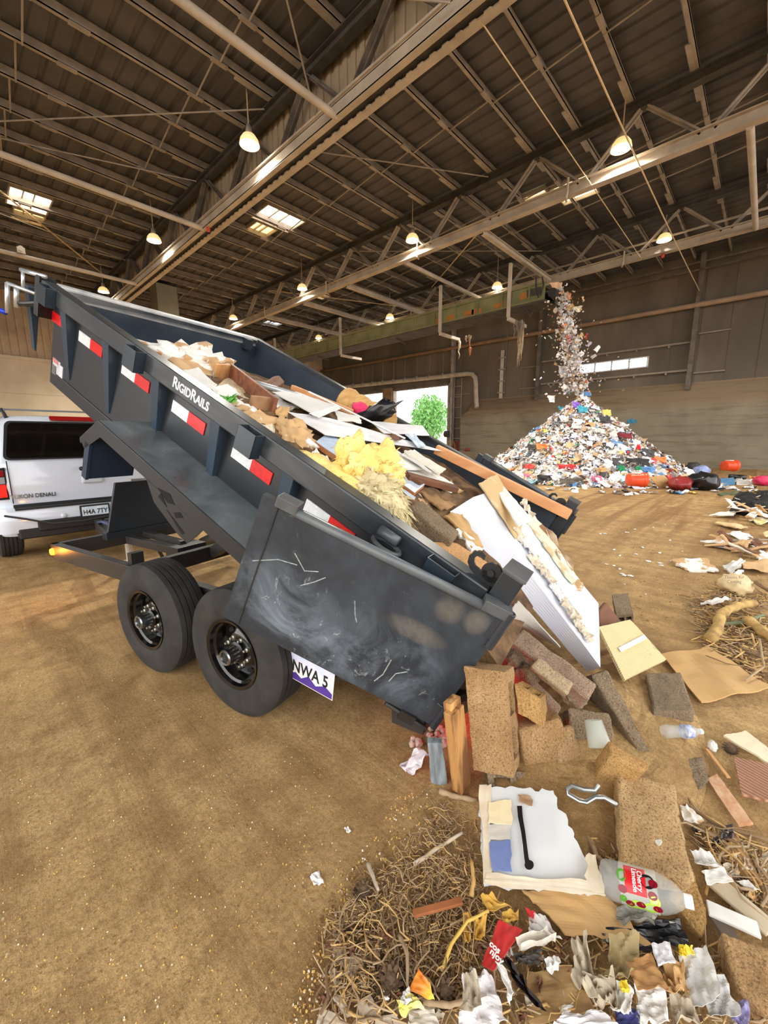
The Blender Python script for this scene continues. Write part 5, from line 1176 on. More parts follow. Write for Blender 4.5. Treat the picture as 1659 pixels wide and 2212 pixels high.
# ridged panel, cardboard, floor slab
o = sheet('ridged_board', 'cream ridged panel with glue strip propped behind the blocks', 'panel', M('cream ridged', (226, 208, 158), (238, 224, 182), 3, .7), [g(1294, 1354, .28), g(1362, 1338, .24), g(1440, 1424, .10), g(1350, 1468, .14)], th=.02, wav=.003, jag=.002)
tr = NT('cream grooves'); wv = tr.node('ShaderNodeTexWave'); wv.inputs['Scale'].default_value = 22; wv.inputs['Distortion'].default_value = 1.2; wv.inputs['Detail'].default_value = 2
tr.l.new(tr.co(rot=(0, 0, -.25)), wv.inputs['Vector']); wn = tr.noise(6, 4, .6)
tr.set('Base Color', tr.mix(tr.ramp(wn, [(.62, 0), (.66, .7)]), tr.mix(tr.math('MULTIPLY', wv.outputs['Fac'], .5), s2l((232, 214, 164)), s2l((206, 182, 130))), s2l((182, 164, 128)))); tr.set('Roughness', .75); tr.bump(wv.outputs['Fac'], .5, .01)
o.data.materials[0] = tr.m
on_sheet(o, 'glue_strip', M('white strip', (232, 230, 226)), [g(1334, 1402, .20), g(1390, 1373, .18), g(1396, 1382, .17), g(1340, 1411, .19)], lift=.012, nu=2, nv=2, wav=0, jag=.001)
o = sheet('cardboard_sheet', 'large flat cardboard sheet on the ground at the right edge', 'cardboard', KRAFT, [g(1428, 1412, .05), g(1530, 1398, .04), g(1668, 1484, .06), g(1515, 1518, .02)], th=.008, wav=.02, jag=.006)
brick('concrete_block', 'flat brown paving slab lying before the large cardboard sheet', BLOCKG, [g(1396, 1455, .10), g(1470, 1450, .10), g(1502, 1538, .09), g(1412, 1536, .10)], .07)
brick('concrete_block', 'dark wet broken tile corner on the dirt right of the block heap', BLOCKG, [g(1473, 1640, .03), g(1520, 1633, .03), g(1532, 1680, .03), g(1510, 1708, .02)], .025)
# front slab and the block under it
brick('concrete_block', 'big flat concrete slab lying beside the red labelled bottle', bmat('speckled slab', (172, 138, 92), (196, 164, 118), (110, 82, 52)), [g(1333, 1664, .14), g(1457, 1693, .12), g(1502, 1905, .12), g(1342, 1880, .10)], .07)
brick('concrete_block', 'yellow brown block under the lower edge of the big flat slab', BLOCKY, [g(1440, 1935, .05), g(1492, 1862, .09), g(1526, 1960, .06), g(1520, 2030, .03)], .12)
brick('concrete_block', 'rough brown block cut by the right edge near the bottom', BLOCK, [g(1556, 2008, .10), g(1668, 2050, .10), g(1668, 2200, .08), g(1590, 2130, .08)], .12)
# ================================================================== litter near the camera
TWIG = M('grey brown twig', (156, 130, 98), (182, 158, 126), 14, .9)
TWIGD = M('dark twig', (118, 92, 64), (142, 114, 82), 14, .9)
TWIGY = M('straw twig', (190, 152, 92), (212, 178, 120), 14, .85)
def inpoly(x, y, P):
    c = False; j = len(P)-1
    for i in range(len(P)):
        if (P[i][1] > y) != (P[j][1] > y) and x < (P[j][0]-P[i][0])*(y-P[i][1])/(P[j][1]-P[i][1]) + P[i][0]: c = not c
        j = i
    return c
def sample(P):
    xs = [p[0] for p in P]; ys = [p[1] for p in P]
    while True:
        x, y = random.uniform(min(xs), max(xs)), random.uniform(min(ys), max(ys))
        if inpoly(x, y, P): return x, y
MULCH = [(720, 1990), (800, 1890), (900, 1800), (985, 1705), (1045, 1700), (1030, 1900), (1120, 1990), (1050, 2080), (960, 2150), (820, 2160), (720, 2110)]
RIGHT = [(1486, 1300), (1560, 1260), (1659, 1280), (1659, 1480), (1600, 1440), (1530, 1395)]
RIGHT2 = [(1320, 1700), (1345, 1880), (1300, 1880), (1200, 1740), (1240, 1700)]
RIGHT3 = [(1490, 1760), (1659, 1830), (1659, 2000), (1560, 1930), (1500, 1800)]
BOTTOM = [(700, 2000), (1100, 2000), (1659, 2060), (1659, 2212), (690, 2212)]
def twig(f, p, a, L, r, lift=.0, kink=.25):
    d = Vector((math.cos(a), math.sin(a), random.uniform(-.05, .12))); s = Vector((-d.y, d.x, 0)); pts = []
    for i in range(5):
        t = i/4 - .5; pts.append(p + d*(t*L) + s*(L*kink*.3*math.sin(i*1.9 + p.x*40)) + Vector((0, 0, abs(.012*math.sin(i*2.1 + p.y*60)))))
    for q in pts: q.z = max(q.z, r + lift)
    f.tube(pts, [r, r*.95, r*.9, r*.8, r*.55], 5)
# trodden chips and needles: uncountable
for nm, lab, P, n, mats, sz in (('needle_mulch', 'dry needles and bark chips spread under the twigs in the lower middle', MULCH, 3000, (TWIG, TWIGD, TWIGY), .62), ('needle_mulch', 'fine dry stalks matted among the debris at the right edge', RIGHT, 1000, (TWIG, TWIGD, TWIGY), 2.2), ('needle_mulch', 'fine stalks between the slab and the white drywall piece', RIGHT2, 420, (TWIG, TWIGD, TWIGY), 1.2), ('needle_mulch', 'dry stalks below the tiles at the right edge', RIGHT3, 500, (TWIG, TWIGD, TWIGY), 1), ('needle_mulch', 'chips and stalks between the papers along the bottom edge', BOTTOM, 900, (TWIGD, TWIG, TWIGY), 1)):
    f = MB()
    for i in range(n):
        x, y = sample(P); p = g(x, y, random.uniform(.002, .03)); f.cur = i % 3
        a = random.uniform(0, 6.28); L = random.uniform(.015, .06)*sz; w = random.uniform(.0012, .003)*sz
        d = Vector((math.cos(a), math.sin(a), random.uniform(-.2, .4)))*L; s = Vector((-math.sin(a), math.cos(a), 0))*w; u = Vector((0, 0, w))
        f.add([p - s, p + u, p + s, p + d - s, p + d + u, p + d + s], [(0, 3, 4, 1), (1, 4, 5, 2), (0, 2, 5, 3)])
    tag(f.build(nm, list(mats), origin='c'), lab, 'mulch', kind='stuff')
f = MB(); cm = [M('pale chip', (232, 214, 178), (246, 238, 222), 30, .8), M('yellow chip', (222, 176, 84), (236, 200, 120), 30, .8), M('brown chip', (126, 88, 52), (156, 114, 70), 30, .9)]
SPREAD = [(620, 2212), (700, 1960), (860, 1720), (1000, 1690), (1060, 1900), (800, 2000), (730, 2212)]
WIDE = [(0, 2212), (0, 1300), (300, 1480), (700, 1600), (900, 1640), (860, 1800), (700, 2212)]
FAR = [(1240, 1120), (1659, 1080), (1659, 1250), (1400, 1360), (1290, 1200)]
for P, n, sz in ((SPREAD, 1500, .55), (WIDE, 1100, .36), (FAR, 260, 1.5)):
    for i in range(n):
        x, y = sample(P); p = g(x, y, .0025); f.cur = random.choice((0, 1, 1, 2, 2, 2)); r = random.uniform(.0025, .008)*sz
        a0 = random.uniform(0, 6.28); k = 5; e = random.uniform(.35, 1)
        top = [p + Vector((math.cos(a0)*r*math.cos(6.28*j/k) - math.sin(a0)*r*e*math.sin(6.28*j/k), math.sin(a0)*r*math.cos(6.28*j/k) + math.cos(a0)*r*e*math.sin(6.28*j/k), random.uniform(.0, .4)*r)) for j in range(k)]
        bot = [Vector((q.x, q.y, .0)) for q in top]; f.add(top + bot, [tuple(range(k))] + [(j, (j+1) % k, k+(j+1) % k, k+j) for j in range(k)][:0] + [(k+j, k+(j+1) % k, (j+1) % k, j) for j in range(k)])
tag(f.build('floor_crumbs', cm, origin='c'), 'pale wood and paper crumbs scattered over the dirt floor', 'crumbs', kind='stuff')
# countable twigs
def twigs(P, n, L0, L1, r0, r1, lab, grp):
    for i in range(n):
        x, y = sample(P); f = MB(); twig(f, g(x, y, random.uniform(.005, .04)), random.uniform(0, 6.28), random.uniform(L0, L1), random.uniform(r0, r1))
        tag(f.build('twig', random.choice((TWIG, TWIG, TWIGD, TWIGY)), origin='c', smooth=True), lab, 'twig', grp)
twigs(MULCH, 150, .05, .16, .0010, .0032, 'dry thin twig in the twig patch left of the white drywall piece', 'twigs left of the drywall piece')
twigs(RIGHT, 60, .15, .5, .002, .006, 'dry stalk in the brushwood at the right edge by the yellow log', 'brushwood stalks at the right edge')
twigs(RIGHT3, 30, .08, .3, .002, .006, 'dry stalk below the ridged tiles at the right edge', 'stalks below the tiles')
twigs(BOTTOM, 36, .05, .2, .002, .005, 'dry twig among the papers along the bottom edge', 'twigs among the bottom papers')
def branch(lab, pts, r, mat=TWIG, r1=None):
    f = MB(); k = len(pts); pts = [Vector(p) for p in pts]; out = []; rr_ = []
    for i in range(k-1):
        for q in range(4):
            t = q/4; out.append(pts[i].lerp(pts[i+1], t) + noise.noise_vector(pts[i]*9 + Vector((q, 0, 0)))*r*.35); rr_.append(r + ((r1 or r*.75) - r)*(i + t)/(k-1))
    out.append(pts[-1]); rr_.append(r1 or r*.75)
    f.tube(out, [q*(1 + .12*math.sin(i*2.3)) for i, q in enumerate(rr_)], 9)
    return tag(f.build('branch', mat, origin='c', smooth=True), lab, 'branch')
branch('pale straight branch lying towards the white drywall piece', [g(894, 1868, .02), g(945, 1832, .03), g(998, 1799, .04)], .008, M('pale bark', (182, 166, 144), (204, 188, 166), 8, .85))
branch('short pale forked stick at the left end of the twig patch', [g(795, 1866, .02), g(806, 1895, .03), g(817, 1924, .03)], .008, M('pale bark', (1, 1, 1)))
branch('grey branch poking out under the upright brown plank', [g(950, 1709, .03), g(985, 1722, .04), g(1030, 1728, .04)], .013)
branch('thick grey branch behind the metal loop', [g(1205, 1730, .04), g(1260, 1742, .04), g(1336, 1760, .04)], .014)
branch('slim grey branch right of the white drywall piece', [g(1260, 1790, .03), g(1290, 1850, .04), g(1322, 1880, .05)], .011)
branch('thin dark branch along the right of the big flat slab', [g(1480, 1740, .02), g(1560, 1785, .03), g(1659, 1815, .03)], .008, TWIGD)
branch('long thin branch crossing below the first dark branch', [g(1500, 1785, .02), g(1590, 1820, .03), g(1659, 1828, .03)], .006, TWIGD)
branch('thin bent stick standing among the bottom left tile pieces', [g(862, 2020, .03), g(880, 2060, .05), g(880, 2130, .04)], .006, TWIG)
branch('grey stick lying below the bright packaging at the bottom', [g(915, 2165, .04), g(970, 2172, .05), g(1020, 2160, .05)], .008)
branch('yellow green bent stem arching over the twigs', [g(955, 2100, .03), g(975, 2040, .05), g(1010, 1990, .06), g(1055, 1968, .05)], .006, M('yellow stem', (206, 168, 74), (222, 190, 100), 6, .7))
branch('tan bent stem beside the blue edge of the drywall piece', [g(1018, 1938, .03), g(1024, 1900, .05), g(1018, 1858, .06)], .008, M('tan stem', (188, 146, 80), (206, 168, 104), 6, .7))
f = MB(); f.beam(g(893, 1974, .05), g(998, 1946, .055), .022, .012); tag(f.build('wood_stake', M('orange stake', (170, 104, 60), (128, 72, 38), 3, .8, stretch=(4, 1, 4)), origin='c', bevel=.002), 'orange brown wooden stake among the twigs', 'stake')
f = MB(); f.tube([g(716, 2016, .012), g(790, 2010, .014), g(845, 2006, .012)], .005, 8); tag(f.build('metal_rod', M('rusty dark rod', (58, 42, 32), (84, 60, 44), 12, .7), origin='c', smooth=True), 'straight dark rod at the left of the twig patch', 'rod')
HUSK = M('yellow husk', (204, 158, 62), (222, 184, 98), 7, .8)
for i, (q, lab) in enumerate((([(1038, 1938), (1062, 1936), (1106, 1962), (1060, 1970)], 'curled yellow husk below the lower left corner of the drywall piece'), ([(1000, 1978), (1016, 1974), (1018, 2036), (1004, 2040)], 'upright yellow husk under the bent yellow stem'), ([(1026, 1990), (1052, 1984), (1046, 2030), (1026, 2034)], 'yellow husk beside the red paper'), ([(1084, 1975), (1120, 1970), (1118, 1992), (1086, 1998)], 'yellow husk just above the red paper'))):
    sheet('husk', lab, 'husk', HUSK, [g(x, y, .03 + .01*(j % 2)) for j, (x, y) in enumerate(q)], th=.004, wav=.02, curl=.012, jag=.004)
# pine cones
def cone(x, y, r, lab):
    f = MB(); c = g(x, y, r*.8)
    for i in range(60):
        t = i/60; ph = i*2.4; rr_ = r*math.sin(.35 + 2.5*t); p = c + Vector((math.cos(ph)*rr_, math.sin(ph)*rr_*.8, (t-.5)*r*1.3)); d = Vector((math.cos(ph), math.sin(ph), .3))
        s = Vector((-math.sin(ph), math.cos(ph), 0))*r*.22; f.add([p - s, p + s, p + d*r*.4 + s*.6, p + d*r*.45, p + d*r*.4 - s*.6, p - Vector((0, 0, r*.12))], [(0, 1, 2, 3, 4), (0, 4, 5), (4, 3, 5), (3, 2, 5), (2, 1, 5)])
    lump(f, c, r*.75, amp=.1, sub=2)
    tag(f.build('pine_cone', M('pine cone brown', (86, 66, 48), (116, 92, 68), 14, .9), origin='c'), lab, 'pine cone')
cone(844, 2122, .035, 'brown pine cone beside the tile pieces at the bottom'); cone(1578, 1618, .03, 'dark pine cone between the white board and the orange stick'); cone(785, 1925, .028, 'dusty pine cone at the left edge of the twig patch'); cone(960, 2145, .03, 'half hidden pine cone right of the bright packaging')
# broken tile pieces
TILE = M('dusty white tile', (222, 206, 184), (190, 160, 130), 9, .5, lo=.5, hi=.7)
for q, lab in (([(737, 2075), (762, 2060), (786, 2080), (752, 2117)], 'larger broken white tile piece in the lower left litter'), ([(710, 2098), (728, 2090), (738, 2118), (727, 2126)], 'narrow tile piece beside the larger broken tile'), ([(720, 2155), (742, 2147), (758, 2190), (748, 2194)], 'triangular tile piece below the narrow one'), ([(772, 2160), (800, 2150), (824, 2190), (776, 2215)], 'speckled tile piece right of the triangular one'), ([(690, 2178), (725, 2188), (750, 2215), (682, 2220)], 'big cream tile corner cut by the bottom edge'), ([(812, 2196), (850, 2190), (880, 2216), (806, 2218)], 'cream tile piece at the bottom edge under the pine cone'), ([(720, 2042), (740, 2050), (732, 2078), (718, 2060)], 'thin white tile splinter above the larger broken tile')):
    sheet('tile_piece', lab, 'tile', TILE, [g(x, y, .014) for x, y in q], th=.010, nu=5, nv=5, wav=.002, jag=.004)
for q, lab in (([(672, 1890), (690, 1884), (698, 1908), (676, 1912)], 'torn white paper flake alone on the dirt'), ([(745, 1790), (752, 1786), (756, 1796), (748, 1798)], 'tiny white flake on the dirt above the twig patch')):
    sheet('paper_flake', lab, 'paper', PAPER_W, [g(x, y, .008) for x, y in q], th=.002, wav=.012, jag=.012)

# ------------------------------------------------------------------ white drywall piece with the black drip
c = [g(1034, 1696, .10), g(1192, 1708, .12), g(1306, 1930, .07), g(1046, 1908, .06)]
dw = sheet('drywall_piece', 'painted drywall piece with a black drip and blue patch, lying before the blocks', 'drywall', M('pale grey paint', (208, 212, 214), (218, 220, 220), 1.5, .7), c, th=.016, nu=26, nv=26, wav=.004, jag=.016)
def dws(name, mat, q, lift=.003, **k): return on_sheet(dw, name, mat, [g(x, y, .085 + .0*z) for x, y, z in [(*p, 0) for p in q]], lift=lift, **k)
nr_ = (facing(c)[1]-facing(c)[0]).cross(facing(c)[3]-facing(c)[0]).normalized()
def ond(x, y, l=.004): return onp(x, y, facing(c)[0], nr_) + nr_*l - dw.location
def patch_on(name, mat, q, l=.006, jag=.006, th=.003, nu=8):
    f = MB(); f.patch([ond(x, y, l) for x, y in (q if (Vector(ond(*q[1]))-Vector(ond(*q[0]))).cross(Vector(ond(*q[3]))-Vector(ond(*q[0]))).dot(nr_) > 0 else [q[0], q[3], q[2], q[1]])], th, nu, nu, .002, jag, 3); return f.build(name, mat, dw)
patch_on('blue_paint', M('blue paint', (104, 120, 172), (122, 138, 186), 4, .5), [(1057, 1822), (1102, 1818), (1106, 1887), (1062, 1882)], .010)
patch_on('cream_strip', M('cream drywall strip', (234, 220, 180), (226, 208, 166), 3, .8), [(1056, 1736), (1104, 1730), (1106, 1784), (1056, 1780)], .009)
patch_on('taupe_strip', M('taupe strip', (196, 190, 180), (208, 202, 192), 3, .8), [(1054, 1784), (1103, 1784), (1100, 1816), (1055, 1818)], .008)
patch_on('torn_border', M('torn gypsum border', (230, 218, 196), (212, 194, 166), 9, .9), [(1034, 1698), (1062, 1696), (1060, 1910), (1046, 1908)], .006, .012)
patch_on('torn_border', M('torn gypsum border', (1, 1, 1)), [(1048, 1888), (1290, 1910), (1306, 1934), (1050, 1916)], .008, .014)
patch_on('torn_border', M('torn gypsum border', (1, 1, 1)), [(1268, 1842), (1284, 1850), (1306, 1930), (1262, 1925)], .009, .016)
patch_on('torn_hole', M('torn hole', (150, 118, 84), (196, 168, 134), 12, .9), [(1118, 1716), (1148, 1722), (1150, 1742), (1122, 1738)], .008, .012)
bl = M('black paint drip', (24, 24, 28), rough=.35)
f = MB(); dp = [(1122, 1744), (1124, 1768), (1130, 1800), (1134, 1830), (1137, 1856), (1141, 1872)]
rr_ = [.010, .0095, .008, .0075, .008, .010]
ps = [Vector(ond(x, y, .0085)) for x, y in dp]
sd = (Vector(ond(1160, 1800, .0085)) - Vector(ond(1120, 1800, .0085))).normalized()
f.add([p - sd*w for p, w in zip(ps, rr_)] + [p + sd*w for p, w in zip(ps, rr_)], [(i, i+1, 7+i, 6+i) for i in range(5)])
cc = Vector(ond(1143, 1872, .0088)); up_ = (Vector(ond(1143, 1860, .0088)) - cc).normalized()
f.add([cc + sd*(.0165*math.cos(a)) + up_*(.0165*math.sin(a)) for a in [2*PI*i/18 for i in range(18)]], [tuple(range(18))])
f.build('black_drip', bl, dw)
# cardboard flap under it
sheet('cardboard_flap', 'kraft cardboard flap sticking out below the painted drywall piece', 'cardboard', KRAFT, [g(1128, 1922, .05), g(1306, 1930, .05), g(1404, 2036, .05), g(1222, 2012, .04)], th=.006, wav=.012, jag=.014, nu=14, nv=14)
# metal loop
f = MB(); f.tube([g(x, y, z) for x, y, z in ((1292, 1698, .15), (1284, 1708, .15), (1262, 1706, .14), (1235, 1697, .14), (1225, 1704, .13), (1228, 1716, .12), (1252, 1730, .12), (1266, 1733, .12), (1284, 1722, .13), (1304, 1722, .13), (1332, 1738, .11))], .010, 10); tag(autosmooth(f.build('metal_loop', M('dull aluminium', (150, 152, 150), (176, 178, 176), 9, .3, metal=.8), origin='c')), 'bent dull metal loop between the blocks and the white drywall piece', 'metal')

# ------------------------------------------------------------------ bottles
CLEAR = M('clear bottle plastic', (226, 232, 230), rough=.22, alpha=.22, spec=.6)
def axis_frame(a, c, roll=0):
    z = (c - a).normalized(); up = (CAM - a); x = up.cross(z).normalized(); y = z.cross(x)   # y faces the camera
    Rm = Matrix((( x.x, y.x, z.x, a.x), (x.y, y.y, z.y, a.y), (x.z, y.z, z.z, a.z), (0, 0, 0, 1)))
    return Rm @ RZ(roll)
def bottle(a, c, R, lab, prof):
    L = (c-a).length; t = thing('plastic_bottle', lab, 'bottle', axis_frame(a, c))
    f = MB(); f.lathe([(r*R, z*L) for r, z in prof], 28); o = f.build('bottle_body', CLEAR, t); autosmooth(o, 1.2); return t, L
bt, BLn = bottle(at(1296, 1893, 1.40), at(1490, 1948, 1.28), .056, 'empty clear soda bottle with red fruit label lying beside the big flat slab', [(0, .02), (.5, .0), (.85, .03), (.97, .08), (1, .14), (1, .60), (.98, .66), (.9, .74), (.70, .84), (.45, .92), (.30, .95), (.28, .99)])
f = MB(); f.lathe([(.017, BLn*.94), (.019, BLn*.945), (.019, BLn*1.03), (.017, BLn*1.035), (0, BLn*1.035)], 24); autosmooth(f.build('bottle_cap', M('white cap', (238, 238, 236), rough=.4), bt))
def band(name, z0, z1, a0, a1, R, mat, n=18):
    "curved label piece on the bottle, angles about its axis (90 faces the camera)"
    f = MB(); vs = []
    for k in range(n+1):
        a = a0 + (a1-a0)*k/n
        for z in (z0, z1): vs.append((R*math.cos(a), R*math.sin(a), z))
    f.add(vs, [(2*k, 2*k+2, 2*k+3, 2*k+1) for k in range(n)]); return f.build(name, mat, bt)
lb = band('label_clear', BLn*.24, BLn*.66, 0, 2*PI, .0566, M('printed clear label', (226, 230, 222), rough=.15, alpha=.3), 36)
band('label_red', BLn*.30, BLn*.54, .55, 1.95, .0570, M('label red', (206, 26, 34), rough=.35))
def disc(name, mat, z, a, rx, ry, R, th=0):
    f = MB(); vs = []
    for k in range(16):
        q = 2*PI*k/16; aa = PI - a + rx*math.cos(q)/R; vs.append((R*math.cos(aa), R*math.sin(aa), z + ry*math.sin(q)))
    f.add(vs, [tuple(range(16))]); return f.build(name, mat, bt)
disc('label_badge', M('label black', (20, 20, 24), rough=.3), BLn*.56, 1.95, .020, .020, .0576)
CH = M('cherry red', (128, 14, 34), rough=.25); LI = M('lime green', (150, 196, 40), (196, 218, 96), 30, .3); LF = M('leaf green', (86, 150, 48), rough=.4)
for z, a in ((.27, 1.3), (.62, 1.9), (.60, 1.35), (.34, .62), (.46, .72), (.64, .75)): disc('label_cherry', CH, BLn*z, a, .011, .013, .0578)
for z, a, r in ((.42, .62, .018), (.56, .66, .018), (.62, 1.1, .015), (.36, .35, .014)): disc('label_lime', LI, BLn*z, a, r, r, .0574)
disc('label_leaf', LF, BLn*.27, 1.95, .018, .014, .0574); disc('label_leaf', LF, BLn*.27, .8, .012, .010, .0574)
for s_, z, a0 in (('Cherry', .475, 1.25), ('Limeade', .415, 1.25)):
    o = text(s_, 'label_lettering', bt, Matrix.Identity(4), .020, WHITEL, .0003, bold=.0003)
    for v_ in o.data.vertices:
        a = a0 + v_.co.x/.0577; r_ = .0577 + v_.co.z; v_.co = (r_*math.cos(a), r_*math.sin(a), BLn*z + v_.co.y)
wb, WL = bottle(g(1432, 1580, .095), g(1516, 1580, .075), .033, 'small clear water bottle lying on the dirt right of the leaning slab', [(0, .02), (.6, 0), (.95, .03), (1, .08), (.98, .2), (.86, .34), (.98, .46), (1, .55), (1, .68), (.9, .76), (.6, .86), (.36, .92), (.34, .96)])
f = MB(); f.lathe([(.0335, WL*.52), (.0335, WL*.70)], 28); f.build('bottle_label', M('blue white label', (72, 96, 170), (216, 222, 236), 34, .35), wb)
f = MB(); f.lathe([(.0135, WL*.93), (.0135, WL*1.0), (0, WL*1.0)], 18); f.build('bottle_cap', M('white cap', (1, 1, 1)), wb)

# ------------------------------------------------------------------ papers and wrappers along the bottom
NEWS = M('printed newsprint', (216, 208, 194), (150, 142, 132), 26, .85, lo=.56, hi=.66)
def P4(q, z=.03): return [g(x, y, z + .012*((i*7) % 3)) for i, (x, y) in enumerate(q)]
def lit(name, lab, cat, mat, q, z=.03, th=.002, wav=.02, jag=.008, curl=0, n=13): return sheet(name, lab, cat, mat, P4(q, z), th, n, n, wav*.7, jag, curl, freq=4.2)
rp = lit('red_wrapper', 'torn red paper wrapper with white script lettering', 'paper', M('bright red paper', (206, 40, 44), (220, 60, 60), 5, .5), [(1078, 1986), (1130, 2010), (1064, 2096), (1040, 2082)], .05, wav=.006, jag=.003)
nrp = Vector((0, 0, 1))
for s_, x, y, sz in (('cos', 1069, 2046, .024), ('njoy', 1073, 2066, .024)):
    p = g(x, y, .072); d = (g(x+14, y-26, .072) - g(x, y, .072)).normalized(); xa = Vector((d.y, -d.x, 0)); o = text(s_, 'wrapper_lettering', rp, Matrix.Identity(4), sz, WHITEL, .0006, bold=.0006)
    o.matrix_local = Matrix(((xa.x, -xa.y, 0, p.x - rp.location.x), (xa.y, xa.x, 0, p.y - rp.location.y), (0, 0, 1, p.z - rp.location.z), (0, 0, 0, 1)))
REDPR = M('red white print', (226, 222, 218), (206, 40, 48), 16, .6, lo=.56, hi=.6)
DKPR = M('dark glossy print', (40, 32, 34), (120, 46, 44), 9, .4, lo=.55, hi=.62)
CRUM = M('crumpled grey paper', (196, 184, 162), (168, 154, 132), 5, .85)
PKFL = M('flowered paper', (232, 228, 230), (206, 110, 150), 24, .7, lo=.68, hi=.72)
PLASTG = M('smoky plastic', (120, 116, 108), (150, 146, 136), 5, .35)
OLIVE = M('dirty olive paper', (150, 132, 92), (176, 156, 112), 5, .85)
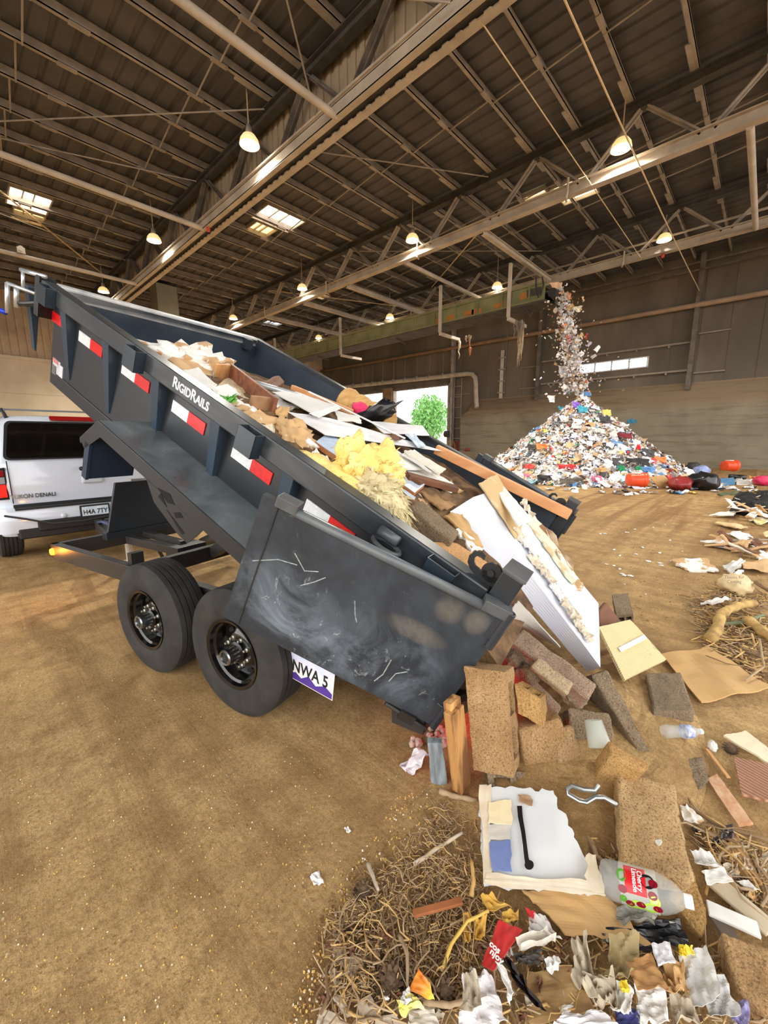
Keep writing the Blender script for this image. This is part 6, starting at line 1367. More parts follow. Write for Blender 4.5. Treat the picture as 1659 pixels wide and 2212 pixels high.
for nm, lab, cat, m, q, z, w, cu in (
    ('newspaper', 'crumpled printed flyer with red letters right of the husks', 'paper', REDPR, [(1136, 1970), (1180, 1985), (1214, 2035), (1146, 2020)], .04, .03, .01),
    ('newspaper', 'rolled up newsprint sheet below the crumpled flyer', 'paper', NEWS, [(1118, 2045), (1188, 2020), (1204, 2038), (1126, 2062)], .05, .02, .03),
    ('magazine_page', 'dark page with orange corner below the rolled newsprint', 'paper', M('dark orange page', (66, 62, 54), (196, 110, 56), 7, .5, lo=.55, hi=.6), [(1112, 2062), (1170, 2052), (1168, 2082), (1118, 2078)], .03, .02, 0),
    ('magazine_page', 'long curled black and red glossy strip at the bottom', 'paper', DKPR, [(1078, 2068), (1100, 2066), (1180, 2190), (1150, 2170)], .05, .04, .0),
    ('paper_sheet', 'white folded leaf standing beside the black and red strip', 'paper', PAPER_W, [(1074, 2082), (1088, 2084), (1112, 2150), (1104, 2168)], .06, .02, .01),
    ('paper_sheet', 'white flowered wrapping paper crumpled at the bottom edge', 'paper', PKFL, [(1000, 2110), (1060, 2104), (1100, 2212), (990, 2220)], .04, .04, .01),
    ('paper_sheet', 'flowered paper sheet cut by the bottom edge right of the grey board', 'paper', PKFL, [(1205, 2195), (1300, 2180), (1340, 2216), (1190, 2224)], .05, .02, 0),
    ('paper_sheet', 'beige torn paper over the flowered wrapping paper', 'paper', CRUM, [(1006, 2106), (1030, 2104), (1040, 2180), (996, 2190)], .07, .02, .01),
    ('cardboard_sheet', 'dirty cardboard with honeycomb print at the bottom centre', 'cardboard', M('honeycomb board', (156, 122, 78), (176, 142, 96), 18, .85), [(1130, 2100), (1230, 2085), (1290, 2190), (1140, 2212)], .02, .01, 0),
    ('paper_sheet', 'large crumpled grey paper fan in the bottom middle', 'paper', CRUM, [(1240, 2040), (1270, 2030), (1296, 2170), (1238, 2130)], .07, .05, .02),
    ('paper_sheet', 'second crumpled grey paper lobe below the paper fan', 'paper', CRUM, [(1262, 2125), (1330, 2112), (1332, 2180), (1290, 2186)], .06, .05, .03),
    ('paper_sheet', 'small torn white paper above the honeycomb cardboard', 'paper', PAPER_W, [(1178, 2072), (1204, 2062), (1208, 2086), (1186, 2098)], .05, .02, 0),
    ('paper_bag', 'dirty olive paper bag under the cardboard flap', 'bag', OLIVE, [(1318, 2040), (1385, 2030), (1378, 2120), (1310, 2130)], .06, .03, .03),
    ('cardboard_sheet', 'brown kraft piece with a white fleck near the bottom', 'cardboard', M('dark kraft', (164, 120, 72), (184, 140, 90), 3, .85), [(1348, 2075), (1408, 2058), (1446, 2140), (1374, 2134)], .09, .015, 0),
    ('cardboard_sheet', 'crumpled tan kraft right of the brown kraft piece', 'cardboard', KRAFT, [(1430, 2085), (1478, 2085), (1482, 2160), (1440, 2150)], .07, .04, .02),
    ('white_card', 'white card with a purple edge below the bottle neck', 'card', M('white purple card', (228, 228, 236), (90, 72, 150), 3, .6, lo=.62, hi=.64), [(1408, 2040), (1444, 2036), (1458, 2080), (1420, 2088)], .10, .01, 0),
    ('newspaper', 'grey catalogue pages fanned out at the bottom right', 'paper', M('grey catalogue', (170, 168, 166), (206, 204, 200), 20, .6), [(1468, 2070), (1530, 2050), (1560, 2150), (1500, 2180)], .08, .02, .01),
    ('newspaper', 'second grey catalogue page hanging lower at the bottom right', 'paper', M('grey catalogue', (1, 1, 1)), [(1505, 2130), (1565, 2110), (1600, 2190), (1540, 2205)], .06, .02, .01),
    ('plastic_sheet', 'blue violet plastic sheet at the bottom right corner', 'plastic', M('violet plastic', (142, 136, 190), (166, 160, 206), 4, .35), [(1562, 2165), (1620, 2160), (1612, 2216), (1580, 2205)], .05, .02, 0),
    ('paper_sheet', 'white torn paper upright at the bottom between kraft pieces', 'paper', PAPER_W, [(1374, 2130), (1438, 2136), (1450, 2216), (1380, 2216)], .06, .02, .01),
    ('paper_sheet', 'blue printed wrapper at the bottom edge', 'paper', M('navy print', (54, 60, 120), (196, 200, 220), 22, .5, lo=.55, hi=.6), [(1330, 2185), (1378, 2180), (1385, 2218), (1325, 2220)], .05, .015, 0),
    ('paper_sheet', 'grey leaf of paper right of the kraft pieces', 'paper', CRUM, [(1450, 2150), (1500, 2160), (1510, 2216), (1455, 2216)], .06, .03, .01),
    ('plastic_sheet', 'white paper lobe between the fan and the brown kraft', 'paper', PAPER_W, [(1334, 2125), (1372, 2140), (1360, 2200), (1320, 2190)], .05, .02, .01),
    ('black_bag', 'torn black plastic under the cardboard flap and bottle', 'bag', BLACKBAG, [(1290, 2000), (1470, 1985), (1490, 2050), (1310, 2040)], .03, .05, .0),
    ('plastic_sheet', 'smoky plastic film above the olive paper bag', 'plastic', PLASTG, [(1330, 1965), (1420, 1965), (1410, 2000), (1340, 1995)], .06, .03, .01),
    ('yellow_scrap', 'bright yellow plastic bit beside the olive bag', 'plastic', M('bright yellow plastic', (236, 206, 30), (246, 226, 90), 9, .4), [(1336, 2122), (1352, 2116), (1362, 2140), (1344, 2146)], .10, .01, 0),
    ('yellow_scrap', 'yellow plastic bits under the big bottle cap', 'plastic', M('bright yellow plastic', (1, 1, 1)), [(1464, 2046), (1494, 2040), (1490, 2060), (1470, 2062)], .10, .02, 0),
    ('package', 'bright packaging triangle in white red and yellow', 'packaging', M('red yellow pack', (222, 96, 40), (240, 200, 60), 7, .4), [(884, 2140), (902, 2090), (930, 2120), (940, 2160)], .06, .005, 0),
    ('package', 'yellow clear film strip below the bright packaging', 'packaging', M('yellow film', (226, 214, 60), (232, 230, 190), 6, .3), [(858, 2160), (890, 2150), (918, 2168), (866, 2184)], .05, .02, 0),
    ('package', 'white package corner left of the bright packaging', 'packaging', PAPER_W, [(866, 2150), (884, 2130), (890, 2160), (862, 2168)], .05, .012, 0),
    ('newspaper', 'grey printed newspaper at the bottom edge under the packaging', 'paper', NEWS, [(886, 2180), (940, 2172), (950, 2218), (880, 2218)], .03, .01, 0),
    ('paper_flake', 'white flake above the speckled tile piece', 'paper', PAPER_W, [(815, 2142), (834, 2138), (842, 2158), (824, 2162)], .02, .01, 0),
    ('paper_sheet', 'grey white torn paper by the lower edge of the big flat slab', 'paper', PAPER_G, [(1494, 1846), (1536, 1850), (1562, 1880), (1510, 1875)], .08, .02, .02),
    ('paper_sheet', 'white card sheet beside the yellow brown block', 'paper', PAPER_W, [(1514, 1880), (1564, 1876), (1582, 1904), (1526, 1908)], .09, .008, 0),
    ('paper_flake', 'small white flake right of the white card sheet', 'paper', PAPER_W, [(1592, 1905), (1620, 1902), (1640, 1922), (1610, 1920)], .03, .01, 0),
    ('paper_flake', 'small white flake resting on the big flat slab', 'paper', PAPER_W, [(1414, 1816), (1426, 1814), (1428, 1824), (1418, 1826)], .135, .004, 0),
    ('paper_sheet', 'torn greyish paper at the right side of the big flat slab', 'paper', TORN, [(1468, 1738), (1488, 1742), (1520, 1772), (1476, 1776)], .03, .02, 0)):
    lit(nm, lab, cat, m, q, z, wav=w, curl=cu, jag=.01)
for i in range(70):
    x, y = sample(BOTTOM if i % 3 else RIGHT3); L = random.uniform(9, 30); a = random.uniform(0, 6.28); e = random.uniform(.4, 1); ca, sa = math.cos(a)*L/2, math.sin(a)*L/2
    q = [(x - ca + sa*e, y - sa - ca*e), (x + ca + sa*e*.7, y + sa - ca*e), (x + ca - sa*e, y + sa + ca*e*.8), (x - ca - sa*e, y - sa + ca*e)]
    k = random.choice(('white', 'tan', 'grey', 'brown', 'dark'))
    sheet('torn_scrap', 'small %s torn scrap among the litter along the bottom edge' % k, 'scrap', dict(white=PAPER_W, tan=KRAFT, grey=CRUM, brown=WOODD, dark=DKPR)[k], [g(px, py, random.uniform(.01, .045)) for px, py in q], th=.002, nu=6, nv=6, wav=.012, jag=.008, group='small %s scraps along the bottom edge' % k)
# tiles and boards at the right edge
def ridged(name, c1, c2, rot):
    t = NT(name); w = t.node('ShaderNodeTexWave'); w.inputs['Scale'].default_value = 17; w.inputs['Distortion'].default_value = .4; t.l.new(t.co(rot=(0, 0, rot)), w.inputs['Vector'])
    t.set('Base Color', t.mix(w.outputs['Fac'], s2l(c1), s2l(c2))); t.set('Roughness', .8); t.bump(w.outputs['Fac'], .8, .01); return t.m
lit('ridged_tile', 'brown tile back with slanting ridges at the right edge', 'tile', ridged('ridged tile brown', (148, 100, 76), (196, 150, 122), .5), [(1585, 1634), (1668, 1652), (1668, 1730), (1602, 1714)], .03, .012, .002, .003)
lit('ridged_tile', 'dusty ridged tile half buried below the tile strip', 'tile', ridged('ridged tile dusty', (160, 120, 74), (196, 158, 106), .9), [(1540, 1850), (1592, 1800), (1648, 1908), (1600, 1890)], .02, .012, .004, .004)
lit('tile_strip', 'narrow pinkish patterned tile strip on the dirt', 'tile', M('pink patterned tile', (206, 152, 112), (228, 190, 156), 26, .6), [(1528, 1682), (1549, 1671), (1626, 1776), (1594, 1781)], .02, .012, .002, .003)
lit('plaster_board', 'cream plaster board at the right edge above the ridged tile', 'board', M('cream board', (230, 216, 184), (240, 230, 206), 2, .8), [(1562, 1588), (1612, 1579), (1668, 1622), (1668, 1652)], .04, .012, .004, .006)
blob('paper_lump', 'small white paper lump beside the orange stick', 'paper', PAPER_W, g(1539, 1612, .02), (.02, .02, .03), amp=.4, freq=2, ridge=True)
plank('wood_stick', 'thin orange wooden stick pointing down from the paper lump', 'stick', WOODO, g(1526, 1618, .02), g(1574, 1680, .02), .016, .008, bev=.001)
plank('white_board', 'long white trim board at the lower right edge', 'board', PAPER_W, g(1528, 1960, .05), g(1640, 2010, .05), .05, .012)
plank('white_board', 'dusty grey board above the long white trim board', 'board', M('dusty grey board', (176, 160, 134), (200, 186, 160), 4, .8), g(1540, 1900, .04), g(1668, 2010, .04), .07, .012)
plank('white_board', 'dark bordered board between the lower right blocks', 'board', M('grey dark board', (96, 84, 72), (120, 106, 92), 4, .8), g(1545, 1975, .04), g(1600, 2060, .03), .05, .015)

# ------------------------------------------------------------------ debris strip farther along the right edge
sheet('drywall_piece', 'white and tan torn drywall slab alone on the dirt at the right', 'drywall', TORN, [g(1447, 1209, .06), g(1528, 1206, .10), g(1552, 1232, .04), g(1492, 1233, .02)], th=.02, wav=.03, jag=.03)
bg = blob('plastic_bag', 'cream shopping bag with printed oval lying at the right edge', 'bag', M('cream bag', (214, 188, 142), (230, 208, 168), 5, .5), g(1590, 1262, .08), (.22, .14, .10), amp=.25, freq=2.2, ridge=True)
o = text('Thanks for\nComing', 'bag_print', bg, Matrix.Identity(4), .045, M('bag ink', (120, 104, 84)), .0005)
_p = g(1586, 1252, .20) - bg.location; o.matrix_local = Matrix(((CR.x, CU.x, -CF.x, _p.x), (CR.y, CU.y, -CF.y, _p.y), (CR.z, CU.z, -CF.z, _p.z), (0, 0, 0, 1))); o['label'] = 'grey print'
YB = M('yellow peeled log', (204, 170, 104), (140, 108, 64), 9, .85, bump=.4)
branch('thick bent yellow log among the brushwood at the right edge', [g(1533, 1383, .05), g(1550, 1358, .07), g(1556, 1326, .10), g(1592, 1309, .12), g(1630, 1302, .12)], .042, YB, .034)
branch('yellow log stub entering at the right edge below the bent log', [g(1618, 1342, .06), g(1650, 1366, .06), g(1680, 1390, .06)], .045, YB)
branch('greenish stem behind the bent yellow log', [g(1545, 1348, .03), g(1600, 1345, .05), g(1650, 1328, .07)], .018, M('green stem', (96, 108, 78), (120, 126, 92), 5, .8))
branch('dark stick leaning over the cream bag', [g(1632, 1258, .12), g(1670, 1282, .12)], .02, TWIGD)
branch('thin forked twig hanging over the cardboard sheet', [g(1640, 1380, .1), g(1650, 1440, .08), g(1610, 1470, .06)], .008, TWIG)
for q, m, lab in (([(1532, 1112), (1560, 1106), (1592, 1104), (1585, 1112)], PAPER_W, 'white plank like strip before the far debris pile'), ([(1543, 1127), (1580, 1128), (1614, 1138), (1590, 1140)], M('tan strip', (206, 178, 128), (222, 196, 150), 4, .8), 'long tan strip below the far debris pile'), ([(1568, 1150), (1600, 1147), (1628, 1158), (1600, 1158)], PAPER_W, 'white flat strip lying alone at the right'), ([(1511, 1168), (1540, 1166), (1575, 1169), (1560, 1172)], PAPER_W, 'thin white sliver on the dirt track'), ([(1616, 1120), (1640, 1116), (1668, 1124), (1640, 1130)], M('yellow white block', (232, 220, 130), (240, 236, 214), 5, .7), 'yellow and white scrap at the right edge'), ([(1512, 1302), (1550, 1292), (1580, 1290), (1550, 1300)], PAPER_W, 'pointed white splinter before the brushwood'), ([(1598, 1212), (1668, 1208), (1668, 1232), (1610, 1225)], TANB, 'brown board leaning at the right edge above the cream bag'), ([(1560, 1222), (1600, 1206), (1612, 1214), (1580, 1236)], M('clear grey film', (196, 196, 190), (220, 220, 214), 6, .4), 'greyish plastic film above the cream bag'), ([(1634, 1198), (1668, 1192), (1668, 1206), (1640, 1208)], PAPER_W, 'white board piece at the right edge above the brown board'), ([(1648, 1150), (1668, 1146), (1668, 1160), (1654, 1158)], M('cream lump', (224, 206, 160), (236, 220, 182), 5, .8), 'cream lump cut by the right edge'), ([(1585, 1232), (1606, 1230), (1600, 1240), (1588, 1240)], PAPER_W, 'white rag beside the cream bag')):
    sheet('debris_scrap', lab, 'scrap', m, [g(x, y, .05 + .03*(i % 2)) for i, (x, y) in enumerate(q)], th=.02, wav=.03, jag=.02)
def shards(n, P, z0, z1, L0, L1, lab, grp, mats):
    for i in range(n):
        x, y = sample(P); p = g(x, y, random.uniform(z0, z1)); a = random.uniform(0, 6.28); t = random.uniform(-.4, .6); L = random.uniform(L0, L1); w = L*random.uniform(.15, .4)
        d = Vector((math.cos(a), math.sin(a), t)).normalized()*L/2; s = Vector((-math.sin(a), math.cos(a), random.uniform(-.4, .4))).normalized()*w/2
        q = [p - d - s, p + d - s*.8, p + d*.9 + s, p - d + s*.7]
        lo = min(v.z for v in q)
        if lo < .012: q = [v + Vector((0, 0, .012 - lo)) for v in q]
        sheet('board_shard', lab, 'board', random.choice(mats), q, th=.012, nu=4, nv=4, wav=.015, jag=.015, group=grp)
SH = (PAPER_W, TORN, TANB, GYP, PAPER_G, KRAFT, WOODD)
shards(34, [(1560, 1095), (1600, 1068), (1659, 1056), (1659, 1112), (1590, 1110)], .08, .30, .2, .6, 'broken board shard in the pile at the right edge below the far heap', 'shards of the far right debris pile', SH)
shards(30, [(1505, 1172), (1560, 1165), (1659, 1168), (1659, 1205), (1560, 1195)], .02, .08, .12, .45, 'flat splintered scrap in the debris strip above the brown board', 'splinters of the debris strip at the right edge', SH + (WOODD, TANB))
f = MB()
for i in range(22):
    x, y = sample([(1600, 1085), (1680, 1070), (1680, 1112), (1610, 1108)]); lump(f, g(x, y, .06), random.uniform(.14, .30), amp=.4, sub=2)
tag(f.build('pile_dirt', M('brown spill dirt', (1, 1, 1)), origin='c'), 'brown dirt holding the debris pile at the right edge', 'dirt', kind='stuff')
for i in range(22):
    x, y = sample([(1260, 1150), (1420, 1130), (1480, 1200), (1400, 1270), (1300, 1240)])
    blob('floor_flake', 'small white flake on the dirt track behind the white box', 'scrap', PAPER_W, g(x, y, .008), (random.uniform(.012, .035), random.uniform(.012, .035), .008), 'white flakes on the dirt track', amp=.6, sub=2, smooth=False)
# ================================================================== tall cone of mixed rubbish and the falling stream
HC = Vector((18.0, 5.75, 0)); HH, HR = 3.35, 4.25
def hprof(t): return HH*(1 - t)**1.12 if t < 1 else 0
pal = [((226, 222, 220), (240, 238, 238)), ((196, 190, 186), (214, 210, 206)), ((206, 206, 222), (222, 224, 238)), ((166, 140, 112), (190, 160, 126)), ((206, 166, 116), (218, 182, 134)), ((60, 58, 60), (80, 76, 76)), ((112, 100, 92), (134, 120, 108)), ((196, 56, 48), (210, 76, 66)), ((226, 124, 62), (236, 148, 88)), ((74, 124, 176), (110, 156, 202)), ((226, 200, 90), (236, 216, 130)), ((60, 134, 96), (90, 160, 120)), ((196, 90, 130), (212, 120, 156)), ((140, 186, 206), (172, 206, 222))]
RUB = [M('rubbish %s' % n, a, c, 3, .55) for n, (a, c) in zip(('white', 'grey', 'pale lilac', 'brown', 'tan', 'black', 'taupe', 'red', 'orange', 'blue', 'yellow', 'green', 'pink', 'pale blue'), pal)]
WTS = [34, 24, 12, 8, 8, 4, 9, 1.6, 1.6, 1.8, 1.2, 1, .6, 2]
def scrap(f, p, nr, sz, rnd, th=0):
    x = nr.orthogonal().normalized(); a = rnd.uniform(0, 6.28); y = nr.cross(x); x, y = x*math.cos(a) + y*math.sin(a), y*math.cos(a) - x*math.sin(a)
    e = rnd.uniform(.45, 1); s0 = rnd.random()*90; vs = []
    for i in range(4):
        for j in range(4):
            u, v = i/3 - .5, j/3 - .5; w = Vector((u + .16*noise.noise(Vector((i*3.1, j*2.7, s0))), (v + .16*noise.noise(Vector((i*2.1, j*3.7, s0+9))))*e, .38*noise.noise(Vector((u*2.2 + s0, v*2.2, s0)))))
            vs.append(p + (x*w.x + y*w.y + nr*w.z)*sz)
    f.add(vs, [(i*4+j, (i+1)*4+j, (i+1)*4+j+1, i*4+j+1) for i in range(3) for j in range(3)])
    if th:
        f.add([v - nr*th for v in vs], [(i*4+j, i*4+j+1, (i+1)*4+j+1, (i+1)*4+j) for i in range(3) for j in range(3)])
rnd = random.Random(11)
def hpt(rnd, front=False, lim=1.0):
    a = rnd.uniform(0, 2*PI) if not front else rnd.uniform(-2.9, .1) + 2.6 + .0
    if front: a = math.atan2(-HC.y, -HC.x) + rnd.uniform(-1.5, 1.5)
    t = math.sqrt(rnd.random())*lim
    R = HR*(1 + .06*noise.noise(Vector((math.cos(a)*2, math.sin(a)*2, 3))))
    p = Vector((HC.x + math.cos(a)*R*t, HC.y + math.sin(a)*R*t, hprof(t)))
    p.z += .12*noise.noise(Vector((p.x*1.4, p.y*1.4, 0)))*(1-t*.6)
    sl = HH*1.12*(1-t)**.12/HR if t < .99 else .5
    return p, Vector((math.cos(a)*sl, math.sin(a)*sl, 1)).normalized(), t, a
f = MB(); N = 90; K = 26; vs = []
for i in range(K+1):
    for j in range(N):
        a = 2*PI*j/N; t = (i/K); R = HR*(1 + .06*noise.noise(Vector((math.cos(a)*2, math.sin(a)*2, 3))))
        p = Vector((HC.x + math.cos(a)*R*t, HC.y + math.sin(a)*R*t, hprof(t))); p.z += .12*noise.noise(Vector((p.x*1.4, p.y*1.4, 0)))*(1-t*.6) - .06 + .05*noise.noise(p*5); p.z = max(p.z, .003) if i < K else .001
        vs.append(p)
f.cur = 6; f.add(vs, [(i*N+j, (i+1)*N+j, (i+1)*N+(j+1) % N, i*N+(j+1) % N) for i in range(K) for j in range(N)])
for i in range(7600):
    p, nr, t, a = hpt(rnd, i % 3 != 0); f.cur = rnd.choices(range(14), WTS)[0]
    nr = (nr + Vector((rnd.uniform(-1, 1), rnd.uniform(-1, 1), rnd.uniform(-.6, .8)))*.75).normalized()
    big = .35 + .65*t
    scrap(f, p + Vector((0, 0, .03)), nr, rnd.uniform(.07, .22)*(.55 + .6*big), rnd)
tag(f.build('rubbish_heap', RUB, origin='c'), 'tall cone of mixed shredded rubbish in front of the concrete push wall', 'rubbish', kind='stuff')
names = ('white', 'grey', 'pale lilac', 'brown', 'tan', 'black', 'taupe', 'red', 'orange', 'blue', 'yellow', 'green', 'pink', 'pale blue')
rnd = random.Random(5)
for i in range(280):
    p, nr, t, a = hpt(rnd, True); c = rnd.choices(range(14), WTS)[0]
    f = MB(); nr = (nr + Vector((rnd.uniform(-1, 1), rnd.uniform(-1, 1), rnd.uniform(-.4, .8)))*.5).normalized()
    scrap(f, p + nr*.08, nr, rnd.uniform(.22, .46)*(.6 + .55*t), rnd, .01)
    tag(f.build('rubbish_scrap', RUB[c], origin='c'), '%s plastic or paper scrap on the tall rubbish cone' % names[c], 'scrap', '%s scraps on the rubbish cone' % names[c])
# recognisable pieces
def heap_at(px, py, t_off=0):
    "point of the cone's front seen at a pixel"
    r = ray(px, py); best = None
    d = 11.0
    while d < 20:
        p = CAM + r*d; t = math.hypot(p.x - HC.x, p.y - HC.y)/HR
        if t < 1 and p.z < hprof(t) + .05: return p
        if p.z < .05: return Vector((p.x, p.y, .05))
        d += .03
    return CAM + r*17
def hs(px, py, w, h, mat, lab, cat='plastic', name='rubbish_piece', lift=.12):
    p = heap_at(px, py); s = (p - CAM).dot(CF)/FPX; q = p - CF*lift
    c = [q - CR*w*s/2 + CU*h*s/2, q + CR*w*s/2 + CU*h*s*.4, q + CR*w*s*.45 - CU*h*s/2 - CF*.1, q - CR*w*s*.5 - CU*h*s*.45 - CF*.1]
    return sheet(name, lab, cat, mat, c, th=.015, nu=6, nv=6, wav=.10, jag=.03)
hs(1241, 876, 16, 14, M('violet plastic film', (126, 84, 196), (150, 112, 210), 4, .4), 'violet plastic sheet just below the tip of the rubbish cone')
hs(1255, 886, 20, 16, M('teal plastic film', (44, 150, 176), (80, 180, 200), 4, .4), 'teal plastic sheet below the violet one on the cone')
hs(1210, 884, 14, 10, M('teal plastic film', (1, 1, 1)), 'small teal scrap left of the violet sheet')
hs(1306, 893, 18, 14, RUB[10], 'yellow plastic piece on the upper right of the cone')
hs(1262, 853, 22, 12, RUB[9], 'blue film at the very tip of the rubbish cone')
hs(1360, 912, 22, 8, M('petrol blue', (46, 108, 136)), 'petrol blue strip sticking out at the right flank of the cone')
hs(1303, 908, 24, 16, RUB[5], 'black plastic sheet on the right flank below the yellow piece')
hs(1345, 942, 30, 14, M('dark red film', (128, 36, 48)), 'dark red plastic sheet on the right flank of the cone')
hs(1370, 966, 14, 12, M('signal red', (224, 40, 50)), 'bright red piece low on the right flank of the cone')
hs(1170, 966, 30, 12, RUB[8], 'orange plastic piece low on the left flank of the cone')
hs(1152, 968, 30, 14, RUB[5], 'black flap left of the orange piece on the cone')
hs(1420, 993, 24, 14, RUB[8], 'orange red scrap at the right foot of the cone')
hs(1222, 1009, 38, 14, M('red fabric', (166, 30, 36), (196, 60, 60), 12, .8), 'red printed fabric at the foot of the cone')
hs(1142, 1008, 22, 10, RUB[7], 'red wrapper at the left foot of the cone')
hs(1338, 1013, 14, 12, M('bottle green', (30, 140, 90)), 'green bottle like piece at the foot of the cone')
hs(1372, 1012, 14, 10, M('bottle green', (1, 1, 1)), 'green scrap right of the green bottle like piece')
hs(1394, 1015, 34, 14, RUB[9], 'blue plastic film at the foot of the cone')
hs(1372, 1000, 50, 20, M('charcoal sheet', (52, 50, 50)), 'charcoal sheet near the right foot of the cone')
hs(1395, 980, 26, 18, RUB[5], 'black bag piece above the charcoal sheet')
hs(1300, 1018, 30, 14, KRAFT, 'tan cardboard piece at the foot of the cone')
hs(1180, 1035, 44, 18, M('charcoal sheet', (1, 1, 1)), 'dark grey tarp at the front foot of the cone')
hs(1235, 1040, 60, 14, M('taupe tarp', (96, 88, 78)), 'brownish tarp right of the dark grey one')
hs(1300, 1026, 20, 16, RUB[5], 'dark blue black bag at the front foot of the cone')
hs(1284, 1034, 22, 12, RUB[12], 'pink and white wrapper at the front foot of the cone')
hs(1335, 930, 14, 10, RUB[0], 'white box like piece in the middle of the cone')
# items lying before the heap
def gat(px, py): return g(px, py, 0)
def bucket(px, py, s, rz, lab, mat):
    p = gat(px, py); t = thing('bucket', lab, 'bucket', T(p.x, p.y, .15*s*1.9) @ RZ(rz) @ RX(PI/2) @ T(0, 0, -.18*s))
    f = MB(); f.lathe([(.13*s*1.05, 0), (.14*s*1.05, .01), (.165*s, .36*s), (.175*s, .37*s), (.175*s, .39*s), (.16*s, .385*s), (.135*s, .015), (0, .015)], 24); f.build('bucket_body', mat, t, smooth=True)
    f = MB(); f.lathe([(.168*s, .30*s), (.178*s, .31*s), (.168*s, .33*s)], 24); f.build('bucket_rim', mat, t)
    f = MB(); f.box((-.08*s, .15*s, .10*s), (.08*s, .168*s, .24*s)); f.build('bucket_label', M('white label', (232, 226, 216)), t)
ORB = M('orange bucket plastic', (230, 74, 36), (238, 96, 52), 3, .35)
bucket(1371, 1062, 1.25, .75, 'orange bucket lying in front of the rubbish cone', ORB)
bucket(1572, 1026, 1.4, .9, 'orange bucket lying far right near the push wall', ORB)
p = gat(1428, 1052); cdb = sheet('cardboard_sheet', 'tan cardboard sheet standing by the orange bucket at the cone', 'cardboard', KRAFT, [g(1404, 1030, .42), g(1436, 1026, .42), g(1456, 1052, .02), g(1424, 1054, .02)], th=.02, wav=.02, jag=.01)
blob('red_bag', 'dark red stuffed bag beside the cardboard sheet', 'bag', M('dark red bag', (128, 32, 34), (150, 48, 48), 4, .4), g(1470, 1044, .2), (.42, .32, .22), amp=.25, freq=2, ridge=True)
blob('black_bag', 'shiny black rubbish bag right of the dark red bag', 'bag', BLACKBAG, g(1520, 1040, .25), (.52, .4, .30), amp=.3, freq=2, ridge=True)
blob('blue_bag', 'pale blue filled bag behind the black rubbish bag', 'bag', M('blue film bag', (132, 150, 206), (170, 184, 226), 4, .3), g(1515, 1018, .2), (.4, .3, .25), amp=.2, freq=2)
sheet('blue_crate', 'flat blue plastic piece right of the black rubbish bag', 'plastic', M('mid blue plastic', (74, 130, 176), (92, 148, 190), 3, .4), [g(1550, 1034, .15), g(1585, 1031, .15), g(1588, 1044, .05), g(1552, 1047, .05)], th=.1, wav=.02)
sheet('grey_sheet', 'pale grey plastic sheet right of the blue piece', 'plastic', RUB[1], [g(1590, 1034, .12), g(1622, 1036, .12), g(1626, 1046, .03), g(1592, 1046, .03)], th=.03, wav=.06, jag=.03)
f = MB(); f.tube([g(1574, 1030, .12), g(1612, 1032, .12)], .10, 12); tag(f.build('black_tube', BLACKBAG, origin='c', smooth=True), 'black tube lying under the far orange bucket', 'tube')
blob('pink_ball', 'bright pink bundle at the right edge before the push wall', 'bundle', M('pink bundle', (204, 40, 84), (220, 70, 110), 4, .6), g(1648, 1038, .16), (.3, .25, .17), amp=.2, freq=1.6)
sheet('green_scrap', 'mint green film on the dirt before the dark red bag', 'plastic', M('mint film', (150, 206, 176), (180, 222, 200), 4, .5), [g(1512, 1052, .03), g(1536, 1050, .03), g(1534, 1056, .02), g(1514, 1057, .02)], th=.01, wav=.03)
sheet('white_scrap', 'white and blue wrapper on the dirt right of the mint film', 'plastic', RUB[2], [g(1536, 1048, .06), g(1560, 1046, .06), g(1560, 1054, .03), g(1540, 1055, .03)], th=.01, wav=.05)
sheet('white_scrap', 'white flat scrap below the orange bucket by the cone', 'plastic', RUB[0], [g(1346, 1067, .03), g(1366, 1062, .04), g(1368, 1068, .02), g(1352, 1070, .02)], th=.01, wav=.02)
blob('dark_clump', 'small dark clump against the push wall behind the bags', 'clump', RUB[5], g(1498, 1008, .15), (.3, .3, .22), amp=.3)
sheet('green_mat', 'dark green flattened mat on the dirt right of the bags', 'mat', M('dark green mat', (70, 78, 50), (92, 98, 66), 5, .9), [g(1550, 1066, .04), g(1590, 1060, .05), g(1596, 1068, .02), g(1556, 1070, .02)], th=.02, wav=.05, jag=.04)
for i in range(60):
    px, py = sample([(1100, 1046), (1330, 1054), (1500, 1050), (1640, 1050), (1650, 1064), (1480, 1066), (1300, 1064), (1100, 1052)]) if i % 2 else sample([(1440, 1036), (1650, 1026), (1655, 1052), (1450, 1058)])
    f = MB(); p = g(px, py, .05); scrap(f, p, Vector((rnd.uniform(-.3, .3), rnd.uniform(-.3, .3), 1)).normalized(), rnd.uniform(.12, .3), rnd, .012); c = rnd.choices(range(14), WTS)[0]
    tag(f.build('floor_scrap', RUB[c], origin='c'), '%s scrap on the dirt just in front of the rubbish cone' % names[c], 'scrap', '%s scraps before the cone' % names[c])
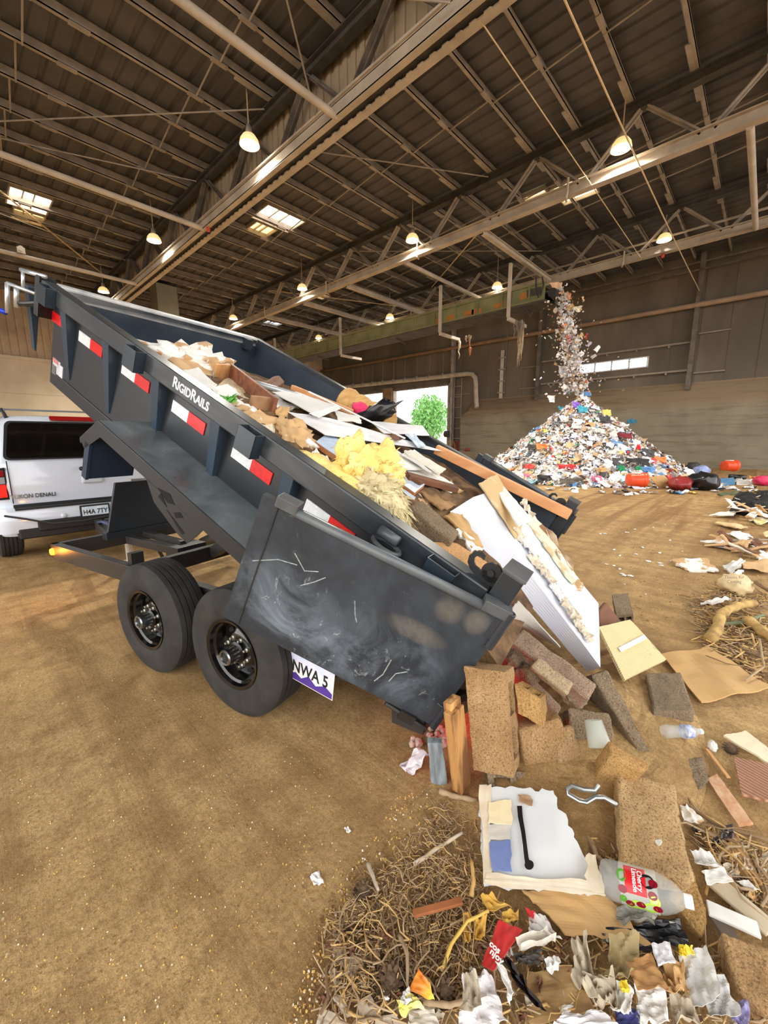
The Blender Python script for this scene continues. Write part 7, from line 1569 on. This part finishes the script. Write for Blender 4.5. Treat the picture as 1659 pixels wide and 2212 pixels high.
# falling stream
def stream(t): return Vector((18.1 - .15*t, 6.95 - .95*t**.8, 7.55 - 4.1*t))
rnd = random.Random(3); f = MB()
SW = [40, 22, 8, 9, 14, 1, 5, .7, 1.5, .5, .6, .3, .3, 1]
for i in range(1900):
    t = rnd.random(); sp = .10 + .22*t + (.35 if rnd.random() < .12 else 0) + (.6 if rnd.random() < .03 else 0); f.cur = rnd.choices(range(14), SW)[0]
    p = stream(t) + Vector((rnd.gauss(0, sp*.8), rnd.gauss(0, sp*.8), rnd.gauss(0, .1)))
    scrap(f, p, Vector((rnd.gauss(0, 1), rnd.gauss(0, 1), rnd.gauss(0, 1))).normalized(), rnd.uniform(.04, .11), rnd)
tag(f.build('falling_crumbs', RUB, origin='c'), 'fine crumbs and dust specks in the rubbish stream falling onto the cone', 'crumbs', kind='stuff')
for i in range(230):
    t = rnd.random()**.9; sp = .09 + .17*t + (.3 if i % 9 == 0 else 0); c = rnd.choices(range(14), SW)[0]
    p = stream(t) + Vector((rnd.gauss(0, sp*.8), rnd.gauss(0, sp*.8), rnd.gauss(0, .08))); f = MB()
    scrap(f, p, Vector((rnd.gauss(0, 1), rnd.gauss(0, 1), rnd.gauss(0, .6))).normalized(), rnd.uniform(.11, .30), rnd, .008)
    tag(f.build('falling_scrap', RUB[c], origin='c'), '%s scrap tumbling in the stream below the conveyor' % names[c], 'scrap', '%s scraps in the falling stream' % names[c])
for px, py, w, h, m, lab in ((1200, 618, 26, 16, M('peach paper', (226, 178, 140), (236, 200, 170), 4, .7), 'peach paper sheet leaving the conveyor end'), (1204, 654, 14, 12, RUB[2], 'pale lilac square sheet falling left of the stream top'), (1242, 668, 24, 12, M('cream leaf', (236, 226, 204)), 'cream curved sheet flying off to the right of the stream'), (1215, 802, 18, 26, RUB[2], 'whitish film drifting at the lower left of the stream'), (1190, 862, 14, 16, RUB[0], 'white square scrap alone left of the cone tip'), (1222, 640, 20, 14, M('salmon rag', (216, 150, 112)), 'salmon rag near the top of the stream'), (1262, 832, 16, 10, RUB[0], 'white curled scrap right of the lower stream')):
    q = at(px, py, 17.2 if px > 1195 else 17.0); s = 17.2/FPX
    c = [q - CR*w*s/2 + CU*h*s/2, q + CR*w*s/2 + CU*h*s*.35 - CF*.1, q + CR*w*s*.5 - CU*h*s/2, q - CR*w*s*.4 - CU*h*s*.5 - CF*.12]
    sheet('falling_sheet', lab, 'scrap', m, c, th=.01, nu=5, nv=5, wav=.12, jag=.02)
bpy.context.view_layer.update()
